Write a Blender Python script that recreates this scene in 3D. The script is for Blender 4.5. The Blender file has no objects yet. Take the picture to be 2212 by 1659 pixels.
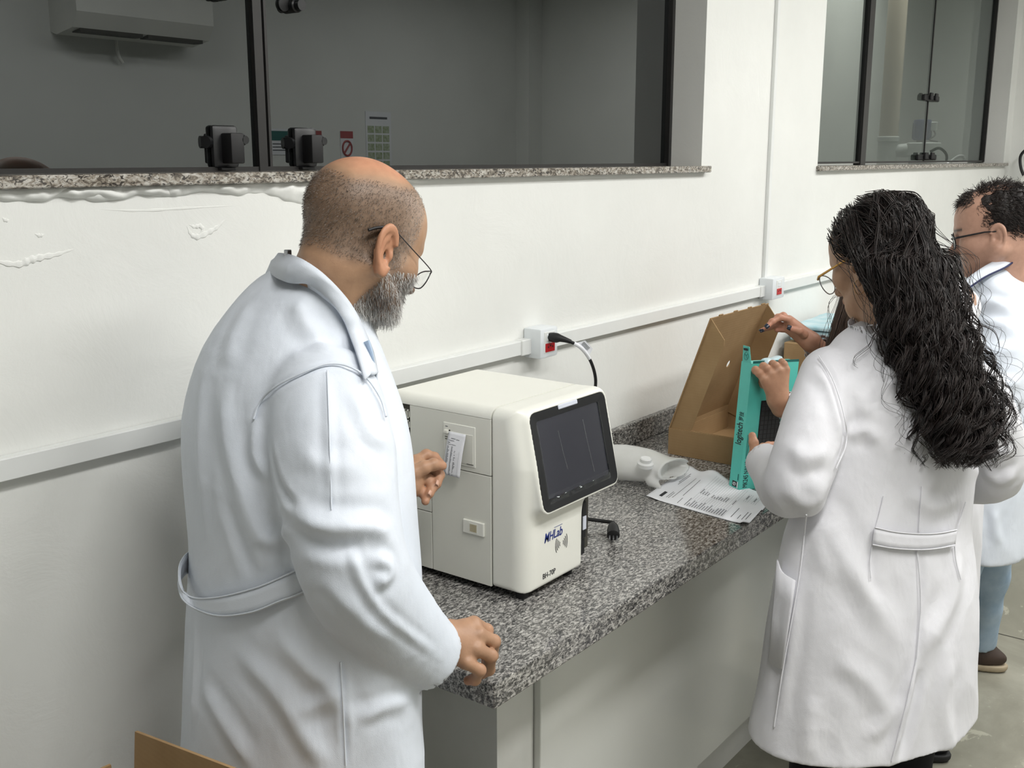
import bpy, bmesh, math, random
import numpy as np
from mathutils import Vector, Matrix

# ------------------------------------------------------------------ camera
IMG_W, IMG_H, FOCAL_PX = 2212.0, 1659.0, 2300.0
CAM_Z, PITCH, HEAD = 1.70, math.radians(12.015), math.radians(36.922)
scene = bpy.context.scene
COL = scene.collection
cam_data = bpy.data.cameras.new('camera')
cam_data.sensor_fit = 'HORIZONTAL'
cam_data.sensor_width = 36.0
cam_data.lens = 36.0 * FOCAL_PX / IMG_W
cam_data.clip_start = 0.02
cam = bpy.data.objects.new('camera', cam_data)
COL.objects.link(cam)
cam.location = (0, 0, CAM_Z)
cam.rotation_euler = (math.radians(90) - PITCH, 0, HEAD - math.radians(90))
scene.camera = cam
FWH = np.array([math.cos(HEAD), math.sin(HEAD), 0.0])
C_R = np.array([math.sin(HEAD), -math.cos(HEAD), 0.0])
C_F = FWH * math.cos(PITCH) + np.array([0, 0, -math.sin(PITCH)])
C_U = FWH * math.sin(PITCH) + np.array([0, 0, math.cos(PITCH)])
C_O = np.array([0, 0, CAM_Z])
def at(x, y, d):
    """point that was measured at photo position x, y and stands d metres deep in the room"""
    return C_O + d * (C_F + C_R * ((x - IMG_W / 2) / FOCAL_PX) + C_U * ((IMG_H / 2 - y) / FOCAL_PX))
def px(P):
    q = np.asarray(P, float) - C_O
    d = q @ C_F
    return np.stack([IMG_W / 2 + FOCAL_PX * (q @ C_R) / d, IMG_H / 2 - FOCAL_PX * (q @ C_U) / d, d], -1)

# ------------------------------------------------------------------ world, light level
world = bpy.data.worlds.new('world'); scene.world = world
world.use_nodes = True
world.node_tree.nodes['Background'].inputs[0].default_value = (0.85, 0.93, 1.0, 1)
world.node_tree.nodes['Background'].inputs[1].default_value = 0.12
scene.view_settings.view_transform = 'Standard'
scene.view_settings.look = 'None'
scene.view_settings.gamma = 1.0
scene.view_settings.exposure = 0.0
scene.view_settings.use_curve_mapping = False
LAMP_POWER = 32.0
scene.cycles.max_bounces = 6
scene.cycles.diffuse_bounces = 3
scene.cycles.glossy_bounces = 3
scene.cycles.transmission_bounces = 4
scene.cycles.transparent_max_bounces = 12
scene.cycles.caustics_reflective = False
scene.cycles.caustics_refractive = False
scene.cycles.use_adaptive_sampling = True
scene.cycles.adaptive_threshold = 0.07
scene.cycles.use_denoising = True
# ceiling lamps: x, y, length along x, length along y (rows of panels along the room)
LAMPS = [(0.75, -0.05), (2.3, -0.50), (3.85, -0.05), (5.4, -0.50)]
CEIL = 2.95

# ------------------------------------------------------------------ helpers
def lin(r, g=None, b=None):
    if g is None: r, g, b = r
    f = lambda c: (c / 255 / 12.92) if c / 255 <= 0.04045 else ((c / 255 + 0.055) / 1.055) ** 2.4
    return (f(r), f(g), f(b), 1.0)

def nmat(name, color, rough=0.5, metal=0.0, spec=0.5, **kw):
    m = bpy.data.materials.new(name); m.use_nodes = True
    nt = m.node_tree; b = nt.nodes['Principled BSDF']
    b.inputs['Base Color'].default_value = color
    b.inputs['Roughness'].default_value = rough
    b.inputs['Metallic'].default_value = metal
    b.inputs['Specular IOR Level'].default_value = spec
    for k, v in kw.items():
        b.inputs[k.replace('_', ' ')].default_value = v
    return m, nt, b

def noise_node(nt, scale, detail=4, rough=0.55, vec=None, stretch=None, dist=0.0):
    n = nt.nodes.new('ShaderNodeTexNoise')
    n.inputs['Scale'].default_value = scale; n.inputs['Detail'].default_value = detail
    n.inputs['Roughness'].default_value = rough; n.inputs['Distortion'].default_value = dist
    tc = nt.nodes.new('ShaderNodeTexCoord')
    src = tc.outputs['Object'] if vec is None else vec
    if stretch is not None:
        mp = nt.nodes.new('ShaderNodeMapping'); mp.inputs['Scale'].default_value = stretch
        nt.links.new(src, mp.inputs['Vector']); src = mp.outputs[0]
    nt.links.new(src, n.inputs['Vector'])
    return n

def ramp(nt, fac, stops, interp='LINEAR'):
    r = nt.nodes.new('ShaderNodeValToRGB'); r.color_ramp.interpolation = interp
    e = r.color_ramp.elements
    while len(e) < len(stops): e.new(0.5)
    for k, (p, c) in enumerate(stops):
        e[k].position = p; e[k].color = c
    nt.links.new(fac, r.inputs['Fac'])
    return r

def add_bump(nt, b, height, strength=0.3, dist=0.01):
    bp = nt.nodes.new('ShaderNodeBump')
    bp.inputs['Strength'].default_value = strength; bp.inputs['Distance'].default_value = dist
    nt.links.new(height, bp.inputs['Height']); nt.links.new(bp.outputs[0], b.inputs['Normal'])
    return bp

def mottled(name, c1, c2, scale=8, rough=0.5, bump=0.0, bscale=120, bdist=0.002, spec=0.5, stretch=None, **kw):
    """plain surface with a slight unevenness in colour and a fine relief"""
    m, nt, b = nmat(name, c1, rough, spec=spec, **kw)
    n = noise_node(nt, scale, stretch=stretch)
    r = ramp(nt, n.outputs['Fac'], [(0.3, c1), (0.7, c2)])
    nt.links.new(r.outputs[0], b.inputs['Base Color'])
    if bump:
        n2 = noise_node(nt, bscale, 3)
        add_bump(nt, b, n2.outputs['Fac'], bump, bdist)
    return m

M = {}
M['wall'] = mottled('wall_paint', lin(238, 239, 235), lin(231, 232, 228), 2.2, 0.6, 0.25, 26, 0.004, spec=0.3)
M['trunk'] = mottled('trunking_plastic', lin(236, 238, 236), lin(230, 232, 230), 5, 0.38)
M['outlet'] = mottled('outlet_plastic', lin(232, 237, 240), lin(226, 231, 234), 9, 0.35)
M['red'] = mottled('red_socket_plastic', lin(200, 20, 32), lin(170, 12, 24), 30, 0.35)
M['black'] = mottled('black_plastic', lin(16, 16, 18), lin(22, 22, 24), 30, 0.55)
M['blackgloss'] = mottled('black_gloss_plastic', lin(22, 23, 25), lin(27, 28, 30), 20, 0.38)
M['rubber'] = mottled('black_rubber', lin(16, 16, 17), lin(24, 24, 25), 40, 0.7)
M['cabinet'] = mottled('cabinet_laminate', lin(226, 227, 222), lin(219, 221, 216), 3, 0.16, spec=0.5)
M['plinth'] = mottled('plinth_paint', lin(226, 226, 222), lin(216, 217, 212), 6, 0.55, 0.2, 60, 0.002)
M['cream'] = mottled('analyzer_shell', lin(240, 240, 231), lin(236, 236, 227), 6, 0.42, 0.06, 700, 0.0006)
M['cream_side'] = mottled('analyzer_side_metal', lin(230, 230, 220), lin(226, 226, 216), 6, 0.5, 0.1, 900, 0.0006)
M['gap'] = mottled('dark_gap', lin(70, 68, 60), lin(58, 56, 50), 20, 0.8)
M['screen'] = mottled('screen_glass', lin(54, 55, 62), lin(50, 51, 58), 4, 0.22)
M['paper'] = mottled('paper', lin(243, 244, 248), lin(236, 238, 243), 7, 0.75)
M['ink'] = mottled('grey_print', lin(70, 72, 78), lin(105, 107, 112), 200, 0.8)
M['inkdark'] = mottled('dark_print', lin(30, 32, 36), lin(44, 46, 50), 60, 0.7)
M['blue'] = mottled('blue_print', lin(24, 52, 140), lin(20, 42, 120), 50, 0.5)
M['teal'] = mottled('teal_card', lin(94, 204, 190), lin(88, 196, 182), 10, 0.35)
M['tealdark'] = mottled('teal_ink', lin(16, 92, 88), lin(20, 102, 96), 40, 0.5)
M['lilac'] = mottled('white_label', lin(214, 218, 230), lin(206, 210, 222), 30, 0.4)
M['steel'] = mottled('dull_steel', lin(170, 172, 175), lin(150, 152, 156), 30, 0.3)
M['steel'].node_tree.nodes['Principled BSDF'].inputs['Metallic'].default_value = 0.9
M['frame'] = mottled('dark_window_frame', lin(42, 40, 39), lin(32, 31, 31), 14, 0.4)
M['ceiling'] = mottled('ceiling_paint', lin(240, 240, 238), lin(234, 235, 233), 2, 0.7)

def granite(name, lights, scale=1.0):
    m, nt, b = nmat(name, lin(110, 108, 106), 0.14)
    tc = nt.nodes.new('ShaderNodeTexCoord')
    n1 = noise_node(nt, 150 * scale, 4, 0.62, tc.outputs['Object'], (0.60, 1.2, 1.0), 0.8)
    c = lights
    r1 = ramp(nt, n1.outputs['Fac'], [(0.30, c[0]), (0.415, c[1]), (0.475, c[2]), (0.53, c[3]), (0.60, c[4]), (0.72, c[5])])
    n2 = noise_node(nt, 215 * scale, 3, 0.6, tc.outputs['Object'], (0.55, 1.2, 1.0), 1.4)
    r2 = ramp(nt, n2.outputs['Fac'], [(0.40, (0, 0, 0, 1)), (0.46, (1, 1, 1, 1))])
    mx = nt.nodes.new('ShaderNodeMix'); mx.data_type = 'RGBA'
    mx.inputs['A'].default_value = c[0]
    nt.links.new(r2.outputs[0], mx.inputs['Factor']); nt.links.new(r1.outputs[0], mx.inputs['B'])
    nt.links.new(mx.outputs['Result'], b.inputs['Base Color'])
    return m
M['granite'] = granite('grey_granite', [lin(46, 46, 47), lin(84, 83, 82), lin(122, 120, 117), lin(154, 152, 148), lin(184, 181, 176), lin(206, 204, 199)])
M['granite_sill'] = granite('sill_granite', [lin(66, 62, 58), lin(112, 104, 94), lin(146, 138, 126), lin(168, 162, 152), lin(188, 184, 176), lin(204, 200, 194)], 0.8)

def cardboard():
    m, nt, b = nmat('cardboard', lin(160, 131, 94), 0.8, spec=0.2)
    n = noise_node(nt, 9, 5)
    r = ramp(nt, n.outputs['Fac'], [(0.3, lin(154, 125, 89)), (0.7, lin(170, 141, 104))])
    n2 = noise_node(nt, 300, 2, 0.5, None, (1, 1, 1))
    mx = nt.nodes.new('ShaderNodeMix'); mx.data_type = 'RGBA'; mx.blend_type = 'MULTIPLY'; mx.inputs['Factor'].default_value = 0.25
    nt.links.new(r.outputs[0], mx.inputs['A']); nt.links.new(n2.outputs['Color'], mx.inputs['B'])
    nt.links.new(r.outputs[0], b.inputs['Base Color'])
    w = nt.nodes.new('ShaderNodeTexWave'); w.inputs['Scale'].default_value = 42; w.bands_direction = 'Z'
    tc = nt.nodes.new('ShaderNodeTexCoord'); nt.links.new(tc.outputs['Object'], w.inputs['Vector'])
    add_bump(nt, b, w.outputs['Fac'], 0.05, 0.001)
    return m
M['card'] = cardboard()

def floor_mat():
    m, nt, b = nmat('polished_concrete', lin(150, 148, 136), 0.32)
    n = noise_node(nt, 1.6, 8, 0.62, dist=1.2)
    r = ramp(nt, n.outputs['Fac'], [(0.28, lin(118, 117, 104)), (0.5, lin(140, 138, 125)), (0.68, lin(162, 160, 147))])
    n2 = noise_node(nt, 4.2, 6, 0.7, None, (1, 1.8, 1), 2.0)
    r2 = ramp(nt, n2.outputs['Fac'], [(0.60, (0, 0, 0, 1)), (0.64, (1, 1, 1, 1))])
    mx = nt.nodes.new('ShaderNodeMix'); mx.data_type = 'RGBA'
    mx.inputs['B'].default_value = lin(176, 174, 158)
    nt.links.new(r.outputs[0], mx.inputs['A'])
    ml = nt.nodes.new('ShaderNodeMath'); ml.operation = 'MULTIPLY'; ml.inputs[1].default_value = 0.7
    nt.links.new(r2.outputs[0], ml.inputs[0]); nt.links.new(ml.outputs[0], mx.inputs['Factor'])
    nt.links.new(mx.outputs['Result'], b.inputs['Base Color'])
    return m
M['floor'] = floor_mat()

def glass_mat(name, tint, ior=1.5, rough=0.0):
    m = bpy.data.materials.new(name); m.use_nodes = True
    nt = m.node_tree; nt.nodes.clear()
    out = nt.nodes.new('ShaderNodeOutputMaterial'); mix = nt.nodes.new('ShaderNodeMixShader')
    fr = nt.nodes.new('ShaderNodeFresnel'); fr.inputs[0].default_value = ior
    tr = nt.nodes.new('ShaderNodeBsdfTransparent'); tr.inputs[0].default_value = tint
    gl = nt.nodes.new('ShaderNodeBsdfGlossy'); gl.inputs['Roughness'].default_value = rough
    gl.inputs['Color'].default_value = (0.93, 1.0, 0.98, 1)
    ge = nt.nodes.new('ShaderNodeNewGeometry'); ml = nt.nodes.new('ShaderNodeMath'); ml.operation = 'MULTIPLY'
    sb = nt.nodes.new('ShaderNodeMath'); sb.operation = 'SUBTRACT'; sb.inputs[0].default_value = 1.0
    nt.links.new(ge.outputs['Backfacing'], sb.inputs[1]); nt.links.new(fr.outputs[0], ml.inputs[0]); nt.links.new(sb.outputs[0], ml.inputs[1])
    nt.links.new(ml.outputs[0], mix.inputs[0]); nt.links.new(tr.outputs[0], mix.inputs[1])
    nt.links.new(gl.outputs[0], mix.inputs[2]); nt.links.new(mix.outputs[0], out.inputs[0])
    return m
M['tint'] = mottled('smoked_glass', (0.006, 0.0068, 0.0068, 1), (0.008, 0.009, 0.009, 1), 1.0, 0.0)
M['tint'].node_tree.nodes['Principled BSDF'].inputs['IOR'].default_value = 1.9
M['tint'].node_tree.nodes['Principled BSDF'].inputs['Specular Tint'].default_value = (0.95, 1.0, 1.0, 1)
M['tint2'] = glass_mat('smoked_glass_lit_room', (0.52, 0.54, 0.53, 1), 1.5)
M['clear'] = glass_mat('clear_plastic', (0.97, 0.97, 0.97, 1), 1.35, 0.08)
M['lens'] = glass_mat('spectacle_lens', (0.98, 0.98, 0.98, 1), 1.25)

def emit(name, color, s):
    m = bpy.data.materials.new(name); m.use_nodes = True
    nt = m.node_tree; nt.nodes.clear()
    o = nt.nodes.new('ShaderNodeOutputMaterial'); e = nt.nodes.new('ShaderNodeEmission')
    e.inputs[0].default_value = color; e.inputs[1].default_value = s
    nt.links.new(e.outputs[0], o.inputs[0]); return m
M['diffuser'] = emit('lamp_diffuser', (1, 0.99, 0.96, 1), 2.0)

# ---- object helpers
def tag(o, label=None, cat=None, group=None, kind=None):
    if label: o['label'] = label
    if cat: o['category'] = cat
    if group: o['group'] = group
    if kind: o['kind'] = kind
    return o

def empty(name, loc=(0, 0, 0), label=None, cat=None, group=None):
    o = bpy.data.objects.new(name, None); COL.objects.link(o)
    o.location = loc; o.empty_display_size = 0.05
    return tag(o, label, cat, group)

def link(name, me, m, parent=None, smooth=False, world_coords=True):
    o = bpy.data.objects.new(name, me); COL.objects.link(o)
    if m is not None: me.materials.append(m)
    if parent is not None:
        o.parent = parent
        if world_coords:
            o.matrix_parent_inverse = Matrix.Translation(-Vector(root_loc(parent)))
    if smooth:
        me.polygons.foreach_set('use_smooth', np.ones(len(me.polygons), bool))
    return o

def root_loc(o):
    return Vector(o.location) if o.type == 'EMPTY' else Vector((0, 0, 0))

class MB:
    """collects boxes, prisms, tubes into one mesh"""
    def __init__(s): s.bm = bmesh.new()
    def box(s, lo, hi, bevel=0.0, seg=2, rot=None, org=None):
        lo = Vector(lo); hi = Vector(hi)
        r = bmesh.ops.create_cube(s.bm, size=1.0)
        vs = r['verts']
        c = (lo + hi) / 2; d = hi - lo
        for v in vs: v.co = Vector((v.co.x * d.x, v.co.y * d.y, v.co.z * d.z)) + c
        if bevel > 0:
            es = list({e for v in vs for e in v.link_edges})
            rb = bmesh.ops.bevel(s.bm, geom=es, offset=bevel, segments=seg, profile=0.5, affect='EDGES')
            vs = list({v for f in rb['faces'] for v in f.verts} | {v for v in vs if v.is_valid})
        if rot is not None:
            for v in vs: v.co = rot @ v.co if org is None else rot @ (v.co - Vector(org)) + Vector(org)
        return s
    def poly(s, pts, thick):
        """flat polygon (list of 3-D points) thickened along its normal by vector thick"""
        t = Vector(thick)
        a = [s.bm.verts.new(Vector(p)) for p in pts]
        b = [s.bm.verts.new(Vector(p) + t) for p in pts]
        s.bm.faces.new(a); s.bm.faces.new(b[::-1])
        n = len(a)
        for i in range(n): s.bm.faces.new((a[i], b[i], b[(i + 1) % n], a[(i + 1) % n]))
        return s
    def quad(s, a, b, c, d):
        s.bm.faces.new([s.bm.verts.new(Vector(p)) for p in (a, b, c, d)]); return s
    def tube(s, pts, r, n=8, cap=True):
        V, Fc = tube_arrays([np.asarray(p, float) for p in pts], r, n, cap)
        vs = [s.bm.verts.new(v) for v in V]
        for f in Fc:
            try: s.bm.faces.new([vs[i] for i in f])
            except ValueError: pass
        return s
    def lathe(s, prof, org, axis=(0, 0, 1), n=24):
        """profile (radius, height) turned round an axis"""
        ax = Vector(axis).normalized(); q = Vector((0, 0, 1)).rotation_difference(ax)
        rings = []
        for r, h in prof:
            rings.append([s.bm.verts.new(q @ Vector((r * math.cos(2 * math.pi * k / n), r * math.sin(2 * math.pi * k / n), h)) + Vector(org)) for k in range(n)])
        for a, b in zip(rings, rings[1:]):
            for k in range(n): s.bm.faces.new((a[k], a[(k + 1) % n], b[(k + 1) % n], b[k]))
        s.bm.faces.new(rings[0][::-1]); s.bm.faces.new(rings[-1])
        return s
    def build(s, name, m, parent=None, smooth=False):
        bmesh.ops.recalc_face_normals(s.bm, faces=s.bm.faces)
        me = bpy.data.meshes.new(name); s.bm.to_mesh(me); s.bm.free()
        o = link(name, me, m, parent)
        if smooth:
            me.polygons.foreach_set('use_smooth', np.ones(len(me.polygons), bool))
            me.set_sharp_from_angle(angle=math.radians(35))
        return o

def tube_arrays(pts, r, n=8, cap=True):
    P = np.array(pts, float); k = len(P)
    R = np.full(k, r) if np.isscalar(r) else np.asarray(r, float)
    T = np.gradient(P, axis=0); T /= np.linalg.norm(T, axis=1)[:, None] + 1e-12
    ref = np.array([0, 0, 1.0]) if abs(T[0][2]) < 0.9 else np.array([1.0, 0, 0])
    N = np.zeros_like(P); u = np.cross(T[0], ref); u /= np.linalg.norm(u)
    for i in range(k):
        u = u - T[i] * (u @ T[i]); u /= np.linalg.norm(u) + 1e-12; N[i] = u
    Bn = np.cross(T, N)
    a = 2 * np.pi * np.arange(n) / n
    V = P[:, None, :] + R[:, None, None] * (np.cos(a)[None, :, None] * N[:, None, :] + np.sin(a)[None, :, None] * Bn[:, None, :])
    V = V.reshape(-1, 3); Fc = []
    for i in range(k - 1):
        for j in range(n):
            Fc.append((i * n + j, i * n + (j + 1) % n, (i + 1) * n + (j + 1) % n, (i + 1) * n + j))
    if cap: Fc.append(tuple(range(n))[::-1]); Fc.append(tuple((k - 1) * n + j for j in range(n)))
    return V, Fc

def spline(pts, n=8):
    """Catmull-Rom through points"""
    P = np.array(pts, float)
    P = np.vstack([2 * P[0] - P[1], P, 2 * P[-1] - P[-2]])
    out = []
    for i in range(1, len(P) - 2):
        for t in np.arange(n) / n:
            a, b, c, d = P[i - 1], P[i], P[i + 1], P[i + 2]
            out.append(0.5 * (2 * b + (c - a) * t + (2 * a - 5 * b + 4 * c - d) * t * t + (3 * b - a - 3 * c + d) * t ** 3))
    out.append(P[-2])
    return np.array(out)

def text_mesh(name, body, size, m, parent, origin, xdir, ydir, extrude=0.0002, align='LEFT', shear=0.0, bold=0.0, spacing=1.0, fitw=None):
    cu = bpy.data.curves.new(name, 'FONT'); cu.body = body; cu.size = size; cu.extrude = extrude
    cu.align_x = align; cu.shear = shear; cu.offset = bold; cu.space_character = spacing; cu.resolution_u = 3
    tmp = bpy.data.objects.new('tmp', cu); COL.objects.link(tmp)
    dg = bpy.context.evaluated_depsgraph_get()
    me = bpy.data.meshes.new_from_object(tmp.evaluated_get(dg))
    bpy.data.objects.remove(tmp)
    n = len(me.vertices); co = np.zeros(n * 3); me.vertices.foreach_get('co', co); co = co.reshape(-1, 3)
    if fitw and n: co[:, 0] *= fitw / max(co[:, 0].max() - co[:, 0].min(), 1e-6)
    X = np.array(Vector(xdir).normalized()); Y = np.array(Vector(ydir).normalized()); Z = np.cross(X, Y)
    co = np.array(origin) + co[:, :1] * X + co[:, 1:2] * Y + co[:, 2:] * Z
    me.vertices.foreach_set('co', co.ravel()); me.update()
    me.materials.clear()
    return link(name, me, m, parent)

def new_mesh(name, V, quads=None, tris=None):
    me = bpy.data.meshes.new(name)
    V = np.asarray(V, np.float32)
    me.vertices.add(len(V)); me.vertices.foreach_set('co', V.ravel())
    loops = []; starts = []; tot = 0
    if quads is not None and len(quads):
        q = np.asarray(quads, np.int32); loops.append(q.ravel()); starts.append(tot + 4 * np.arange(len(q))); tot += q.size
    if tris is not None and len(tris):
        t = np.asarray(tris, np.int32); loops.append(t.ravel()); starts.append(tot + 3 * np.arange(len(t))); tot += t.size
    loops = np.concatenate(loops).astype(np.int32); starts = np.concatenate(starts).astype(np.int32)
    me.loops.add(len(loops)); me.loops.foreach_set('vertex_index', loops)
    me.polygons.add(len(starts)); me.polygons.foreach_set('loop_start', starts)
    me.update(calc_edges=True)
    return me
# ------------------------------------------------------------------ implicit modelling (bodies, soft shells)
def smin(a, b, k):
    k = np.float32(k)
    h = np.clip(np.float32(0.5) + (b - a) * np.float32(0.5 / k), 0, 1)
    return b + (a - b) * h - k * h * (1 - h)
def smax(a, b, k): return -smin(-a, -b, k)
def _n3(x, y, z): return np.sqrt(x * x + y * y + z * z)
def d_sph(p, c, r):
    c = np.float32(c)
    return _n3(p[:, 0] - c[0], p[:, 1] - c[1], p[:, 2] - c[2]) - np.float32(r)
def d_ell(p, c, r, R=None):
    c = np.float32(c); r = np.float32(r)
    x, y, z = p[:, 0] - c[0], p[:, 1] - c[1], p[:, 2] - c[2]
    if R is not None:
        R = np.float32(R)
        x, y, z = (x * R[0, k] + y * R[1, k] + z * R[2, k] for k in range(3))
    x = x / r[0]; y = y / r[1]; z = z / r[2]
    k0 = _n3(x, y, z); k1 = _n3(x / r[0], y / r[1], z / r[2])
    return k0 * (k0 - 1) / (k1 + np.float32(1e-9))
def d_cone(p, a, b, ra, rb):
    a = np.float32(a); ab = np.float32(b) - a
    x, y, z = p[:, 0] - a[0], p[:, 1] - a[1], p[:, 2] - a[2]
    t = (x * ab[0] + y * ab[1] + z * ab[2]) * np.float32(1 / (float(ab @ ab) + 1e-12))
    np.clip(t, 0, 1, out=t)
    return _n3(x - t * ab[0], y - t * ab[1], z - t * ab[2]) - (np.float32(ra) + np.float32(rb - ra) * t)
def d_chain(p, pts, rs, k=0.0):
    d = None
    for i in range(len(pts) - 1):
        e = d_cone(p, pts[i], pts[i + 1], rs[i], rs[i + 1])
        d = e if d is None else (np.minimum(d, e) if k == 0 else smin(d, e, k))
    return d
def d_box(p, c, h, r, R=None):
    q = p - np.float32(c)
    if R is not None: q = q @ np.float32(R)
    q = np.abs(q) - (np.float32(h) - r)
    return np.linalg.norm(np.maximum(q, 0), axis=1) + np.minimum(q.max(1), 0) - r

def sdf_mesh(fn, lo, hi, h, F=8):
    """mesh of fn < 0 by surface nets; only blocks near the surface are evaluated finely"""
    lo = np.array(lo, float); hi = np.array(hi, float)
    nb = np.maximum(np.ceil((hi - lo) / (h * F)).astype(int), 1)
    c = [lo[i] + (np.arange(nb[i]) + 0.5) * h * F for i in range(3)]
    G = np.stack(np.meshgrid(*c, indexing='ij'), -1).reshape(-1, 3).astype(np.float32)
    dc = fn(G)
    act = np.abs(dc) < h * F * 1.05
    n = nb * F
    D = np.repeat(np.repeat(np.repeat(np.where(dc > 0, 1.0, -1.0).astype(np.float32).reshape(nb), F, 0), F, 1), F, 2)
    ids = np.argwhere(act.reshape(nb))
    o = np.stack(np.meshgrid(*[np.arange(F)] * 3, indexing='ij'), -1).reshape(-1, 3)
    for s in range(0, len(ids), 400):
        I = (ids[s:s + 400, None, :] * F + o[None]).reshape(-1, 3)
        P = np.asfortranarray((lo + (I + 0.5) * h).astype(np.float32))
        D[I[:, 0], I[:, 1], I[:, 2]] = fn(P)
    D[0], D[-1], D[:, 0], D[:, -1], D[:, :, 0], D[:, :, -1] = 1, 1, 1, 1, 1, 1
    S = D < 0
    cnt = np.zeros(n - 1, np.int8)
    offs = [(i, j, k) for i in (0, 1) for j in (0, 1) for k in (0, 1)]
    for i, j, k in offs: cnt += S[i:n[0] - 1 + i, j:n[1] - 1 + j, k:n[2] - 1 + k]
    A = np.argwhere((cnt > 0) & (cnt < 8))
    val = np.stack([D[A[:, 0] + i, A[:, 1] + j, A[:, 2] + k] for i, j, k in offs], 1)
    O = np.array(offs, float)
    acc = np.zeros((len(A), 3)); num = np.zeros(len(A))
    for a in range(8):
        for b in range(a + 1, 8):
            if np.abs(O[a] - O[b]).sum() != 1: continue
            va, vb = val[:, a], val[:, b]
            m = (va < 0) != (vb < 0)
            t = np.clip(va / np.where(m, va - vb, 1), 0, 1)
            acc += np.where(m[:, None], O[a] + t[:, None] * (O[b] - O[a]), 0); num += m
    V = lo + (A + 0.5 + acc / num[:, None]) * h
    idx = np.full(n - 1, -1, np.int32); idx[A[:, 0], A[:, 1], A[:, 2]] = np.arange(len(A))
    Q = []
    for ax in range(3):
        u, v = (ax + 1) % 3, (ax + 2) % 3
        s0 = [slice(None)] * 3; s1 = [slice(None)] * 3
        s0[ax] = slice(0, -1); s1[ax] = slice(1, None)
        E = np.argwhere(S[tuple(s0)] != S[tuple(s1)])
        ins = S[E[:, 0], E[:, 1], E[:, 2]]
        du = np.zeros(3, int); du[u] = 1; dv = np.zeros(3, int); dv[v] = 1
        q = np.stack([idx[tuple((E - x).T)] for x in (du + dv, dv, 0 * du, du)], 1)
        q = np.where(ins[:, None], q, q[:, ::-1])
        Q.append(q)
    Q = np.concatenate(Q)
    Q = Q[(Q >= 0).all(1)]
    return V, Q

def laplace(V, Q, it=1, lam=0.5, w=None):
    n = len(V)
    e = np.concatenate([Q[:, [0, 1]], Q[:, [1, 2]], Q[:, [2, 3]], Q[:, [3, 0]]])
    deg = np.bincount(e[:, 0], minlength=n) + np.bincount(e[:, 1], minlength=n) + 1e-9
    for _ in range(it):
        A = np.stack([(np.bincount(e[:, 0], V[e[:, 1], i], n) + np.bincount(e[:, 1], V[e[:, 0], i], n)) / deg for i in range(3)], 1)
        V = V + (A - V) * (lam if w is None else (lam * w)[:, None])
    return V

def vnormals(V, Q):
    a, b, c, d = (V[Q[:, i]] for i in range(4))
    f = np.cross(c - a, d - b)
    N = np.stack([sum(np.bincount(Q[:, k], f[:, i], len(V)) for k in range(4)) for i in range(3)], 1)
    return N / (np.linalg.norm(N, axis=1)[:, None] + 1e-12)

_rng = np.random.RandomState(7)
_W = []
for _o in range(5):
    _v = _rng.normal(size=(9, 3)); _v /= np.linalg.norm(_v, axis=1)[:, None]
    _W.append((_v, _rng.uniform(0, 6.28, 9)))
def wnoise(P, scale, octs=3, seed=0.0):
    """smooth pseudo-noise from sums of sines, about -1..1"""
    out = 0; amp = 1.0; tot = 0
    for o in range(octs):
        v, ph = _W[o % 5]
        q = P * scale * (1.9 ** o)
        w = q + 0.7 * np.sin(q[:, [1, 2, 0]] * 0.9 + seed + o)
        s = np.sin(w @ v.T * 1.0 + ph + seed * 1.7).sum(1) / 3.2
        out = out + amp * s; tot += amp; amp *= 0.5
    return np.clip(out / tot, -1.5, 1.5)

def set_cols(me, C, name='Col'):
    a = me.attributes.new(name, 'FLOAT_COLOR', 'POINT')
    C4 = np.ones((len(C), 4), np.float32); C4[:, :3] = C
    a.data.foreach_set('color', C4.ravel())

def sdf_obj(name, fn, lo, hi, h, m, parent=None, smooth_it=1, F=8):
    V, Q = sdf_mesh(fn, lo, hi, h, F)
    if smooth_it: V = laplace(V, Q, smooth_it)
    return link(name, new_mesh(name, V, Q), m, parent, smooth=True)

def strands(name, curves, radii, m, parent, sides=3, cols=None):
    """many fine tubes as one mesh: curves (N, K, 3), radii (N, K)"""
    P = np.asarray(curves, float); N, K, _ = P.shape
    R = np.broadcast_to(np.asarray(radii, float), (N, K))
    T = np.gradient(P, axis=1); T /= np.linalg.norm(T, axis=2)[..., None] + 1e-12
    ref = np.array([0.31, 0.57, 0.76]); U = np.cross(T, ref); U /= np.linalg.norm(U, axis=2)[..., None] + 1e-9
    W = np.cross(T, U)
    a = 2 * np.pi * np.arange(sides) / sides
    V = P[:, :, None, :] + R[:, :, None, None] * (np.cos(a)[:, None] * U[:, :, None, :] + np.sin(a)[:, None] * W[:, :, None, :])
    base = (np.arange(N)[:, None, None] * K + np.arange(K - 1)[None, :, None]) * sides
    j = np.arange(sides); jn = (j + 1) % sides
    Q = np.stack([base + j, base + jn, base + sides + jn, base + sides + j], -1).reshape(-1, 4)
    me = new_mesh(name, V.reshape(-1, 3), Q)
    if cols is not None: set_cols(me, np.repeat(np.asarray(cols), K * sides, 0))
    return link(name, me, m, parent, smooth=True)
# ------------------------------------------------------------------ the room
YW, XE, XL, YO = 1.503, 6.86, -2.6, -1.75          # window wall, far end wall, near end wall, opposite wall
ZS, ZT = 1.675, 2.62                               # window sill and lintel height
W1 = (-0.75, 2.945); W2 = (3.87, 6.72)             # the two window openings along the wall
YG, YB = 1.62, 1.70                                # glass plane, back of the wall

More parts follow.
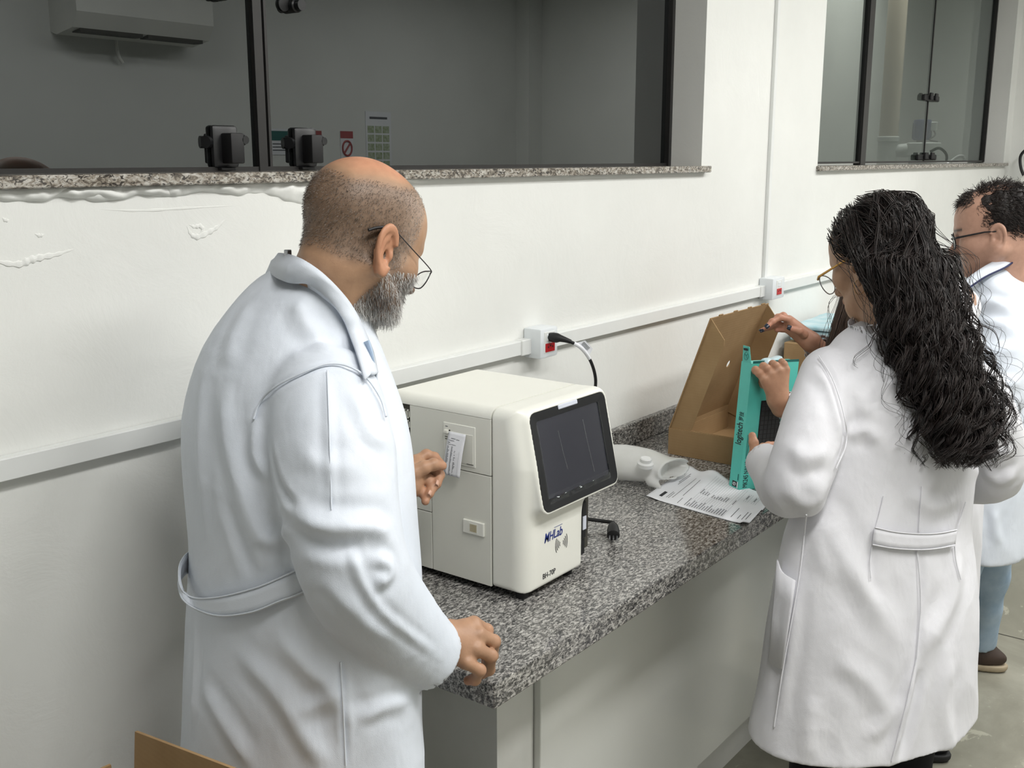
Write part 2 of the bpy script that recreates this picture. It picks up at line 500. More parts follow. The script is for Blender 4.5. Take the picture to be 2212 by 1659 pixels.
def plaster_wall():
    m, nt, b = nmat('plastered_wall', lin(238, 239, 235), 0.6, spec=0.3)
    n = noise_node(nt, 2.0, 5)
    r = ramp(nt, n.outputs['Fac'], [(0.3, lin(240, 241, 237)), (0.7, lin(231, 232, 228))])
    nt.links.new(r.outputs[0], b.inputs['Base Color'])
    n2 = noise_node(nt, 7, 7, 0.62, dist=0.6)
    add_bump(nt, b, n2.outputs['Fac'], 0.22, 0.012)
    return m
M['plaster'] = plaster_wall()

w = MB()
w.box((XL, YW, 0), (XE, YB, ZS - 0.015))
w.box((XL, YW, ZS - 0.015), (W1[0], YB, ZT)); w.box((W1[1], YW, ZS - 0.015), (W2[0], YB, ZT)); w.box((W2[1], YW, ZS - 0.015), (XE, YB, ZT))
w.box((XL, YW, ZT), (XE, YB, CEIL))
wall_back = tag(w.build('wall_back', M['plaster']), 'white plastered wall with two windows behind the counter', None, None, 'structure')
tag(MB().box((XL, YO - 0.15, 0), (XE, YO, CEIL)).build('wall_front', M['wall']), 'white wall facing the windows', kind='structure')
tag(MB().box((XE, YO - 0.15, 0), (XE + 0.15, YB, CEIL)).build('wall_right', M['wall']), 'white end wall beyond the far window', kind='structure')
tag(MB().box((XL - 0.15, YO - 0.15, 0), (XL, YB, CEIL)).build('wall_left', M['wall']), 'white end wall behind the photographer', kind='structure')
tag(MB().box((XL - 0.15, YO - 0.15, CEIL), (XE + 0.15, YB, CEIL + 0.1)).build('ceiling', M['ceiling']), 'white painted ceiling', kind='structure')
floor = tag(MB().box((XL - 0.15, YO - 0.15, -0.1), (XE + 0.15, YB, 0)).build('floor', M['floor']), 'polished grey concrete floor', kind='structure')
for xj in (3.95,):
    MB().box((xj, YO, 0.0), (xj + 0.006, 1.2, 0.0008)).build('floor_joint', M['gap'], floor)
tag(MB().box((6.69, YO, 0), (XE, YO + 0.12, CEIL)).build('trim_1', M['wall']), 'white corner column of the opposite wall', kind='structure')

# loose plaster under the first sill, chipped ridges and a patch on the wall
def plaster_strip(x0, x1, z1, depth, seed, hmax):
    nx, nz = int((x1 - x0) / 0.005), 16
    X, T = np.meshgrid(np.linspace(x0, x1, nx), np.linspace(0, 1, nz), indexing='ij')
    P = np.stack([X.ravel(), T.ravel() * 0, X.ravel() * 0], 1)
    hh = hmax * (0.55 + 0.28 * wnoise(P, 11, 3, seed) + 0.16 * wnoise(P, 55, 3, seed + 2))
    top = 0.0035 * wnoise(P, 60, 3, seed + 5)
    Z = z1 + top - np.maximum(hh, 0.004) * T.ravel()
    Q3 = np.stack([P[:, 0], Z * 0, Z], 1)
    prof = np.sin(np.clip(T.ravel(), 0, 1) * np.pi) ** 0.55
    d = depth * prof * (0.75 + 0.35 * wnoise(Q3, 60, 3, seed) + 0.22 * wnoise(Q3, 190, 2, seed))
    env = np.clip(np.minimum(X.ravel() - x0, x1 - X.ravel()) / 0.05, 0, 1)
    V = np.stack([X.ravel(), YW + 0.001 - np.maximum(d, 0) * env, Z], 1)
    i = (np.arange(nx - 1)[:, None] * nz + np.arange(nz - 1)[None]).ravel()
    me = new_mesh('rough_plaster', V, np.stack([i, i + nz, i + nz + 1, i + 1], 1))
    return link('rough_plaster', me, M['plaster'], wall_back, smooth=True)
plaster_strip(0.70, 1.50, 1.6605, 0.013, 1.3, 0.052)
plaster_strip(0.84, 1.10, 1.659, 0.017, 4.1, 0.045)
plaster_strip(1.52, 1.72, 1.660, 0.006, 7.7, 0.018)
def ridge(pts, r, name='plaster_ridge'):
    S = spline(pts, 6); n = len(S)
    rr = r * np.sin(np.linspace(0.12, np.pi - 0.12, n)) * (1 + 0.25 * np.sin(np.arange(n) * 1.7))
    V, Fc = tube_arrays(S, rr, 8, True)
    V[:, 1] = YW + (V[:, 1] - YW) * 0.42
    m = MB(); vs = [m.bm.verts.new(v) for v in V]
    for f in Fc: m.bm.faces.new([vs[k] for k in f])
    return m.build(name, M['plaster'], wall_back, True)
def onwall(x, y, Y=YW):
    d = C_F + C_R * ((x - IMG_W / 2) / FOCAL_PX) + C_U * ((IMG_H / 2 - y) / FOCAL_PX)
    return C_O + d * (Y / d[1])
ridge([onwall(*q) for q in [(-40, 548), (0, 566), (40, 571), (65, 562), (90, 556), (125, 549), (160, 538)]], 0.0055)
ridge([onwall(*q) for q in [(404, 488), (412, 505), (425, 512), (450, 502), (470, 490), (490, 470)]], 0.005)
ridge([onwall(*q) for q in [(408, 485), (420, 490), (432, 488), (438, 497), (428, 508)]], 0.004)
ridge([onwall(*q) for q in [(5, 470), (12, 476), (20, 475)]], 0.003)
ridge([onwall(*q) for q in [(75, 505), (86, 509), (96, 506)]], 0.003)
ridge([onwall(*q) for q in [(215, 452), (300, 455), (400, 450), (520, 443)]], 0.0022)

# ---- windows
def build_window(n, xs, mulls, mat, label):
    e = empty('window_%d' % n, ((xs[0] + xs[1]) / 2, YG, ZS), label); e['kind'] = 'structure'
    edges = [xs[0] + 0.012] + mulls + [xs[1] - 0.012]
    for a, b in zip(edges, edges[1:]):
        MB().box((a + 0.002, YG, ZS + 0.006), (b - 0.002, YG + 0.008, ZT - 0.012)).build('pane', mat, e)
    f = MB()
    f.box((xs[0], YG - 0.012, ZS), (xs[0] + 0.014, YG + 0.02, ZT)); f.box((xs[1] - 0.016, YG - 0.014, ZS), (xs[1], YG + 0.02, ZT))
    f.box((xs[0], YG - 0.008, ZS), (xs[1], YG + 0.016, ZS + 0.008)); f.box((xs[0], YG - 0.012, ZT - 0.014), (xs[1], YG + 0.02, ZT))
    f.build('window_frame', M['frame'], e)
    return e
win1 = build_window(1, W1, [1.372], M['tint'], 'wide smoked glass window with black latches over the counter')
# meeting strip of the two sliding panes: dark profile with bright glass edge
MB().box((1.352, YG - 0.010, ZS), (1.372, YG + 0.018, ZT)).build('meeting_strip', M['frame'], win1)
MB().box((1.381, YG - 0.006, ZS), (1.387, YG + 0.002, ZT)).build('pane_edge', M['frame'], win1)
def sill(e, xs, zt, zb, mat):
    s = MB().box((xs[0], YW - 0.022, zb), (xs[1], YB - 0.001, zt), 0.002, 1)
    return s.build('window_sill', mat, e)
sill(win1, (W1[0] - 0.02, W1[1] + 0.025), ZS, ZS - 0.019, M['granite_sill'])
win2 = build_window(2, W2, [4.66, 5.575], M['tint2'], 'far smoked glass window showing a blower and pipe behind')
sill(win2, (W2[0] - 0.012, W2[1] + 0.03), ZS - 0.006, ZS - 0.024, M['granite_sill'])
MB().box((4.63, YG - 0.012, ZS - 0.006), (4.69, YG + 0.02, ZT)).build('mullion', M['frame'], win2)
MB().box((5.570, YG - 0.003, ZS), (5.580, YG + 0.01, ZT)).build('pane_edge', M['frame'], win2)

def latch(e, x, z):
    """black sliding-window lock: plate, body and key cylinder"""
    y = YG
    p = MB().box((x - 0.022, y - 0.012, z - 0.004), (x + 0.036, y, z + 0.072), 0.006, 2).build('latch', M['blackgloss'], e, True)
    m = MB().box((x - 0.004, y - 0.040, z + 0.004), (x + 0.026, y - 0.010, z + 0.058), 0.003, 2)
    m.build('latch_body', M['black'], p, True)
    m = MB().lathe([(0.010, 0), (0.010, 0.02), (0.0075, 0.022), (0.0075, 0.028)], (x + 0.029, y - 0.012, z + 0.046), (0, -1, 0), 18)
    m.build('key_cylinder', M['blackgloss'], p, True)
    m = MB().lathe([(0.011, 0), (0.011, 0.010)], (x - 0.027, y - 0.004, z + 0.042), (-1, -0.4, 0), 16)
    m.build('knob', M['blackgloss'], p, True)
    MB().box((x + 0.026, y - 0.022, z + 0.006), (x + 0.034, y - 0.010, z + 0.034), 0.002, 1).build('hasp', M['black'], p)
    MB().box((x - 0.012, y - 0.020, z - 0.008), (x + 0.020, y - 0.002, z - 0.003), 0.001, 1).build('foot_pad', M['black'], p)
latch(win1, 1.268, ZS + 0.010)
latch(win1, 1.462, ZS + 0.010)
def stopper(e, x, z):
    p = MB().lathe([(0.013, 0), (0.013, 0.016), (0.0105, 0.018), (0.0105, 0.030)], (x, YG, z), (0, -1, 0), 20).build('pane_stop', M['blackgloss'], e, True)
    MB().lathe([(0.013, 0), (0.013, 0.004)], (x - 0.022, YG - 0.001, z + 0.001), (0, -1, 0), 20).build('washer', M['black'], p, True)
stopper(win1, 1.285, 1.985)
stopper(win1, 1.455, 1.982)
for zz, hw in ((1.985, 0.12), (1.70, 0.15)):                        # black clamps on the joint of the far panes
    c = MB().box((5.575 - hw, YG - 0.02, zz - 0.014), (5.575 + hw, YG - 0.001, zz + 0.014), 0.004, 1)
    c.box((5.575 - hw * 0.5, YG - 0.032, zz - 0.010), (5.575 - hw * 0.2, YG - 0.02, zz + 0.024), 0.003, 1).box((5.575 + hw * 0.2, YG - 0.032, zz - 0.010), (5.575 + hw * 0.5, YG - 0.02, zz + 0.024), 0.003, 1)
    c.build('pane_clamp', M['black'], win2)

# ---- rooms behind the glass
M['grey'] = mottled('grey_paint', lin(196, 198, 194), lin(188, 190, 187), 2, 0.7)
for nm_, bx_, lb_ in (('wall_plant_room_back', ((3.45, 3.2, 0), (12.6, 3.3, 3.4)), 'pale grey back wall of the plant room behind the far window'), ('ceiling_plant_room', ((3.45, YB, 3.4), (12.6, 3.3, 3.45)), 'ceiling of the plant room'),
                      ('floor_plant_room', ((3.45, YB, -0.05), (12.6, 3.3, 0)), 'floor of the plant room'), ('wall_plant_room_end', ((12.5, YB, 0), (12.6, 3.3, 3.4)), 'end wall of the plant room'),
                      ('trim_2', ((10.95, 2.75, 0), (11.35, 3.2, 3.4)), 'pale grey column in the plant room'), ('wall_plant_room_front', ((XE + 0.16, YB - 0.02, 0), (12.6, YB, 3.4)), 'near wall of the plant room')):
    tag(MB().box(*bx_).build(nm_, M['grey']), lb_, kind='structure')

# exhaust blower with pipe in the plant room
M['pvc'] = mottled('cream_pvc', lin(176, 166, 150), lin(166, 156, 140), 5, 0.5)
M['pvcgrey'] = mottled('grey_pvc', lin(186, 190, 186), lin(176, 180, 176), 5, 0.5)
M['motor'] = mottled('motor_paint', lin(30, 46, 100), lin(24, 38, 86), 12, 0.45)
BD = 7.9                                            # distance of the blower from the viewpoint, metres
pp_ = at(1926, 200, BD); pxm = BD / FOCAL_PX
zc = lambda y: float(at(1926, y, BD)[2])
bc, mc = at(1995, 322, BD), at(1992, 282, BD)
by = float(pp_[1])
bl = empty('exhaust_blower', (float(bc[0]), float(bc[1]), 0.0), 'grey exhaust blower with blue motor and tall cream pipe behind far window', 'blower')
MB().lathe([(20 * pxm, zc(298)), (20 * pxm, 3.395)], (pp_[0], pp_[1], 0), n=28).build('pipe', M['pvc'], bl, True)
MB().lathe([(21 * pxm, 1.30), (21 * pxm, zc(306)), (23.5 * pxm, zc(305)), (23.5 * pxm, zc(296)), (20 * pxm, zc(294))], (pp_[0], pp_[1], 0), n=28).build('coupling', M['pvcgrey'], bl, True)
MB().tube([(pp_[0], pp_[1], zc(326)), tuple(bc + (pp_ - bc) * np.array([0.5, 0.5, 0]) + np.array([0, 0, zc(325) - bc[2]])), (bc[0], bc[1], zc(322))], [11 * pxm, 15 * pxm, 13 * pxm], 20).build('duct', M['pvcgrey'], bl, True)
MB().lathe([(33 * pxm, zc(337)), (35 * pxm, zc(335)), (35 * pxm, zc(310)), (33 * pxm, zc(308))], (bc[0], bc[1], 0), n=36).build('fan_casing', M['pvcgrey'], bl, True)
mr = 19 * pxm
mo = MB().lathe([(mr * 0.85, zc(303)), (mr, zc(300)), (mr, zc(264)), (mr * 0.9, zc(259)), (mr * 0.4, zc(258))], (mc[0], mc[1], 0), n=28).build('motor', M['motor'], bl, True)
for k in range(12):
    a = 2 * math.pi * k / 12; fx_, fy_ = mc[0] + mr * 1.02 * math.cos(a), mc[1] + mr * 1.02 * math.sin(a)
    MB().box((fx_ - 0.003, fy_ - 0.003, zc(299)), (fx_ + 0.003, fy_ + 0.003, zc(266))).build('cooling_fin', M['motor'], mo)
tb = at(2018, 273, BD - 0.05)
MB().box(tuple(tb - np.array([0.020, 0.020, 0.032])), tuple(tb + np.array([0.020, 0.020, 0.032])), 0.004, 1).build('terminal_box', M['pvcgrey'], bl)
MB().tube(spline([tb + np.array([0, 0, -0.03]), at(2020, 292, BD - 0.08), at(2008, 302, BD - 0.08), at(2026, 306, BD - 0.1)], 6), 0.006, 8).build('motor_lead', M['black'], bl)
for dx in (-0.045, 0.045): MB().box((mc[0] + dx - 0.008, mc[1] - 0.02, zc(309)), (mc[0] + dx + 0.008, mc[1] + 0.02, zc(301))).build('motor_foot', M['black'], bl)
MB().lathe([(0.10, 0.0005), (0.10, zc(336))], (bc[0], bc[1], 0), n=20).build('stand', M['pvcgrey'], bl, True)
M['chrome'] = mottled('grey_metal', lin(190, 192, 190), lin(170, 172, 172), 20, 0.35)
t0 = at(2038, 362, 7.6)
tp = empty('gooseneck_tap', (float(t0[0]), float(t0[1]), 0.0), 'grey gooseneck tap peeking over the far window sill', 'tap')
MB().tube(spline([t0, at(2058, 346, 7.6), at(2070, 338, 7.6), at(2080, 338, 7.6), at(2083, 344, 7.6)], 6), 0.011, 10).build('spout', M['chrome'], tp, True)
MB().tube([(t0[0], t0[1], 0.003), tuple(t0)], 0.014, 10).build('riser', M['chrome'], tp, True)
# lamp of the plant room
la = bpy.data.lights.new('plant_room_lamp', 'AREA'); la.energy = 75; la.size = 1.6; la.color = (1, 0.98, 0.94)
lo = bpy.data.objects.new('plant_room_lamp', la); COL.objects.link(lo); lo.location = (8.4, 2.3, 3.35)

# ---- things on the opposite wall, seen mirrored in the near window
yo = YO
ac = empty('air_conditioner', (3.35, yo, 2.36), 'white split air conditioner mirrored in the near window', 'air conditioner')
M['acwhite'] = mottled('ac_plastic', lin(238, 238, 232), lin(230, 230, 224), 6, 0.4)
m = MB(); prof = [(0, 2.55), (0.17, 2.55), (0.235, 2.49), (0.235, 2.37), (0.19, 2.30), (0.05, 2.275), (0, 2.29)]
m.poly([(2.95, yo + a, b) for a, b in prof], (0.78, 0, 0)).build('housing', M['acwhite'], ac)
MB().box((2.99, yo + 0.12, 2.282), (3.33, yo + 0.19, 2.302)).build('outlet_grille', M['gap'], ac)
MB().box((3.36, yo + 0.12, 2.282), (3.69, yo + 0.19, 2.302)).build('outlet_grille', M['gap'], ac)
MB().tube(spline([(3.28, yo + 0.04, 2.29), (3.28, yo + 0.04, 2.21), (3.31, yo + 0.03, 2.17)], 5), 0.009, 8).build('drain_hose', M['acwhite'], ac)
def wall_sign(x, z, w_, h_, kind, label):
    e = empty('wall_sign', (x, yo, z), label, 'sign')
    MB().box((x - w_ / 2, yo + 0.001, z - h_ / 2), (x + w_ / 2, yo + 0.004, z + h_ / 2)).build('sheet', M['paper'], e)
    if kind == 'ban':
        MB().box((x - w_ / 2, yo + 0.004, z + h_ * 0.24), (x + w_ / 2, yo + 0.005, z + h_ / 2)).build('header', M['fadedred'], e)
        m = MB(); zc = z - h_ * 0.12; r = w_ * 0.36
        a = np.linspace(0, 2 * np.pi, 33)
        m.tube(np.stack([x + r * np.cos(a), 0 * a + yo + 0.006, zc + r * 1.15 * np.sin(a)], 1), 0.006, 6, False)
        m.tube([(x - r * 0.7, yo + 0.006, zc - r * 0.8), (x + r * 0.7, yo + 0.006, zc + r * 0.8)], 0.006, 6)
        m.build('ban_symbol', M['fadedred'], e)
    elif kind == 'grid':
        for i in range(3):
            for j in range(5):
                MB().box((x - w_ * 0.44 + i * w_ * 0.3, yo + 0.004, z + h_ * 0.28 - (j + 1) * h_ * 0.155), (x - w_ * 0.44 + i * w_ * 0.3 + w_ * 0.26, yo + 0.005, z + h_ * 0.28 - (j + 1) * h_ * 0.155 + h_ * 0.125)).build('picture', M['poster'], e)
        MB().box((x - w_ * 0.35, yo + 0.004, z + h_ * 0.37), (x + w_ * 0.35, yo + 0.005, z + h_ * 0.41)).build('title', M['ink'], e)
    else:
        MB().box((x - w_ * 0.46, yo + 0.004, z + h_ * 0.05), (x + w_ * 0.46, yo + 0.005, z + h_ * 0.42)).build('header', M['tealdark'], e)
        for k in range(3): MB().box((x - w_ * 0.4, yo + 0.004, z - h_ * (0.1 + 0.12 * k)), (x + w_ * 0.3, yo + 0.005, z - h_ * (0.06 + 0.12 * k))).build('text_line', M['ink'], e)
    return e
M['fadedred'] = mottled('faded_red_print', lin(176, 84, 84), lin(166, 74, 76), 40, 0.7)
M['poster'] = mottled('poster_print', lin(150, 168, 120), lin(206, 214, 196), 60, 0.7)
sc_ = 4.99 / 5.84
wall_sign(5.415 * sc_, 1.775, 0.11, 0.17, 'ban', 'white sign with red header and ban circle, nearer one in the glass reflection')
wall_sign(5.73 * sc_, 1.777, 0.11, 0.17, 'ban', 'white sign with red header and ban circle, beside the picture poster in the reflection')
wall_sign(6.07 * sc_, 1.81, 0.235, 0.36, 'grid', 'poster with a grid of green pictures reflected in the near window')
wall_sign(5.09 * sc_, 1.79, 0.15, 0.15, 'text', 'white notice with dark teal header reflected beside the latch')

# ---- ceiling lamps
for i, (x, y) in enumerate(LAMPS):
    where = ['nearest the bald man', 'above the analyzer end of the room', 'in the middle of the room', 'nearest the far end wall'][i]
    e = empty('ceiling_light', (x, y, CEIL), 'long white ceiling light panel ' + where, 'light', 'ceiling light panels')
    f = MB().box((x - 0.61, y - 0.16, CEIL - 0.05), (x + 0.61, y - 0.145, CEIL)).box((x - 0.61, y + 0.145, CEIL - 0.05), (x + 0.61, y + 0.16, CEIL)).box((x - 0.61, y - 0.145, CEIL - 0.05), (x - 0.595, y + 0.145, CEIL)).box((x + 0.595, y - 0.145, CEIL - 0.05), (x + 0.61, y + 0.145, CEIL))
    f.build('lamp_frame', M['acwhite'], e)
    MB().box((x - 0.595, y - 0.145, CEIL - 0.03), (x + 0.595, y + 0.145, CEIL - 0.02)).build('diffuser', M['diffuser'], e)
    ld = bpy.data.lights.new('lamp_light', 'AREA'); ld.shape = 'RECTANGLE'; ld.size = 1.18; ld.size_y = 0.28
    ld.energy = LAMP_POWER; ld.color = (1.0, 0.99, 0.97)
    lo = bpy.data.objects.new('lamp_light', ld); COL.objects.link(lo); lo.parent = e
    lo.location = (0, 0, -0.045)

# ---- trunking, conduit and socket boxes on the window wall
tr = empty('cable_trunking', (2.0, YW, 1.24), 'white plastic cable trunking running along the wall above the counter', 'trunking')
for a, b in ((XL + 0.01, 2.05), (2.115, 3.40), (3.50, XE - 0.01)):
    MB().box((a, YW - 0.020, 1.238), (b, YW, 1.272), 0.0015, 1).build('trunking_length', M['trunk'], tr)
MB().box((2.01, YW - 0.024, 1.236), (2.05, YW, 1.274), 0.002, 1).build('joint_cover', M['trunk'], tr)
MB().box((3.37, YW - 0.024, 1.236), (3.41, YW, 1.274), 0.002, 1).build('joint_cover', M['trunk'], tr)
cd = empty('cable_conduit', (3.43, YW, 1.30), 'thin white vertical conduit between the two windows', 'conduit')
MB().box((3.421, YW - 0.012, 1.285), (3.441, YW, CEIL), 0.001, 1).build('conduit_length', M['trunk'], cd)
def socket_box(x0, x1, label, grp):
    e = empty('socket_box', ((x0 + x1) / 2, YW, 1.225), label, 'socket')
    MB().box((x0, YW - 0.052, 1.226), (x1, YW, 1.299), 0.005, 2).build('box', M['outlet'], e, True)
    fy = YW - 0.0535; xm = (x0 + x1) / 2
    MB().box((xm - 0.022, fy, 1.238), (xm + 0.022, YW - 0.050, 1.290), 0.001, 1).build('face_plate', M['trunk'], e)
    s = MB().box((xm - 0.019, fy - 0.002, 1.241), (xm + 0.019, YW - 0.050, 1.262), 0.001, 1).build('red_socket', M['red'], e)
    for k in (-1, 0, 1): MB().box((xm - 0.002 + k * 0.009, fy - 0.0024, 1.251 + 0.003 * (k == 0)), (xm + 0.002 + k * 0.009, fy - 0.0015, 1.255 + 0.003 * (k == 0))).build('socket_hole', M['black'], s)
    MB().box((xm - 0.012, fy - 0.002, 1.267), (xm + 0.012, YW - 0.050, 1.285), 0.002, 1).build('upper_socket', M['outlet'], e)
    return e
socket_box(2.045, 2.118, 'white wall socket box with black plug in it, behind the analyzer', None)
socket_box(3.400, 3.500, 'white wall socket box below the conduit, with only a red socket', None)

# ------------------------------------------------------------------ counter
HC = 0.90
CX0, CX1, CY0 = 1.199, 5.9, 0.935
t = MB().box((CX0, CY0, HC - 0.028), (CX1, YW - 0.001, HC), 0.0025, 2)
t.box((CX0, CY0, HC - 0.044), (CX1, CY0 + 0.03, HC - 0.026), 0.0025, 2).box((CX0, CY0, HC - 0.044), (CX0 + 0.03, YW - 0.001, HC - 0.026), 0.0025, 2)
top = tag(t.build('granite_worktop', M['granite']), 'grey speckled granite worktop carrying the analyzer and boxes', 'worktop')
tag(MB().box((CX0, YW - 0.020, HC + 0.0005), (CX1, YW - 0.0005, HC + 0.063), 0.002, 1).build('granite_backsplash', M['granite']), 'low granite upstand along the wall behind the worktop', 'backsplash')
cb = empty('counter_base', (3.4, 1.28, 0), 'white laminate counter base under the granite worktop', 'cabinet')
sx, py = CX0 + 0.225, CY0 + 0.17
MB().box((sx, py, 0.0), (sx + 0.115, YW - 0.002, HC - 0.046)).build('end_wall', M['plinth'], cb)
xs = [sx + 0.117, 3.05, 4.45, 5.85]
for a, b in zip(xs, xs[1:]):
    MB().box((a + 0.001, py - 0.016, 0.188), (b - 0.001, py + 0.012, HC - 0.046), 0.0015, 1).build('front_panel', M['cabinet'], cb)
MB().box((sx + 0.117, py + 0.06, 0.0), (5.85, py + 0.08, HC - 0.05)).build('recessed_plinth', M['plinth'], cb)
# ------------------------------------------------------------------ haematology analyzer on the worktop
AX, AF, AS, AB, AZ0, AZ1 = 1.470, 1.075, 1.152, 1.400, 0.915, 1.257   # left side, front, seam, back, bottom, top
an = empty('blood_analyzer', (1.61, 1.24, HC), 'cream desktop blood analyzer with tilted black touch screen on the worktop', 'analyzer')
core = MB().box((AX + 0.004, AS - 0.03, AZ0 + 0.002), (1.752, AB - 0.004, 1.236)).build('chassis', M['gap'], an)
# top cover: rounded along both long edges
def topcover():
    m = MB(); pts = []
    r = 0.020; x0, x1, z0, z1 = AX, 1.757, 1.2375, AZ1
    for k in range(9):
        a = math.pi - k / 8 * math.pi / 2; pts.append((x0 + r + r * math.cos(a), AS + 0.001, z1 - r + r * math.sin(a)))
    for k in range(9):
        a = math.pi / 2 - k / 8 * math.pi / 2; pts.append((x1 - r + r * math.cos(a), AS + 0.001, z1 - r + r * math.sin(a)))
    m.poly(pts, (0, AB - AS - 0.001, 0))
    return m.build('top_cover', M['cream'], an, True)
topcover()
def side_plate(y0, y1, z0, z1, name='side_panel'):
    return MB().box((AX, y0, z0), (AX + 0.006, y1, z1), 0.0008, 1).build(name, M['cream_side'], an)
side_plate(AS + 0.0008, 1.350, 1.1300, 1.2362); up = side_plate(1.3785, AB, 1.1300, 1.2362)
side_plate(AS + 0.0008, 1.2970, AZ0, 1.1285); side_plate(1.2985, AB, AZ0, 1.0300); side_plate(1.2985, 1.350, 1.0315, 1.1285); side_plate(1.3785, AB, 1.0315, 1.1285)
# ventilation grille behind the man's arm: bars and rungs before a dark opening
gr = MB().box((AX + 0.003, 1.350, 1.0315), (AX + 0.005, 1.3785, 1.2362)).build('vent_grille', M['gap'], an)
for k in range(9):
    z = 1.045 + k * 0.0205
    if k == 5: continue
    for y in (1.3515, 1.3605, 1.3695):
        b = MB()
        b.box((AX, y, z), (AX + 0.003, y + 0.007, z + 0.0025)).box((AX, y, z + 0.0145), (AX + 0.003, y + 0.007, z + 0.017)).box((AX, y, z), (AX + 0.003, y + 0.0016, z + 0.017)).box((AX, y + 0.0054, z), (AX + 0.003, y + 0.007, z + 0.017))
        b.build('vent_slot', M['cream_side'], gr)
MB().box((1.750, AS, AZ0), (1.757, AB, 1.236), 0.001, 1).build('right_panel', M['cream_side'], an)
MB().box((AX, AB - 0.004, AZ0), (1.757, AB, 1.236)).build('back_panel', M['cream_side'], an)

# front cover: lower panel, flare to the right, hood that carries the screen (soft one-piece moulding)
SC_C = np.array([1.6255, 1.0725, 1.159]); tilt = math.atan2(0.040, 0.185)
SCX = np.array([1.0, 0, 0.0]); SCZ = np.array([0, math.sin(tilt), math.cos(tilt)]); SCN = np.array([0, -math.cos(tilt), math.sin(tilt)])
SCR = np.stack([SCX, SCN, SCZ], 1)
def rbox2(x, z, cx, cz, hx, hz, r):
    qx = np.abs(x - cx) - (hx - r); qz = np.abs(z - cz) - (hz - r)
    return np.hypot(np.maximum(qx, 0), np.maximum(qz, 0)) + np.minimum(np.maximum(qx, qz), 0) - r
def front_fn(p):
    x, y, z = p[:, 0], p[:, 1], p[:, 2]
    low = rbox2(x, z, (AX + 1.660) / 2, (AZ0 + 1.25) / 2, (1.660 - AX) / 2, (1.25 - AZ0) / 2, 0.010)
    upp = rbox2(x, z, (AX + 1.757) / 2, 1.163, (1.757 - AX) / 2, 0.094, 0.020)
    d2 = smin(low, upp, 0.055)
    d2 = np.maximum(d2, x - 1.757); d2 = np.maximum(d2, z - AZ1)
    # vertical rounded nose at the front left edge
    r = 0.007; yf = AF + np.maximum(z - 1.15, 0) * 0.21
    w1 = d2 + r; w2 = np.maximum(yf - y, y - (AS + 0.05)) + r
    d = np.minimum(np.maximum(w1, w2), 0) + np.hypot(np.maximum(w1, 0), np.maximum(w2, 0)) - r
    r = 0.032
    for edge in (AX - x, (z - AZ1)):
        r_ = r
        d = np.maximum(d, np.hypot(np.maximum(edge + r_, 0), np.maximum(yf - y + r_, 0)) - r_ + np.minimum(np.maximum(edge + r_, yf - y + r_), 0))
        r = 0.012
    rt = 0.020
    d = np.maximum(d, np.hypot(np.maximum(AX - x + rt, 0), np.maximum(z - AZ1 + rt, 0)) - rt + np.minimum(np.maximum(AX - x + rt, z - AZ1 + rt), 0))
    d = np.maximum(d, y - (AS - 0.0012))
    # hood round the screen
    q = (p - np.float32(SC_C)) @ np.float32(SCR)
    d2s = rbox2(q[:, 0], q[:, 2], 0, 0, 0.1315, 0.0965, 0.020)
    e1 = d2s + 0.006; e2 = np.abs(q[:, 1] + 0.018) - 0.020 + 0.006
    hood = np.minimum(np.maximum(e1, e2), 0) + np.hypot(np.maximum(e1, 0), np.maximum(e2, 0)) - 0.006
    hood = np.maximum(hood, y - (AS - 0.0012))
    d = smin(d, hood, 0.016)
    # shallow seat for the bezel
    seat = np.maximum(rbox2(q[:, 0], q[:, 2], 0, 0, 0.1265, 0.0915, 0.016), -(q[:, 1] + 0.0035))
    return np.maximum(d, -seat)
fc = sdf_obj('front_cover', front_fn, (1.455, 1.02, 0.90), (1.775, 1.165, 1.275), 0.002, M['cream'], an, 1)
# black side of the sampling bay on the right, with its label
MB().box((1.664, AF + 0.012, AZ0 + 0.012), (1.690, AS, 1.05), 0.004, 1).build('sampling_bay', M['black'], an)
MB().box((1.667, AF + 0.006, 0.965), (1.684, AF + 0.020, 1.042), 0.003, 1).build('probe_cover', M['blackgloss'], an)
MB().box((1.669, AF + 0.0045, 0.985), (1.680, AF + 0.0062, 1.012)).build('bay_label', M['lilac'], an)

def sc_pt(u, n, v): return SC_C + SCX * u + SCN * n + SCZ * v
def sc_frame_ring(o, i, n0, n1, name, m, steps=8):
    """rounded rectangular frame in the screen plane; o, i = (half width, half height, corner radius, shift)"""
    def loop(h):
        hx, hz, r, cz = h; L = []
        for cx, cy, a0 in ((1, 1, 0), (-1, 1, 90), (-1, -1, 180), (1, -1, 270)):
            for k in range(steps + 1):
                a = math.radians(a0 + 90 * k / steps)
                L.append((cx * (hx - r) + r * math.cos(a), cz + cy * (hz - r) + r * math.sin(a)))
        return L
    A, B = loop(o), loop(i); bm = bmesh.new(); n = len(A)
    R = [[bm.verts.new(Vector(sc_pt(u, nn, v))) for u, v in L] for L, nn in ((A, n0 - 0.004), (A, n0), (B, n1), (B, n1 - 0.006))]
    for a, b in zip(R, R[1:]):
        for k in range(n): bm.faces.new((a[k], a[(k + 1) % n], b[(k + 1) % n], b[k]))
    mb = MB(); mb.bm.free(); mb.bm = bm
    return mb.build(name, m, an, True)
sc_frame_ring((0.1262, 0.0912, 0.0158, 0), (0.104, 0.073, 0.006, 0.002), 0.0022, -0.0005, 'screen_bezel', M['blackgloss'])
scr = MB().box((-0.1045, -0.006, -0.0720), (0.1045, -0.0025, 0.0755)).build('touch_screen', M['screen'], an)
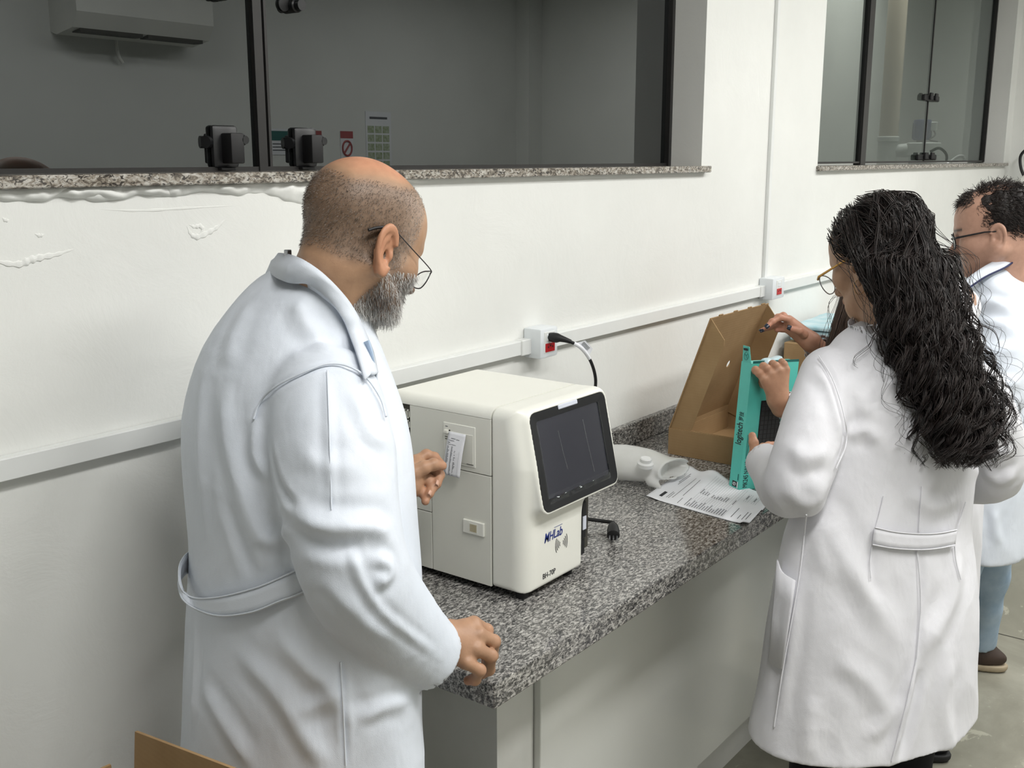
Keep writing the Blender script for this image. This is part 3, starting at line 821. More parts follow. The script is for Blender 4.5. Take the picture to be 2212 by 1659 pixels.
scr.data.transform(Matrix([[SCX[0], SCN[0], SCZ[0], SC_C[0]], [SCX[1], SCN[1], SCZ[1], SC_C[1]], [SCX[2], SCN[2], SCZ[2], SC_C[2]], [0, 0, 0, 1]]))
# crinkled protective film on the screen
def film(u0, u1, v0, v1, nu, nv, fold):
    U_, V_ = (q.ravel() for q in np.meshgrid(np.linspace(u0, u1, nu), np.linspace(v0, v1, nv), indexing='ij'))
    P2 = np.stack([U_, V_, 0 * U_], 1)
    nn = np.maximum(0.0002 + fold(U_, V_) * (0.7 + 0.5 * wnoise(P2, 120, 3)), 0.0001)
    FV = SC_C + U_[:, None] * SCX + nn[:, None] * SCN + V_[:, None] * SCZ
    i = (np.arange(nu - 1)[:, None] * nv + np.arange(nv - 1)[None]).ravel()
    link('screen_film', new_mesh('screen_film', FV, np.stack([i, i + nv, i + nv + 1, i + 1], 1)), M['clear'], scr, smooth=True)
film(-0.106, 0.1035, -0.079, -0.062, 60, 10, lambda u, v: 0.0040 * np.exp(-((v + 0.0735) / 0.005) ** 2))
film(-0.1085, -0.1025, -0.070, 0.070, 6, 40, lambda u, v: 0.0030 * np.exp(-((u + 0.1065) / 0.003) ** 2))
film(0.098, 0.1035, -0.050, 0.074, 6, 36, lambda u, v: 0.0022 * np.exp(-((u - 0.101) / 0.003) ** 2))
for k, (u, v0, v1) in enumerate(((-0.040, -0.03, 0.045), (0.045, -0.055, 0.05))):      # stretch marks in the film
    MB().tube(spline([sc_pt(u, -0.0022, v1), sc_pt(u + 0.004, -0.0022, (v0 + v1) / 2), sc_pt(u + 0.010, -0.0022, v0)], 5), 0.0004, 5).build('film_crease', M['steel'], scr)
m = MB().box((-0.034, 0.0005, 0.0835), (0.030, 0.0038, 0.0925), 0.0015, 1).build('film_pull_tab', M['lilac'], an)
m.data.transform(Matrix([[SCX[0], SCN[0], SCZ[0], SC_C[0]], [SCX[1], SCN[1], SCZ[1], SC_C[1]], [SCX[2], SCN[2], SCZ[2], SC_C[2]], [0, 0, 0, 1]]))
# printer in the left side with the receipt hanging out
pp = MB().box((AX - 0.0016, 1.188, 1.139), (AX + 0.002, 1.2645, 1.2165), 0.001, 1).build('printer_panel', M['cream'], an)
MB().box((AX - 0.0024, 1.1925, 1.1435), (AX, 1.2595, 1.2010), 0.0008, 1).build('printer_door', M['cream_side'], pp)
MB().box((AX - 0.0075, 1.250, 1.1965), (AX, 1.2600, 1.2030), 0.001, 1).build('door_lever', M['cream'], pp)
MB().box((AX - 0.0028, 1.2475, 1.2000), (AX - 0.0010, 1.2500, 1.2035)).build('paper_slot', M['gap'], pp)
MB().box((AX - 0.0028, 1.1925, 1.1440), (AX - 0.0010, 1.2080, 1.1452)).build('door_gap', M['gap'], pp)
for z in (1.1885, 1.1845): MB().box((AX - 0.0030, 1.251, z), (AX - 0.0010, 1.2595, z + 0.0012)).build('lever_rib', M['gap'], pp)
MB().box((AX - 0.0020, 1.2535, 1.2085), (AX - 0.0014, 1.2590, 1.2098)).build('feed_mark', M['ink'], pp)
def receipt_pt(u, v, off=0.0):
    """u 0..1 across (towards the front), v 0..1 down the slip"""
    y = 1.2500 - 0.043 * u + 0.005 * v; z = 1.2010 - 0.081 * v
    out = 0.003 + 0.013 * v ** 1.5 + 0.004 * math.sin(v * 3.0) + 0.002 * u
    return (AX - out - off, y, z)
bm = bmesh.new(); G = [[bm.verts.new(receipt_pt(a / 6, b / 16)) for b in range(17)] for a in range(7)]
for a in range(6):
    for b in range(16): bm.faces.new((G[a][b], G[a + 1][b], G[a + 1][b + 1], G[a][b + 1]))
mb = MB(); mb.bm.free(); mb.bm = bm; rc = mb.build('receipt', M['paper'], an, True)
sd = rc.modifiers.new('thickness', 'SOLIDIFY'); sd.thickness = 0.0003; sd.offset = 1
rng = random.Random(4); pr = MB()
def mark(u0, u1, v, h=0.007):
    pr.quad(receipt_pt(u0, v, 0.0006), receipt_pt(u1, v, 0.0006), receipt_pt(u1, v + h, 0.0006), receipt_pt(u0, v + h, 0.0006))
mark(0.22, 0.48, 0.14, 0.012); mark(0.52, 0.70, 0.15, 0.012); mark(0.08, 0.42, 0.19, 0.010); mark(0.08, 0.2, 0.235, 0.014); mark(0.08, 0.55, 0.28, 0.008)
for k in range(23):
    v = 0.325 + k * 0.029
    mark(0.08, 0.14 + rng.random() * 0.09, v, 0.012); mark(0.32, 0.38 + rng.random() * 0.04, v, 0.012)
    if k > 2:
        if rng.random() < 0.8: mark(0.52, 0.55 + rng.random() * 0.10, v, 0.012)
        mark(0.80, 0.815, v, 0.008)
pr.build('receipt_print', M['ink'], rc)
# door latch
lt = MB().box((AX - 0.004, 1.1675, 1.0095), (AX + 0.001, 1.2180, 1.0365), 0.0015, 1).build('panel_latch', M['cream'], an, True)
MB().box((AX - 0.0044, 1.1815, 1.0135), (AX - 0.0036, 1.2025, 1.0320)).build('latch_rim', M['cream'], lt)
MB().box((AX - 0.0047, 1.1840, 1.0155), (AX - 0.0042, 1.2000, 1.0300)).build('latch_window', mottled('latch_recess', lin(196, 188, 160), lin(176, 166, 136), 60, 0.5), lt)
# lettering on the front
fx, fz = (1, 0, 0), (0, 0, 1); yf = AF - 0.0006
lg = text_mesh('logo_lettering', 'MH', 0.0265, M['blue'], an, (1.529, yf, 1.000), fx, fz, shear=0.28, bold=0.0001, fitw=0.031)
text_mesh('logo_lettering', 'Lab', 0.0245, M['blue'], an, (1.559, yf, 1.0015), fx, fz, shear=0.2, bold=0.0002, fitw=0.029)
MB().box((1.562, yf, 1.0215), (1.589, yf + 0.0004, 1.0222)).build('logo_bar', M['blue'], an)
text_mesh('model_lettering', 'BH-70P', 0.0150, M['inkdark'], an, (1.525, yf, 0.9305), fx, fz, fitw=0.041)
for s in (-1, 1):
    for k in range(4):
        r = 0.0055 + 0.0045 * k; A = np.linspace(-0.62, 0.62, 13)
        pts = np.stack([1.5865 + s * (0.0008 + r * np.cos(A)), np.full(13, yf), 0.984 + r * 1.25 * np.sin(A)], 1)
        MB().tube(pts, 0.00055, 5).build('wireless_arc', M['inkdark'], an)
for x, y in ((1.495, 1.10), (1.64, 1.10), (1.495, 1.37), (1.73, 1.37)):
    MB().lathe([(0.012, 0), (0.013, 0.016)], (x, y, HC + 0.0002), n=18).build('rubber_foot', M['rubber'], an, True)

# ---- power lead from the socket box, and the loose lead with plug
pc = empty('power_cord', (2.08, 1.42, 1.27), 'black power cord plugged in the wall socket, curving down behind analyzer', 'power cord')
path = spline([(2.081, 1.445, 1.2765), (2.083, 1.425, 1.2765), (2.092, 1.402, 1.270), (2.125, 1.385, 1.248), (2.172, 1.385, 1.200), (2.203, 1.395, 1.140), (2.20, 1.42, 1.07), (2.10, 1.44, 0.99), (1.92, 1.42, 0.96), (1.83, 1.41, 0.97)], 8)
MB().tube(path, 0.0040, 10).build('cord', M['rubber'], pc, True)
MB().tube([(2.081, 1.4495, 1.2765), (2.081, 1.440, 1.2765), (2.0815, 1.428, 1.2762), (2.084, 1.420, 1.2755), (2.088, 1.410, 1.2728), (2.096, 1.398, 1.268)], [0.0105, 0.0120, 0.0118, 0.0085, 0.0068, 0.0048], 14).build('plug', M['black'], pc, True)
lbl = MB(); a0, a1 = path[18], path[29]
lbl.tube([path[k] for k in range(19, 30)], 0.0047, 10)
d = path[28] - path[20]; off = np.array([0.012, -0.006, 0.010])
lbl.poly([path[20] + off * 0.3, path[28] + off * 0.3, path[27] + off * 1.25, path[22] + off * 1.25], (0.0004, -0.0004, 0.0002))
lb = lbl.build('cord_tag', M['paper'], pc)
e_ = np.array([-0.0003, -0.0006, 0.0])
for k in range(3): MB().tube([path[22] + off * (0.5 + 0.22 * k) + e_, path[26] + off * (0.5 + 0.22 * k) + e_], 0.0006, 4).build('tag_print', M['ink'], lb)
lc = empty('loose_cord', (1.83, 1.12, HC), 'black lead with two-pin plug lying beside the analyzer on granite', 'power cord')
p2 = spline([(1.775, 1.36, 0.925), (1.82, 1.30, 0.93), (1.875, 1.225, 0.922), (1.905, 1.180, 0.916), (1.890, 1.145, 0.924), (1.868, 1.132, 0.926)], 8)
MB().tube(p2, 0.0042, 10).build('cord', M['rubber'], lc, True)
pl = MB(); pl.lathe([(0.006, 0.0), (0.011, 0.008), (0.0135, 0.022), (0.0135, 0.040), (0.010, 0.042)], (1.868, 1.132, 0.930), (-0.55, -0.35, -0.20), 14)
pl = pl.build('plug', M['black'], lc, True)
ax_ = Vector((-0.55, -0.35, -0.20)).normalized(); sdv = ax_.cross(Vector((0, 0, 1))).normalized()
for k in (-1, 0, 1):
    b = Vector((1.868, 1.132, 0.930)) + ax_ * 0.040 + sdv * (0.0075 * k)
    MB().tube([b, b + ax_ * 0.014], 0.0017, 8).build('pin', M['steel'], pl)
# ------------------------------------------------------------------ people: building blocks
def unit(v): v = np.asarray(v, float); return v / np.linalg.norm(v)
def head_frame(yaw, pitch, roll=0.0):
    """columns right, forward, up; yaw from +x towards +y, pitch > 0 looks down"""
    f0 = np.array([math.cos(yaw), math.sin(yaw), 0]); z = np.array([0, 0, 1.0])
    f = f0 * math.cos(pitch) - z * math.sin(pitch)
    u = f0 * math.sin(pitch) + z * math.cos(pitch)
    r = np.cross(f, u)
    c, s = math.cos(roll), math.sin(roll)
    return np.stack([c * r + s * u, f, -s * r + c * u], 1)

def ear_fn(q, s):
    """external ear in head space; s = +1 right, -1 left"""
    e = (q - np.float32((s * 0.0745, -0.012, -0.016)))
    e = e * np.float32((s, 1, 1)) / np.float32(1.12)
    # ear plane: flares outward to the back, leans back a little
    a = math.radians(14); ca, sa = math.cos(a), math.sin(a)
    w = e[:, 0] * ca + e[:, 1] * sa            # out of the ear plane
    v = -e[:, 0] * sa + e[:, 1] * ca           # forward in the plane
    t = math.radians(10)
    y = v * math.cos(t) + e[:, 2] * math.sin(t); z = -v * math.sin(t) + e[:, 2] * math.cos(t)
    w = w - 0.006
    hw = 0.0165 + 0.0035 * np.clip(z / 0.03, -1, 1)
    k = np.sqrt((y / hw) ** 2 + (z / 0.032) ** 2)
    rim = np.hypot((k - 1) * 0.0165, w - 0.004) - 0.0036
    rim = np.where((y > 0.006) & (z < 0.010) & (z > -0.02), 0.02, rim)
    disc = np.maximum((k - 1) * 0.015, np.abs(w + 0.0005) - 0.0028)
    anti = np.hypot((np.sqrt(((y - 0.002) / 0.0095) ** 2 + ((z + 0.001) / 0.021) ** 2) - 1) * 0.0095, w - 0.0025) - 0.0026
    anti = np.where(y > 0.004, 0.02, anti)
    lobe = np.sqrt(((y - 0.001) / 0.0095) ** 2 + ((z + 0.028) / 0.0115) ** 2 + ((w - 0.001) / 0.0045) ** 2) * 0.006 - 0.006
    tragus = np.sqrt((y - 0.0125) ** 2 + ((z + 0.004) * 0.7) ** 2 + (w - 0.0005) ** 2) - 0.0048
    d = smin(smin(rim, disc, 0.003), lobe, 0.006)
    d = smin(d, anti, 0.003); d = smin(d, tragus, 0.003)
    hole = np.sqrt(((y - 0.004) / 0.8) ** 2 + ((z + 0.005) / 1.5) ** 2 + ((w - 0.002) * 1.1) ** 2) - 0.0058
    return smax(d, -hole, 0.002) * np.float32(1.12)

def short_z(z, k): return np.where(z < -0.025, -0.025 + (z + 0.025) * k, z).astype(z.dtype)

def head_fn(q, o):
    """head in its own space: x right, y forward, z up, eyes at z = 0"""
    if o.get('short'):
        q = q.copy(order='F'); q[:, 2] = short_z(q[:, 2], o['short'])
    ax = np.abs(q[:, 0])
    s = np.empty_like(q, order='F'); s[:, 0] = ax; s[:, 1] = q[:, 1]; s[:, 2] = q[:, 2]
    w, fat = o.get('wide', 1.0), o.get('fat', 0.0)
    d = d_ell(q, (0, -0.014, 0.042), (0.0765 * w, 0.098, 0.086))
    d = smin(d, d_ell(q, (0, 0.030, 0.035), (0.066 * w, 0.066, 0.072)), 0.03)
    d = smin(d, d_ell(q, (0, 0.034, -0.028), (0.060 * w + fat, 0.056, 0.074)), 0.03)
    d = smin(d, d_ell(q, (0, 0.040, -0.072), (0.046 * w + fat, 0.050, 0.038 + fat)), 0.03)
    d = smin(d, d_cone(s, (0.058 * w + fat * 0.7, -0.006, -0.045), (0.030, 0.062, -0.090), 0.016 + fat, 0.018 + fat), 0.02)
    d = smin(d, d_ell(q, (0, 0.078, -0.095), (0.024, 0.020, 0.017)), 0.02)
    d = smin(d, d_sph(s, (0.042, 0.058, -0.022), 0.026 + fat * 0.5), 0.02)
    d = smin(d, d_cone(s, (0, 0.089, 0.020), (0.030, 0.080, 0.022), 0.012, 0.010), 0.014)
    d = smax(d, -d_ell(s, (0.031, 0.104, -0.001), (0.019, 0.018, 0.013)), 0.012)
    d = smin(d, d_sph(s, (0.0315, 0.0735, -0.001), 0.0128), 0.003)
    nose = smin(d_chain(q, [(0, 0.092, 0.006), (0, 0.104, -0.018), (0, 0.114, -0.034)], [0.0075, 0.0085, 0.0115], 0.004), d_sph(s, (0.0115, 0.101, -0.037), 0.0085), 0.006)
    d = smin(d, nose, 0.010)
    d = smin(d, d_ell(q, (0, 0.091, -0.062), (0.024, 0.012, 0.010)), 0.008)
    d = smin(d, d_ell(q, (0, 0.094, -0.0665), (0.020, 0.010, 0.0045)), 0.004)
    d = smin(d, d_ell(q, (0, 0.092, -0.076), (0.018, 0.010, 0.0055)), 0.004)
    for sgn in (1, -1):
        d = smin(d, ear_fn(q, sgn), 0.005)
    if o.get('beard', 0): d = smin(d, d_ell(q, (0, 0.074, -0.100), (0.030, 0.026, 0.020)), 0.02)
    return d

def rings_fn(p, R, ang):
    """stack of ellipses: rows (z, cx, cy, half width, half depth); ang = facing direction"""
    R = np.asarray(R, float); o = np.argsort(R[:, 0]); R = R[o]
    z = p[:, 2]
    cx, cy, a, b = (np.interp(z, R[:, 0], R[:, k]).astype(np.float32) for k in (1, 2, 3, 4))
    dx, dy = p[:, 0] - cx, p[:, 1] - cy
    fx, fy = math.cos(ang), math.sin(ang)
    f = dx * fx + dy * fy; l = dx * fy - dy * fx
    k0 = np.sqrt((l / a) ** 2 + (f / b) ** 2); k1 = np.sqrt((l / a ** 2) ** 2 + (f / b ** 2) ** 2)
    d = k0 * (k0 - 1) / (k1 + 1e-6)
    d = np.where(k0 < 0.25, -np.minimum(a, b) * 0.7, d)
    return d, R[0, 0], R[-1, 0]

def smooth_rings(R, n=40):
    """resample a ring table with smooth curves"""
    R = np.asarray(sorted(map(tuple, R)), float)
    z = np.linspace(R[0, 0], R[-1, 0], n)
    out = [z]
    for k in range(1, R.shape[1]):
        c = np.interp(z, R[:, 0], R[:, k])
        for _ in range(3):
            c[1:-1] = (c[:-2] + 2 * c[1:-1] + c[2:]) / 4
        out.append(c)
    return np.stack(out, 1)

class Surf:
    """mesh arrays with the photo positions of their vertices, to lay seams and folds on the cloth"""
    def __init__(s, V, Q): s.V, s.Q = V, Q; s.N = vnormals(V, Q); s.P = px(V)
    def hit(s, x, y, rad=9, lift=0.0):
        m = (np.abs(s.P[:, 0] - x) < rad) & (np.abs(s.P[:, 1] - y) < rad)
        if not m.any():
            i = np.argmin((s.P[:, 0] - x) ** 2 + (s.P[:, 1] - y) ** 2); d = s.P[i, 2]
        else: d = s.P[m, 2].min()
        return at(x, y, d - lift)
    def path(s, pts, lift=0.0, n=6, rad=9):
        S = spline([(a, b, 0) for a, b in pts], n)
        L = np.array([s.hit(a, b, rad, lift) for a, b, _ in S])
        if len(L) > 4: L[1:-1] = (L[:-2] + 2 * L[1:-1] + L[2:]) / 4
        return L
    def fold(s, pts, amp, width, n=5, taper=True):
        """raise (or sink) the cloth along a line; width and positions in photo pixels"""
        L = s.path(pts, 0, n); rad = width / FOCAL_PX * np.mean(px(L)[:, 2])
        best = np.full(len(s.V), 1e9); tt = np.zeros(len(s.V))
        lo, hi = L.min(0) - 3 * rad, L.max(0) + 3 * rad
        idx = np.where(((s.V > lo) & (s.V < hi)).all(1))[0]
        if not len(idx): return
        X = s.V[idx]; bd = np.full(len(idx), 1e9); bt = np.zeros(len(idx))
        for i in range(len(L) - 1):
            ab = L[i + 1] - L[i]; t = np.clip(((X - L[i]) @ ab) / (ab @ ab + 1e-12), 0, 1)
            dd = np.linalg.norm(X - L[i] - t[:, None] * ab, axis=1)
            m = dd < bd; bd[m] = dd[m]; bt[m] = ((i + t) / (len(L) - 1))[m]
        w = np.exp(-(bd / rad) ** 2 * 1.6) - 0.32 * np.exp(-((bd - 1.7 * rad) / rad) ** 2 * 2)
        if taper: w = w * np.clip(np.sin(np.pi * np.clip(bt, 0.02, 0.98)) * 1.6, 0, 1)
        face = np.clip(-(s.N[idx] @ C_F) * 3 + 0.4, 0, 1)
        s.V[idx] += s.N[idx] * (amp * w * face)[:, None]
    def refresh(s): s.N = vnormals(s.V, s.Q); s.P = px(s.V)

def cloth_mat(name, c1, c2):
    m, nt, b = nmat(name, c1, 0.62, spec=0.35)
    n = noise_node(nt, 5, 3)
    r = ramp(nt, n.outputs['Fac'], [(0.3, c1), (0.7, c2)])
    nt.links.new(r.outputs[0], b.inputs['Base Color'])
    n1 = noise_node(nt, 16, 3, 0.5, None, (1, 1, 0.55), 0.25)
    n2 = noise_node(nt, 900, 2)
    a = nt.nodes.new('ShaderNodeMath'); a.operation = 'MULTIPLY_ADD'; a.inputs[1].default_value = 0.06
    nt.links.new(n2.outputs['Fac'], a.inputs[0]); nt.links.new(n1.outputs['Fac'], a.inputs[2])
    add_bump(nt, b, a.outputs[0], 0.42, 0.012)
    return m
M['coat'] = cloth_mat('white_coat_cloth', lin(226, 232, 241), lin(219, 226, 236))
M['coat2'] = cloth_mat('white_coat_cloth_soft', lin(230, 230, 234), lin(223, 223, 228))
M['piping'] = mottled('navy_piping', lin(28, 36, 84), lin(22, 28, 70), 60, 0.7)
M['jeans'] = mottled('light_denim', lin(172, 190, 206), lin(146, 168, 190), 16, 0.85, 0.2, 400, 0.001, spec=0.2)
M['darkcloth'] = mottled('black_cloth', lin(20, 20, 23), lin(30, 30, 33), 12, 0.85, spec=0.2)
M['shoe'] = mottled('brown_shoe', lin(60, 44, 34), lin(48, 34, 26), 20, 0.6)
M['sole'] = mottled('beige_sole', lin(176, 162, 138), lin(160, 146, 122), 20, 0.7)
M['gold'] = mottled('gold_metal', lin(196, 152, 84), lin(180, 138, 72), 30, 0.3); M['gold'].node_tree.nodes['Principled BSDF'].inputs['Metallic'].default_value = 0.8
M['wire'] = mottled('dark_wire', lin(34, 30, 34), lin(26, 22, 26), 30, 0.35)
M['nail'] = mottled('dark_nail_polish', lin(38, 48, 62), lin(32, 40, 54), 40, 0.2)

def skin_mat():
    m, nt, b = nmat('skin', (0.5, 0.3, 0.2, 1), 0.46, spec=0.4)
    at_ = nt.nodes.new('ShaderNodeAttribute'); at_.attribute_name = 'Col'
    n = noise_node(nt, 55, 4, 0.6)
    r = ramp(nt, n.outputs['Fac'], [(0.3, (0.90, 0.87, 0.86, 1)), (0.7, (1.05, 1.04, 1.03, 1))])
    mx = nt.nodes.new('ShaderNodeMix'); mx.data_type = 'RGBA'; mx.blend_type = 'MULTIPLY'; mx.inputs['Factor'].default_value = 1
    nt.links.new(at_.outputs['Color'], mx.inputs['A']); nt.links.new(r.outputs[0], mx.inputs['B'])
    nt.links.new(mx.outputs['Result'], b.inputs['Base Color'])
    n2 = noise_node(nt, 380, 3); add_bump(nt, b, n2.outputs['Fac'], 0.18, 0.001)
    return m
M['skin'] = skin_mat()
def hair_mat(name, rough=0.52, c=None):
    m, nt, b = nmat(name, (0.01, 0.008, 0.007, 1), rough, spec=0.45)
    if c is None:
        a = nt.nodes.new('ShaderNodeAttribute'); a.attribute_name = 'Col'
        nt.links.new(a.outputs['Color'], b.inputs['Base Color'])
    else:
        n = noise_node(nt, 60, 4, 0.6, None, (1, 1, 0.3))
        r = ramp(nt, n.outputs['Fac'], [(0.3, c[0]), (0.7, c[1])]); nt.links.new(r.outputs[0], b.inputs['Base Color'])
    return m
M['hair'] = hair_mat('hair_strands')

def hand_fn(fingers, palm):
    """fingers: list of (points, radii); palm: list of (a, b, ra, rb) bars"""
    def fn(p):
        d = None
        for a, b, ra, rb in palm:
            e = d_cone(p, a, b, ra, rb); d = e if d is None else smin(d, e, 0.010)
        for pts, rs in fingers:
            f = d_chain(p, pts, rs, 0.0025)
            # knuckle swellings
            for q, r in zip(pts[1:-1], rs[1:-1]): f = smin(f, d_sph(p, q, r * 1.06), 0.004)
            d = smin(d, f, 0.0035)
        return d
    return fn
def hand_bounds(fingers, palm, pad=0.02):
    A = [q for pts, _ in fingers for q in pts] + [q for a, b, _, _ in palm for q in (a, b)]
    A = np.array(A); return A.min(0) - pad - 0.03, A.max(0) + pad + 0.03

def nail_mesh(tip, prev, normal, w, l, m, parent):
    """finger nail: small curved plate on the last finger joint"""
    f = unit(np.asarray(tip) - np.asarray(prev)); n = unit(np.asarray(normal) - f * (np.asarray(normal) @ f)); s = np.cross(f, n)
    V = []; nu, nv = 6, 6
    for i in range(nu):
        for j in range(nv):
            u = (i / (nu - 1) - 0.5) * 2; v = j / (nv - 1)
            wd = w * (1 - 0.25 * max(0, v - 0.6) / 0.4)
            V.append(np.asarray(tip) + s * u * wd + f * (v * l - l * 0.35) + n * (-0.35 * w * u * u - 0.0006 * v * v * 3))
    i = (np.arange(nu - 1)[:, None] * nv + np.arange(nv - 1)[None]).ravel()
    me = new_mesh('finger_nail', np.array(V), np.stack([i, i + nv, i + nv + 1, i + 1], 1))
    o = link('finger_nail', me, m, parent, smooth=True)
    md = o.modifiers.new('thickness', 'SOLIDIFY'); md.thickness = 0.0008; md.offset = 0
    return o

def join_body(parts, limbs):
    """parts (V, Q, colour) become one connected body: limbs are tubes (points, radii, part a, part b) under the clothes whose
    end rings are tied to the nearest vertex of the two parts"""
    Vs, Qs, Cs, st, n = [], [], [], [], 0
    for V, Q, C in parts:
        st.append((n, len(V))); Vs.append(V); Qs.append(Q + n); Cs.append(C); n += len(V)
    for pts, rr, ia, ib in limbs:
        P = spline(pts, 4); r = np.interp(np.linspace(0, 1, len(P)), np.linspace(0, 1, len(rr)), rr)
        V, Fc = tube_arrays(P, r, 10, False); Q = np.array(Fc) + n
        al = np.concatenate(Vs)
        for i, ring, e in ((ia, 0, P[0]), (ib, (len(P) - 1) * 10, P[-1])):
            if i is None: continue
            o, m = st[i]; k = o + int(np.argmin(((al[o:o + m] - e) ** 2).sum(1)))
            Q = np.vstack([Q, [[n + ring, n + ring + 1, n + ring + 2, k]]])
        Vs.append(V); Qs.append(Q); Cs.append(np.tile(np.array([[0.5, 0.3, 0.2]]), (len(V), 1))); n += len(V)
    return np.concatenate(Vs), np.concatenate(Qs), np.concatenate(Cs)

def join_arrays(parts):
    Vs, Qs, Cs, n = [], [], [], 0
    for V, Q, C in parts:
        Vs.append(V); Qs.append(Q + n); Cs.append(C); n += len(V)
    return np.concatenate(Vs), np.concatenate(Qs), np.concatenate(Cs)

def rows_px(rows, ang, h_ref=None):
    """ring table from photo outlines: rows (y, left x, right x, depth, half depth) -> (z, cx, cy, half width, half depth)"""
    out = []
    dl = np.array([math.sin(ang), -math.cos(ang)]); df = np.array([math.cos(ang), math.sin(ang)])
    for y, xl, xr, d, b in rows:
        c = at((xl + xr) / 2, y, d)
        ray = unit(c[:2]); lat = np.array([ray[1], -ray[0]])
        w = (xr - xl) / 2 / FOCAL_PX * d
        cl, cf = abs(lat @ dl), abs(lat @ df)
        a = math.sqrt(max(w * w - (b * cf) ** 2, 0.0036)) / max(cl, 0.3)
        out.append((c[2], c[0], c[1], a, b))
    return out

def make_coat(parent, rows, ang, arms, hem_z, top_z, h=0.0042, extra=None, noise_amp=0.0035, seed=0.0, mat='coat', folds=(), neck=None, name='lab_coat', k_arm=0.022):
    """white coat: body from ring table, sleeves from chains of (point, radius); returns object and Surf"""
    R = smooth_rings(rows)
    allp = [np.array([r[1] + s * r[3] * 1.15, r[2] + t * r[3] * 1.15, r[0]]) for r in R for s in (-1, 1) for t in (-1, 1)]
    for pts, rs, _ in arms: allp += [np.asarray(q) + o * (r + 0.02) for q, r in zip(pts, rs) for o in (-1, 1)]
    allp = np.array(allp); lo, hi = allp.min(0) - 0.02, allp.max(0) + 0.02
    lo[2] = min(hem_z - 0.02, lo[2]); hi[2] = max(top_z + 0.03, hi[2])
    def fn(p):
        d, _, _ = rings_fn(p, R, ang)
        d = smax(d, p[:, 2] - top_z, 0.05)
        body_hem = hem_z + (0.0 if extra is None else 0)
        d = np.maximum(d, hem_z - p[:, 2])
        inner = np.maximum(d + 0.012, p[:, 2] - (hem_z + 0.16))
        if neck is not None:
            for a, b, ra, rb in neck: d = smin(d, d_cone(p, a, b, ra, rb), 0.04)
        if extra is not None: d = extra(p, d)
        for pts, rs, kk in arms:
            P = spline(pts, 4); rr = np.interp(np.linspace(0, len(pts) - 1, len(P)), np.arange(len(pts)), rs)
            e = d_chain(p, P, rr)
            # open, straight-cut cuff
            t = unit(P[-1] - P[-2]); e = np.maximum(e, (p - np.float32(P[-1])) @ np.float32(t))
            hole = np.maximum(d_cone(p, P[-1] - 0.05 * t, P[-1] + 0.01 * t, rr[-1] - 0.006, rr[-1] - 0.004), -((p - np.float32(P[-1] - 0.04 * t)) @ np.float32(t)))
            d = smin(d, e, kk if kk else k_arm)
            d = np.maximum(d, -hole)
        d = np.maximum(d, -np.maximum(inner, hem_z - 0.02 - p[:, 2]))
        return d
    V, Q = sdf_mesh(fn, lo, hi, h)
    V = laplace(V, Q, 2)
    S = Surf(V, Q)
    # soft drape: long, mostly vertical unevenness
    P = V * np.array([1, 1, 0.33])
    n1 = wnoise(P, 16, 3, seed); n2 = wnoise(V @ np.array([[0.8, 0.3, -0.5], [-0.3, 0.9, 0.2], [0.4, 0.1, 0.6]]) * np.array([1, 0.4, 1]), 26, 2, seed + 3)
    low = np.clip((top_z - 0.05 - V[:, 2]) / 0.25, 0.25, 1)
    V += S.N * (noise_amp * low * (n1 * 0.7 + 0.6 * (1 - 2 * np.abs(n2))))[:, None]
    S.refresh()
    for f in folds:
        S.fold(*f)
    S.V = laplace(S.V, Q, 1, 0.4); S.refresh()
    o = link(name, new_mesh(name, S.V, Q), M[mat], parent, smooth=True)
    return o, S

def ribbon(name, top, bot, m, parent, thick=0.003, smooth=True):
    """cloth strip between two 3-D lines"""
    A, B = np.asarray(top), np.asarray(bot); n = len(A); k = 4
    V = np.stack([A + (B - A) * t for t in np.linspace(0, 1, k)], 1).reshape(-1, 3)
    i = (np.arange(n - 1)[:, None] * k + np.arange(k - 1)[None]).ravel()
    o = link(name, new_mesh(name, V, np.stack([i, i + 1, i + k + 1, i + k], 1)), m, parent, smooth=smooth)
    md = o.modifiers.new('thickness', 'SOLIDIFY'); md.thickness = thick; md.offset = 0
    return o

def seam(parent, L, r=0.0016, m='coat', name='seam'):
    return MB().tube(L, r, 6).build(name, M[m], parent, True)

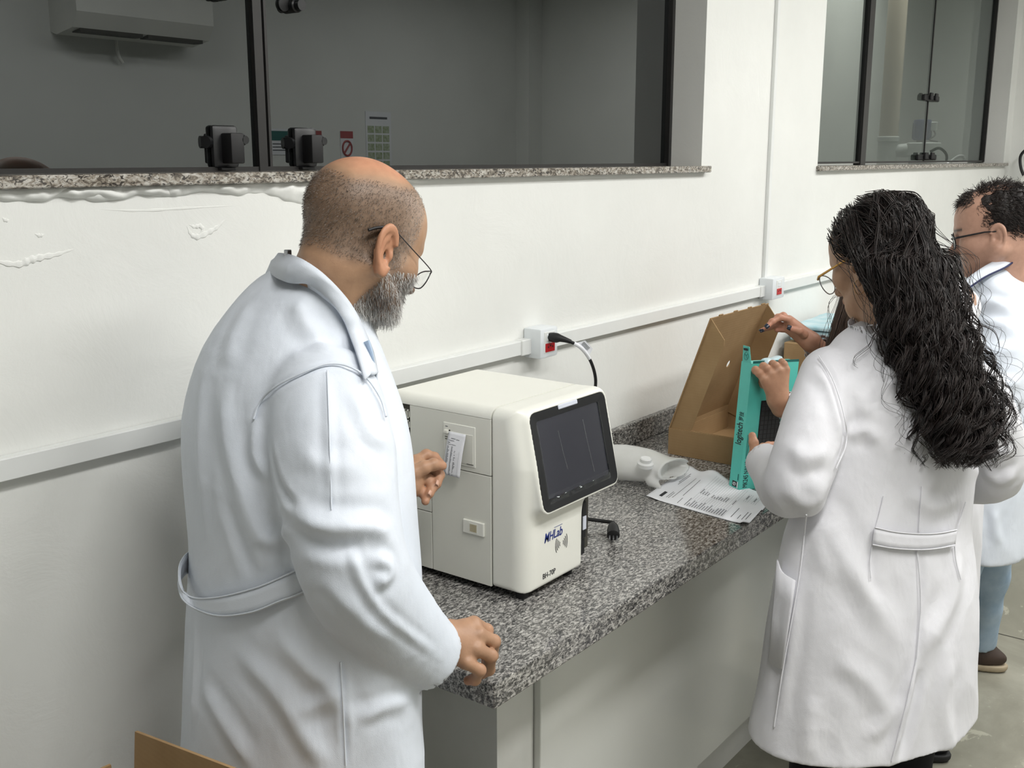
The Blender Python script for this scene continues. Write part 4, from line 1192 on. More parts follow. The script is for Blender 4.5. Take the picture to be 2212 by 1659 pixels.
def legs_and_shoes(parent, hips, feet, r_top, r_bot, mat, z_top, toe, shoe_m='shoe'):
    for hp, ft in zip(hips, feet):
        ft = np.asarray(ft, float); hp = np.asarray(hp, float); kn = (hp + ft) / 2 + np.array([0.01, 0.01, 0])
        def fn(p, hp=hp, ft=ft, kn=kn):
            d = d_chain(p, [hp, kn, ft + np.array([0, 0, 0.09])], [r_top, (r_top + r_bot) / 2, r_bot], 0.03)
            d = np.maximum(d, 0.075 - p[:, 2])
            return d + 0.003 * wnoise(p * np.float32((1, 1, 1.6)), 30, 2)
        lo = np.minimum(hp, ft) - r_top - 0.03; hi = np.maximum(hp, ft) + r_top + 0.03; lo[2] = 0.03
        sdf_obj('trouser_leg', fn, lo, hi, 0.008, M[mat], parent, 1)
        t = unit(np.array([toe[0], toe[1], 0])); sd = np.array([-t[1], t[0], 0])
        Rm = np.stack([t, sd, np.array([0, 0, 1.0])], 1)
        c = ft + t * 0.05
        def sfn(p, c=c, Rm=Rm):
            d = d_ell(p, c + np.array([0, 0, 0.045]), (0.145, 0.050, 0.045), Rm)
            d = smin(d, d_cone(p, c - Rm[:, 0] * 0.06 + np.array([0, 0, 0.05]), c - Rm[:, 0] * 0.055 + np.array([0, 0, 0.10]), 0.042, 0.040), 0.03)
            return np.maximum(d, 0.024 - p[:, 2])
        sh = sdf_obj('shoe', sfn, c - 0.18 * np.ones(3), c + 0.18 * np.ones(3), 0.006, M[shoe_m], parent, 1)
        def ofn(p, c=c, Rm=Rm):
            d = d_ell(p, c + np.array([0, 0, 0.02]), (0.150, 0.054, 0.06), Rm)
            return np.maximum(np.maximum(d, p[:, 2] - 0.026), 0.0012 - p[:, 2])
        sdf_obj('sole', ofn, c - np.array([0.18, 0.18, 0.05]), c + np.array([0.18, 0.18, 0.1]), 0.006, M['sole' if shoe_m == 'shoe' else 'rubber'], sh, 1)
# ------------------------------------------------------------------ bald man at the end of the counter
def skin_cols(V, base, var=0.06, seed=0.0):
    n = wnoise(V, 60, 3, seed)[:, None]
    return np.array(base)[None, :3] * (1 + var * n)

def build_bald_man():
    ang = math.radians(-3)
    rows = rows_px([(592, 605, 730, 1.600, 0.062), (630, 548, 775, 1.605, 0.086), (668, 492, 792, 1.61, 0.105), (708, 455, 806, 1.615, 0.125), (760, 430, 822, 1.62, 0.138), (850, 406, 862, 1.62, 0.148),
                    (950, 396, 882, 1.62, 0.150), (1050, 400, 888, 1.62, 0.146), (1150, 409, 896, 1.625, 0.142), (1250, 412, 902, 1.63, 0.142), (1350, 408, 901, 1.64, 0.146),
                    (1450, 403, 903, 1.65, 0.150), (1550, 398, 899, 1.66, 0.152), (1659, 390, 903, 1.67, 0.154)], ang)
    z, cx, cy, a, b = min(rows); rows.append((0.50, cx - 0.01, cy, a + 0.012, b + 0.012))
    rt = at(700, 640, 1.60); root = empty('person', (cx, cy, 0), 'bald bearded man in white lab coat resting a hand on the counter corner', 'person')
    armR = ([at(700, 868, 1.515), at(718, 985, 1.475), at(735, 1110, 1.455), at(768, 1235, 1.455), at(852, 1345, 1.515), at(929, 1422, 1.580)], [0.082, 0.086, 0.080, 0.075, 0.066, 0.053], 0.010)
    wl = at(864, 1046, 1.875)
    armL = ([np.array([1.09, 1.32, 1.345]), np.array([1.11, 1.36, 1.23]), np.array([1.165, 1.36, 1.115]), wl], [0.064, 0.070, 0.066, 0.050], 0.02)
    folds = [  # lines on the cloth: photo positions, height, width
        ([(545, 905), (560, 868), (598, 832), (663, 800), (707, 784), (750, 788), (790, 812), (822, 858), (836, 905)], -0.0035, 9),
        ([(575, 960), (600, 1050), (640, 1105)], -0.006, 14),
        ([(612, 1092), (680, 1130), (750, 1138), (815, 1142), (850, 1165)], 0.010, 26),
        ([(650, 1165), (720, 1185), (790, 1175)], -0.006, 22),
        ([(800, 1200), (842, 1222), (838, 1250), (805, 1262)], 0.008, 18),
        ([(747, 1142), (777, 1247), (822, 1320), (890, 1375), (958, 1424)], 0.0045, 12),
        ([(707, 800), (712, 950), (717, 1110)], 0.003, 12),
        ([(760, 830), (800, 930), (842, 960)], 0.005, 20),
        ([(640, 960), (700, 1010), (790, 1000)], 0.004, 26),
        ([(690, 1250), (760, 1320), (850, 1400)], 0.004, 22),
        ([(495, 820), (484, 900), (500, 1000), (545, 1130), (593, 1232)], 0.007, 26),
        ([(440, 780), (425, 900), (432, 1050), (440, 1180)], 0.004, 20),
        ([(540, 640), (500, 720), (490, 800)], 0.004, 24),
        ([(640, 640), (660, 700), (720, 760)], 0.005, 24),
        ([(560, 1150), (590, 1170), (620, 1140)], 0.006, 20),
        ([(470, 1060), (520, 1180), (540, 1250)], -0.005, 20),
        ([(555, 900), (548, 980), (580, 1040)], 0.006, 16),
        ([(590, 1360), (660, 1440), (725, 1500), (742, 1580)], 0.007, 26),
        ([(500, 1400), (590, 1490), (660, 1590), (700, 1659)], 0.006, 26),
        ([(430, 1480), (480, 1560), (540, 1659)], 0.006, 24),
        ([(770, 1560), (830, 1530), (890, 1520)], 0.005, 20),
        ([(640, 1540), (700, 1520), (735, 1480)], 0.005, 20),
        ([(420, 1330), (415, 1450), (408, 1580)], 0.005, 16),
        ([(735, 1420), (742, 1540), (747, 1659)], -0.003, 8),
    ]
    coat, S = make_coat(root, rows, ang, [armR, armL], 0.50, at(640, 578, 1.60)[2], 0.0040, folds=folds, seed=1.0, noise_amp=0.0042)
    # seams and crease lines
    seam(coat, S.path([(548, 905), (562, 868), (598, 833), (663, 801), (707, 786), (750, 790), (790, 814), (822, 860), (834, 900)], 0.0004), 0.0017)
    seam(coat, S.path([(736, 1430), (742, 1540), (747, 1655)], 0.0002), 0.0012)
    seam(coat, S.path([(707, 800), (712, 950), (716, 1100)], -0.0006), 0.0010)
    # shirt edge inside the front
    M['shirt'] = mottled('pale_blue_shirt', lin(178, 198, 220), lin(168, 188, 212), 20, 0.8)
    ribbon('shirt_front', [at(796, 735, 1.52), at(804, 760, 1.52), at(808, 785, 1.52)], [at(772, 745, 1.55), at(778, 770, 1.55), at(785, 800, 1.55)], M['shirt'], root, 0.003)
    MB().box(tuple(at(622, 556, 1.60) - 0.004), tuple(at(622, 548, 1.60) + np.array([0.004, 0.004, 0.006])), 0.001, 1).build('collar_tag', M['steel'], coat)
    # half belt, hanging in a loop on the far side
    d6 = px(S.hit(590, 1270, 10, 0.012))[2]
    T3 = [at(420, 1185, 1.68), at(400, 1200, 1.645), at(388, 1226, 1.61), at(392, 1268, 1.575)] + [S.hit(x, y, 10, 0.012) for x, y in ((418, 1290), (474, 1289), (550, 1270))] + [at(600, 1250, d6), at(645, 1229, d6 - 0.004), at(720, 1190, d6)]
    B3 = [at(414, 1232, 1.68), at(396, 1244, 1.640), at(387, 1262, 1.605), at(396, 1296, 1.572)] + [S.hit(x, y, 10, 0.012) for x, y in ((425, 1318), (476, 1333), (545, 1325))] + [at(604, 1302, d6), at(652, 1284, d6 - 0.004), at(728, 1246, d6)]
    bt = ribbon('belt', spline(T3, 5), spline(B3, 5), M['coat'], coat, 0.004)
    Tm, Bm = spline(T3, 5), spline(B3, 5)
    seam(bt, Bm - 0.004 * C_F + np.array([0, 0, 0.003]), 0.0011, name='belt_stitching'); seam(bt, Tm - 0.003 * C_F, 0.0012, name='belt_edge')
    # ---- body: head with neck, both hands
    Rm = head_frame(math.radians(-11), math.radians(26), math.radians(2)); HS = 0.955
    O = at(829, 545, 1.525) - Rm @ np.array([0.084, -0.012, -0.018]) * HS
    nb = at(688, 700, 1.615)
    opt = {'beard': 1, 'short': 1.22}
    def hfn(p):
        q = np.asfortranarray((p - np.float32(O)) @ np.float32(Rm / HS))
        d = head_fn(q, opt) * np.float32(HS)
        n = d_cone(p, O + Rm @ np.array([0, -0.028, -0.045]), nb, 0.058, 0.070)
        return smin(d, n, 0.03)
    lo = np.minimum(O, nb) - 0.16; hi = np.maximum(O, nb) + 0.17
    V, Q = sdf_mesh(hfn, lo, hi, 0.0020); V = laplace(V, Q, 1)
    q = (V - O) @ Rm / HS; q[:, 2] = short_z(q[:, 2], 1.22)
    base = np.array(lin(180, 144, 115)[:3]); C = skin_cols(V, base, 0.07)
    cr = (q - np.array([0, -0.012, 0.03])); cr /= np.linalg.norm(cr, axis=1)[:, None]
    s = cr @ unit((0, -0.30, 0.95)) + 0.05 * wnoise(q, 55, 2)
    stub = np.clip((0.74 - s) / 0.18, 0, 1) * np.clip((0.062 - q[:, 1] + 0.15 * (q[:, 2] - 0.06)) / 0.022, 0, 1) * np.clip((q[:, 2] + 0.062 + 0.012 * wnoise(q, 70, 2)) / 0.035, 0, 1)
    ear = (np.abs(q[:, 0]) > 0.0775) & (np.abs(q[:, 2] + 0.016) < 0.042) & (np.abs(q[:, 1] + 0.012) < 0.03)
    stub = np.where(ear, 0, stub)
    grey = np.clip((q[:, 1] - 0.0) / 0.05, 0, 1)[:, None]
    sp = (wnoise(q, 420, 3, 2.0))[:, None]
    sc = np.array(lin(112, 96, 82)[:3]) * (1 + 0.22 * sp) * (1 - grey) + np.array(lin(168, 150, 136)[:3]) * (1 + 0.20 * sp) * grey
    C = C * (1 - 0.80 * stub[:, None]) + sc * 0.80 * stub[:, None]
    top = np.clip((s - 0.70) / 0.15, 0, 1)[:, None]
    C = C * (1 - top) + top * np.array(lin(200, 146, 116)[:3]) * (1 + 0.07 * wnoise(q, 40, 3)[:, None])
    C = np.where(ear[:, None], C * np.array([1.12, 0.92, 0.88]), C)
    bd = np.clip((-0.022 - q[:, 2] + 0.25 * (q[:, 1] - 0.04)) / 0.02, 0, 1) * np.clip((q[:, 1] - 0.002 - 0.2 * (q[:, 2] + 0.05)) / 0.02, 0, 1) * (q[:, 2] > -0.14)
    C = C * (1 - 0.7 * bd[:, None]) + 0.7 * bd[:, None] * np.array(lin(104, 92, 84)[:3])
    parts = [(V, Q, C)]
    hfaces = (V, Q, q, bd)
    # right hand, fingers curled on the counter edge
    def hand(fingers, palm, base, h=0.0016):
        lo, hi = hand_bounds(fingers, palm)
        V, Q = sdf_mesh(hand_fn(fingers, palm), lo, hi, h)
        V = laplace(V, Q, 1)
        C = skin_cols(V, base, 0.08)
        tips = np.array([f[0][-1] for f in fingers]); dt = np.min(np.linalg.norm(V[:, None] - tips[None], axis=2), 1)
        C *= 1 + np.clip(1 - dt / 0.022, 0, 1)[:, None] * np.array([0.05, -0.07, -0.07])
        kn = np.array([q for f in fingers for q in f[0][1:-1]]); dk = np.min(np.linalg.norm(V[:, None] - kn[None], axis=2), 1)
        C *= 1 + np.clip(1 - dk / 0.014, 0, 1)[:, None] * np.array([0.02, -0.07, -0.07])
        return V, Q, C
    hb = lin(178, 140, 112)[:3]
    W = at(962, 1384, 1.595)
    fR = [([at(1024, 1346, 1.615), at(1051, 1362, 1.635), at(1052, 1388, 1.662), at(1040, 1404, 1.672)], [0.0105, 0.0098, 0.0088, 0.0078]),
          ([at(1034, 1370, 1.600), at(1066, 1386, 1.620), at(1063, 1416, 1.648), at(1050, 1428, 1.660)], [0.0110, 0.0102, 0.0090, 0.0080]),
          ([at(1030, 1402, 1.588), at(1060, 1417, 1.604), at(1056, 1446, 1.630), at(1042, 1456, 1.640)], [0.0106, 0.0098, 0.0088, 0.0078]),
          ([at(1010, 1432, 1.578), at(1036, 1448, 1.588), at(1026, 1468, 1.602), at(1011, 1470, 1.608)], [0.0096, 0.0090, 0.0082, 0.0072]),
          ([at(985, 1376, 1.622), at(1010, 1380, 1.642), at(1030, 1398, 1.660), at(1046, 1414, 1.672)], [0.0125, 0.0112, 0.0100, 0.0085])]
    pR = [(W, at(1022, 1350, 1.612), 0.0275, 0.0135), (W, at(1030, 1374, 1.602), 0.0275, 0.0145), (W, at(1026, 1402, 1.592), 0.027, 0.0140), (W, at(1006, 1428, 1.584), 0.0265, 0.0130), (at(915, 1415, 1.575), W, 0.033, 0.0275)]
    parts.append(hand(fR, pR, hb))
    W = at(878, 1042, 1.880)
    fL = [([at(900, 995, 1.905), at(921, 983, 1.915), at(938, 988, 1.915), at(951, 1000, 1.905)], [0.0105, 0.0098, 0.0088, 0.0075]),
          ([at(908, 1008, 1.895), at(938, 1012, 1.905), at(949, 1026, 1.900), at(944, 1046, 1.885)], [0.0108, 0.0100, 0.0090, 0.0080]),
          ([at(903, 1028, 1.885), at(925, 1036, 1.890), at(934, 1052, 1.885), at(928, 1067, 1.872)], [0.0102, 0.0095, 0.0088, 0.0078]),
          ([at(893, 1046, 1.875), at(908, 1060, 1.880), at(920, 1072, 1.878), at(919, 1083, 1.868)], [0.0094, 0.0088, 0.0082, 0.0072]),
          ([at(892, 1022, 1.865), at(916, 1010, 1.868), at(937, 1003, 1.875), at(955, 1006, 1.885)], [0.0150, 0.0115, 0.0102, 0.0085])]
    pL = [(W, at(898, 998, 1.902), 0.026, 0.0135), (W, at(904, 1012, 1.896), 0.026, 0.0145), (W, at(900, 1030, 1.886), 0.026, 0.0140), (W, at(890, 1046, 1.876), 0.025, 0.0135), (at(850, 1060, 1.870), W, 0.030, 0.027), (W, at(896, 1020, 1.868), 0.022, 0.014)]
    parts.append(hand(fL, pL, hb))
    hipc = np.array([cx, cy, 0.80]); shR = armR[0][0]; shL = armL[0][0]
    V, Q, C = join_body(parts, [([nb + np.array([0, 0, 0.03]), at(650, 900, 1.62), hipc], [0.06, 0.11, 0.11], 0, None),
                                ([nb + np.array([0, 0, 0.02]), shR] + armR[0][2:5:2] + [at(915, 1415, 1.575)], [0.05, 0.045, 0.04, 0.035, 0.03], 0, 1),
                                ([nb + np.array([0, 0, 0.02]), shL] + armL[0][2:3] + [at(850, 1060, 1.870)], [0.05, 0.045, 0.04, 0.03], 0, 2)])
    me = new_mesh('body', V, Q); set_cols(me, np.clip(C, 0, 1))
    body = link('body', me, M['skin'], root, smooth=True)
    M['nailskin'] = mottled('finger_nail', lin(214, 172, 150), lin(206, 162, 140), 60, 0.3)
    nail_mesh(at(953, 1001, 1.876), at(937, 1000, 1.868), -C_F + 0.5 * C_U, 0.0062, 0.011, M['nailskin'], body)
    nail_mesh(at(948, 1042, 1.879), at(950, 1026, 1.892), C_R * 0.8 - C_F * 0.6, 0.0055, 0.010, M['nailskin'], body)
    nail_mesh(at(932, 1064, 1.866), at(936, 1052, 1.876), C_R * 0.8 - C_F * 0.6, 0.0052, 0.009, M['nailskin'], body)
    # beard of fine grey and white hairs
    Vh, Qh, qh, bdm = hfaces; Nh = vnormals(Vh, Qh); rs = np.random.RandomState(3)
    # collar: fall and stand, wrapped round the neck
    SH = Surf(Vh, Qh)
    def lay(x, y, lift, dflt):
        dd = []
        for sf in (S, SH):
            m = (np.abs(sf.P[:, 0] - x) < 7) & (np.abs(sf.P[:, 1] - y) < 7)
            if m.any(): dd.append(sf.P[m, 2].min())
        return at(x, y, (min(dd) if dd else dflt) - lift)
    F3 = spline([lay(816, 806, 0.006, 1.475), lay(806, 762, 0.008, 1.478), lay(792, 726, 0.008, 1.482), lay(776, 690, 0.008, 1.487), lay(754, 652, 0.008, 1.495), lay(722, 613, 0.008, 1.512), lay(686, 581, 0.008, 1.540), lay(652, 560, 0.006, 1.57), at(618, 549, 1.610), at(602, 552, 1.66), at(640, 590, 1.72)], 6)
    L3 = spline([lay(788, 822, 0.008, 1.490), lay(774, 772, 0.010, 1.488), lay(756, 724, 0.011, 1.486), lay(737, 682, 0.011, 1.490), lay(704, 642, 0.011, 1.500), lay(666, 614, 0.011, 1.522), lay(632, 612, 0.012, 1.560), lay(600, 602, 0.012, 1.600), at(580, 588, 1.640), at(578, 600, 1.69), at(610, 640, 1.75)], 6)
    mid = (F3 + L3) / 2 - 0.004 * C_F + np.array([0, 0, 0.004]); N_ = len(F3)
    V = np.concatenate([np.stack([F3, F3 * 0.75 + L3 * 0.25 - 0.004 * C_F, mid, L3], 1).reshape(-1, 3)])
    i = (np.arange(N_ - 1)[:, None] * 4 + np.arange(3)[None]).ravel()
    co = link('collar', new_mesh('collar', V, np.stack([i, i + 1, i + 5, i + 4], 1)), M['coat'], coat, smooth=True)
    md = co.modifiers.new('thickness', 'SOLIDIFY'); md.thickness = 0.0035; md.offset = 0
    nk = at(735, 640, 1.60)
    tow = np.stack([unit(nk - q) for q in F3])
    ribbon('collar_stand', F3 + 0.003 * tow, F3 + np.array([0, 0, -0.034]) + 0.010 * tow, M['coat'], coat, 0.003)
    cand = np.where((bdm > 0.35) & (qh[:, 1] < 0.108))[0]
    pick = rs.choice(cand, 5200); k = 5; n = len(pick)
    p0 = Vh[pick] + rs.normal(0, 0.0008, (n, 3)); nn = Nh[pick]; ql = qh[pick]
    down = Rm @ np.array([0, 0.25, -1.0]); dirv = nn * 0.55 + down * 0.85 + rs.normal(0, 0.35, (n, 3)); dirv /= np.linalg.norm(dirv, axis=1)[:, None]
    ln = rs.uniform(0.003, 0.0075, n) * (1 + 0.6 * np.clip((-0.085 - ql[:, 2]) / 0.03, 0, 1))
    t = np.linspace(0, 1, k)
    cur = p0[:, None] + dirv[:, None] * (ln[:, None] * t)[..., None] + down * (0.30 * ln[:, None] * t ** 2)[..., None]
    g = np.clip(0.74 + 0.30 * wnoise(ql, 70, 2, 1.0) + 0.5 * np.clip((-0.100 - ql[:, 2]) / 0.01, 0, 1) - 0.55 * np.clip((0.052 - ql[:, 1]) / 0.03, 0, 1) * np.clip((-0.06 - ql[:, 2]) / 0.03, 0, 1) + rs.normal(0, 0.22, n), 0, 1)[:, None]
    hc = np.array(lin(72, 64, 58)[:3]) * (1 - g) + np.array(lin(226, 224, 220)[:3]) * g
    strands('beard', cur, np.linspace(0.00042, 0.00015, k)[None], M['hair'], root, 3, hc)
    # clipped hair at the back and sides
    cand = np.where((hfaces[3] < 0.3) & (stub > 0.45))[0]; n = 9000; pick = rs.choice(cand, n)
    p0 = Vh[pick] + rs.normal(0, 0.0008, (n, 3)); d = Nh[pick] * 0.6 + (Rm @ np.array([0, -0.35, -0.75])) + rs.normal(0, 0.3, (n, 3)); d /= np.linalg.norm(d, axis=1)[:, None]
    t = np.linspace(0, 1, 3); cur = p0[:, None] + d[:, None] * (rs.uniform(0.0018, 0.0036, n)[:, None] * t)[..., None]
    gf = np.clip((qh[pick, 1] - 0.0) / 0.05, 0, 1); g = np.clip(0.12 + 0.6 * gf + rs.normal(0, 0.2, n), 0, 1)[:, None]
    strands('clipped_hair', cur, np.linspace(0.00028, 0.00012, 3)[None], M['hair'], root, 3, np.array(lin(70, 58, 48)[:3]) * (1 - g) + np.array(lin(214, 206, 198)[:3]) * g)
    # spectacles low on the nose
    loc = lambda *c: O + Rm @ np.array(c) * HS
    gl = MB()
    for s in (1, -1):
        a = np.linspace(0, 2 * np.pi, 29)
        pts = np.array([loc(s * (0.0345 + 0.0235 * np.sign(math.cos(t)) * abs(math.cos(t)) ** 0.8), 0.112 - 0.010 * abs(math.cos(t)) * (math.cos(t) > 0) + 0.004 * math.sin(t), -0.016 + 0.0165 * np.sign(math.sin(t)) * abs(math.sin(t)) ** 0.85) for t in a])
        gl.tube(pts, 0.0010, 6, False)
        gl.tube(spline([loc(s * 0.0575, 0.103, -0.008), loc(s * 0.069, 0.092, -0.004), loc(s * 0.0755, 0.040, 0.010), loc(s * 0.078, 0.006, 0.020)], 5), 0.0009, 6)
    gl.tube(spline([loc(0.0115, 0.112, -0.010), loc(0, 0.117, -0.006), loc(-0.0115, 0.112, -0.010)], 5), 0.001, 6)
    gls = gl.build('spectacles', M['wire'], root, True)
    for s in (1, -1):
        MB().tube(spline([loc(s * 0.0785, 0.006, 0.020), loc(s * 0.0795, -0.014, 0.021), loc(s * 0.0785, -0.034, 0.012), loc(s * 0.0775, -0.046, 0.003)], 5), 0.0022, 8).build('temple_tip', M['black'], gls, True)
        V = [loc(s * 0.0345, 0.112, -0.016)]; a = np.linspace(0, 2 * np.pi, 24, endpoint=False)
        V += [loc(s * (0.0345 + 0.023 * np.sign(math.cos(t)) * abs(math.cos(t)) ** 0.8), 0.112 - 0.010 * abs(math.cos(t)) * (math.cos(t) > 0) + 0.004 * math.sin(t), -0.016 + 0.016 * np.sign(math.sin(t)) * abs(math.sin(t)) ** 0.85) for t in a]
        link('lens', new_mesh('lens', V, None, [(0, 1 + k, 1 + (k + 1) % 24) for k in range(24)]), M['lens'], gls, smooth=True)
    # trousers and shoes below the coat
    f = np.array([1.0, -0.05, 0]); sd = np.array([0.05, 1.0, 0])
    c = np.array([cx, cy, 0])
    legs_and_shoes(root, [c + sd * 0.085 + np.array([0, 0, 0.72]), c - sd * 0.085 + np.array([0, 0, 0.72])], [c + sd * 0.10 - f * 0.03, c - sd * 0.10 - f * 0.03], 0.085, 0.06, 'darkcloth', 0.7, (1, -0.05))
    return root
build_bald_man()
# ------------------------------------------------------------------ woman with long curly hair
def simple_head(O, Rm, HS, nb, opt, h, r_neck=(0.05, 0.056)):
    def hfn(p):
        q = np.asfortranarray((p - np.float32(O)) @ np.float32(Rm / HS))
        d = head_fn(q, opt) * np.float32(HS)
        return smin(d, d_cone(p, O + Rm @ np.array([0, -0.022, -0.045]), nb, *r_neck), 0.028)
    V, Q = sdf_mesh(hfn, np.minimum(O, nb) - 0.16, np.maximum(O, nb) + 0.17, h)
    return laplace(V, Q, 1), Q

def build_hand(fingers, palm, base, h=0.0018):
    lo, hi = hand_bounds(fingers, palm)
    V, Q = sdf_mesh(hand_fn(fingers, palm), lo, hi, h); V = laplace(V, Q, 1)
    C = skin_cols(V, base, 0.07)
    tips = np.array([f[0][-1] for f in fingers]); dt = np.min(np.linalg.norm(V[:, None] - tips[None], axis=2), 1)
    C = C * (1 + np.clip(1 - dt / 0.022, 0, 1)[:, None] * np.array([0.06, -0.08, -0.07]))
    kn = np.array([q for f in fingers for q in f[0][1:-1]]); dk = np.min(np.linalg.norm(V[:, None] - kn[None], axis=2), 1)
    return V, Q, C * (1 + np.clip(1 - dk / 0.014, 0, 1)[:, None] * np.array([0.02, -0.07, -0.06]))

def hair_paths(rs, roots, ways, K, curl_r, curl_n, frizz, thick, tip_var=0.2, wander=0.35):
    """roots (n, 3, 3): three points on the skull; ways rows (x, y, half width, depth): centre line of the falling hair"""
    n = len(roots); W = np.array(ways, float)
    u = rs.uniform(-1, 1, n); v = rs.uniform(0, 1, n)
    cps = [roots[:, 0], roots[:, 1], roots[:, 2]]
    R_ = roots[:, 2]
    u = np.clip(((px(R_)[:, 0] - W[0, 0]) / W[0, 2]) * 0.75 + rs.normal(0, wander, n), -1.05, 1.05)
    for k, (x, y, hw, d) in enumerate(W):
        uu = np.clip(u + rs.normal(0, 0.08, n), -1.1, 1.1); prof = np.sqrt(np.clip(1 - uu ** 2 * 0.8, 0, 1))
        dd = d - thick * v * prof
        cps.append(np.stack([at(x + uu[i] * hw, y, dd[i]) for i in range(n)]))
    C = np.stack(cps, 1); m = C.shape[1]
    C = np.concatenate([2 * C[:, :1] - C[:, 1:2], C, 2 * C[:, -1:] - C[:, -2:-1]], 1)
    end = 1 - tip_var * rs.uniform(0, 1, n) ** 1.5
    T = np.linspace(0, 1, K)[None] * end[:, None] * (m - 1) * 0.9999
    I = np.floor(T).astype(int); t = (T - I)[..., None]; r = np.arange(n)[:, None]
    a, b, c, d = C[r, I], C[r, I + 1], C[r, I + 2], C[r, I + 3]
    P = 0.5 * (2 * b + (c - a) * t + (2 * a - 5 * b + 4 * c - d) * t ** 2 + (3 * b - a - 3 * c + d) * t ** 3)
    tan = np.gradient(P, axis=1); tan /= np.linalg.norm(tan, axis=2)[..., None] + 1e-9
    U = np.cross(tan, C_F); U /= np.linalg.norm(U, axis=2)[..., None] + 1e-9; Wv = np.cross(tan, U)
    s = np.linspace(0, 1, K)[None]; ph = rs.uniform(0, 6.28, n)[:, None]; fr = curl_n * rs.uniform(0.75, 1.3, n)[:, None]
    rad = curl_r * rs.uniform(0.6, 1.35, n)[:, None] * np.clip((s - 0.22) / 0.65, 0, 1) ** 1.1
    P = P + U * (rad * np.cos(ph + 6.28 * fr * s ** 1.15))[..., None] + Wv * (rad * np.sin(ph + 6.28 * fr * s ** 1.15))[..., None]
    fz = rs.normal(0, 1, (n, K, 3)); fz = (fz + np.roll(fz, 1, 1) + np.roll(fz, 2, 1)) / 3
    return P + frizz * fz * s[..., None]

def clump(rs, P, m, r0, r1):
    """several hairs round each guide, so that locks read as ringlets"""
    n, K, _ = P.shape
    off = rs.normal(0, 1, (n, m, 1, 3)); sp = np.linspace(r0, r1, K)[None, None, :, None]
    w = rs.normal(0, 0.35, (n, m, K, 3)); w = (w + np.roll(w, 1, 2) + np.roll(w, 2, 2)) / 3
    return (P[:, None] + (off + w) * sp).reshape(n * m, K, 3)

def cap_roots(rs, n, O, Rm, HS, exits, lim, grow=1.06, cen=(0, -0.014, 0.042), rad=(0.0765, 0.098, 0.086)):
    """hair roots on the skull with two guide points sliding back over it to the exit points (local coordinates)"""
    out = []; cen = np.array(cen); rad = np.array(rad) * grow
    while len(out) < n:
        d = unit(rs.normal(size=3)); q = cen + d * rad
        if not lim(q): continue
        e = np.array(exits(q, rs)); ed = unit((e - cen) / rad); d0 = unit((q - cen) / rad)
        mid = unit(d0 + ed); lift = 1.02 + 0.13 * rs.uniform(0, 1)
        out.append([O + Rm @ q * HS, O + Rm @ (cen + mid * rad * lift) * HS, O + Rm @ (cen + ed * rad * lift) * HS])
    return np.array(out)

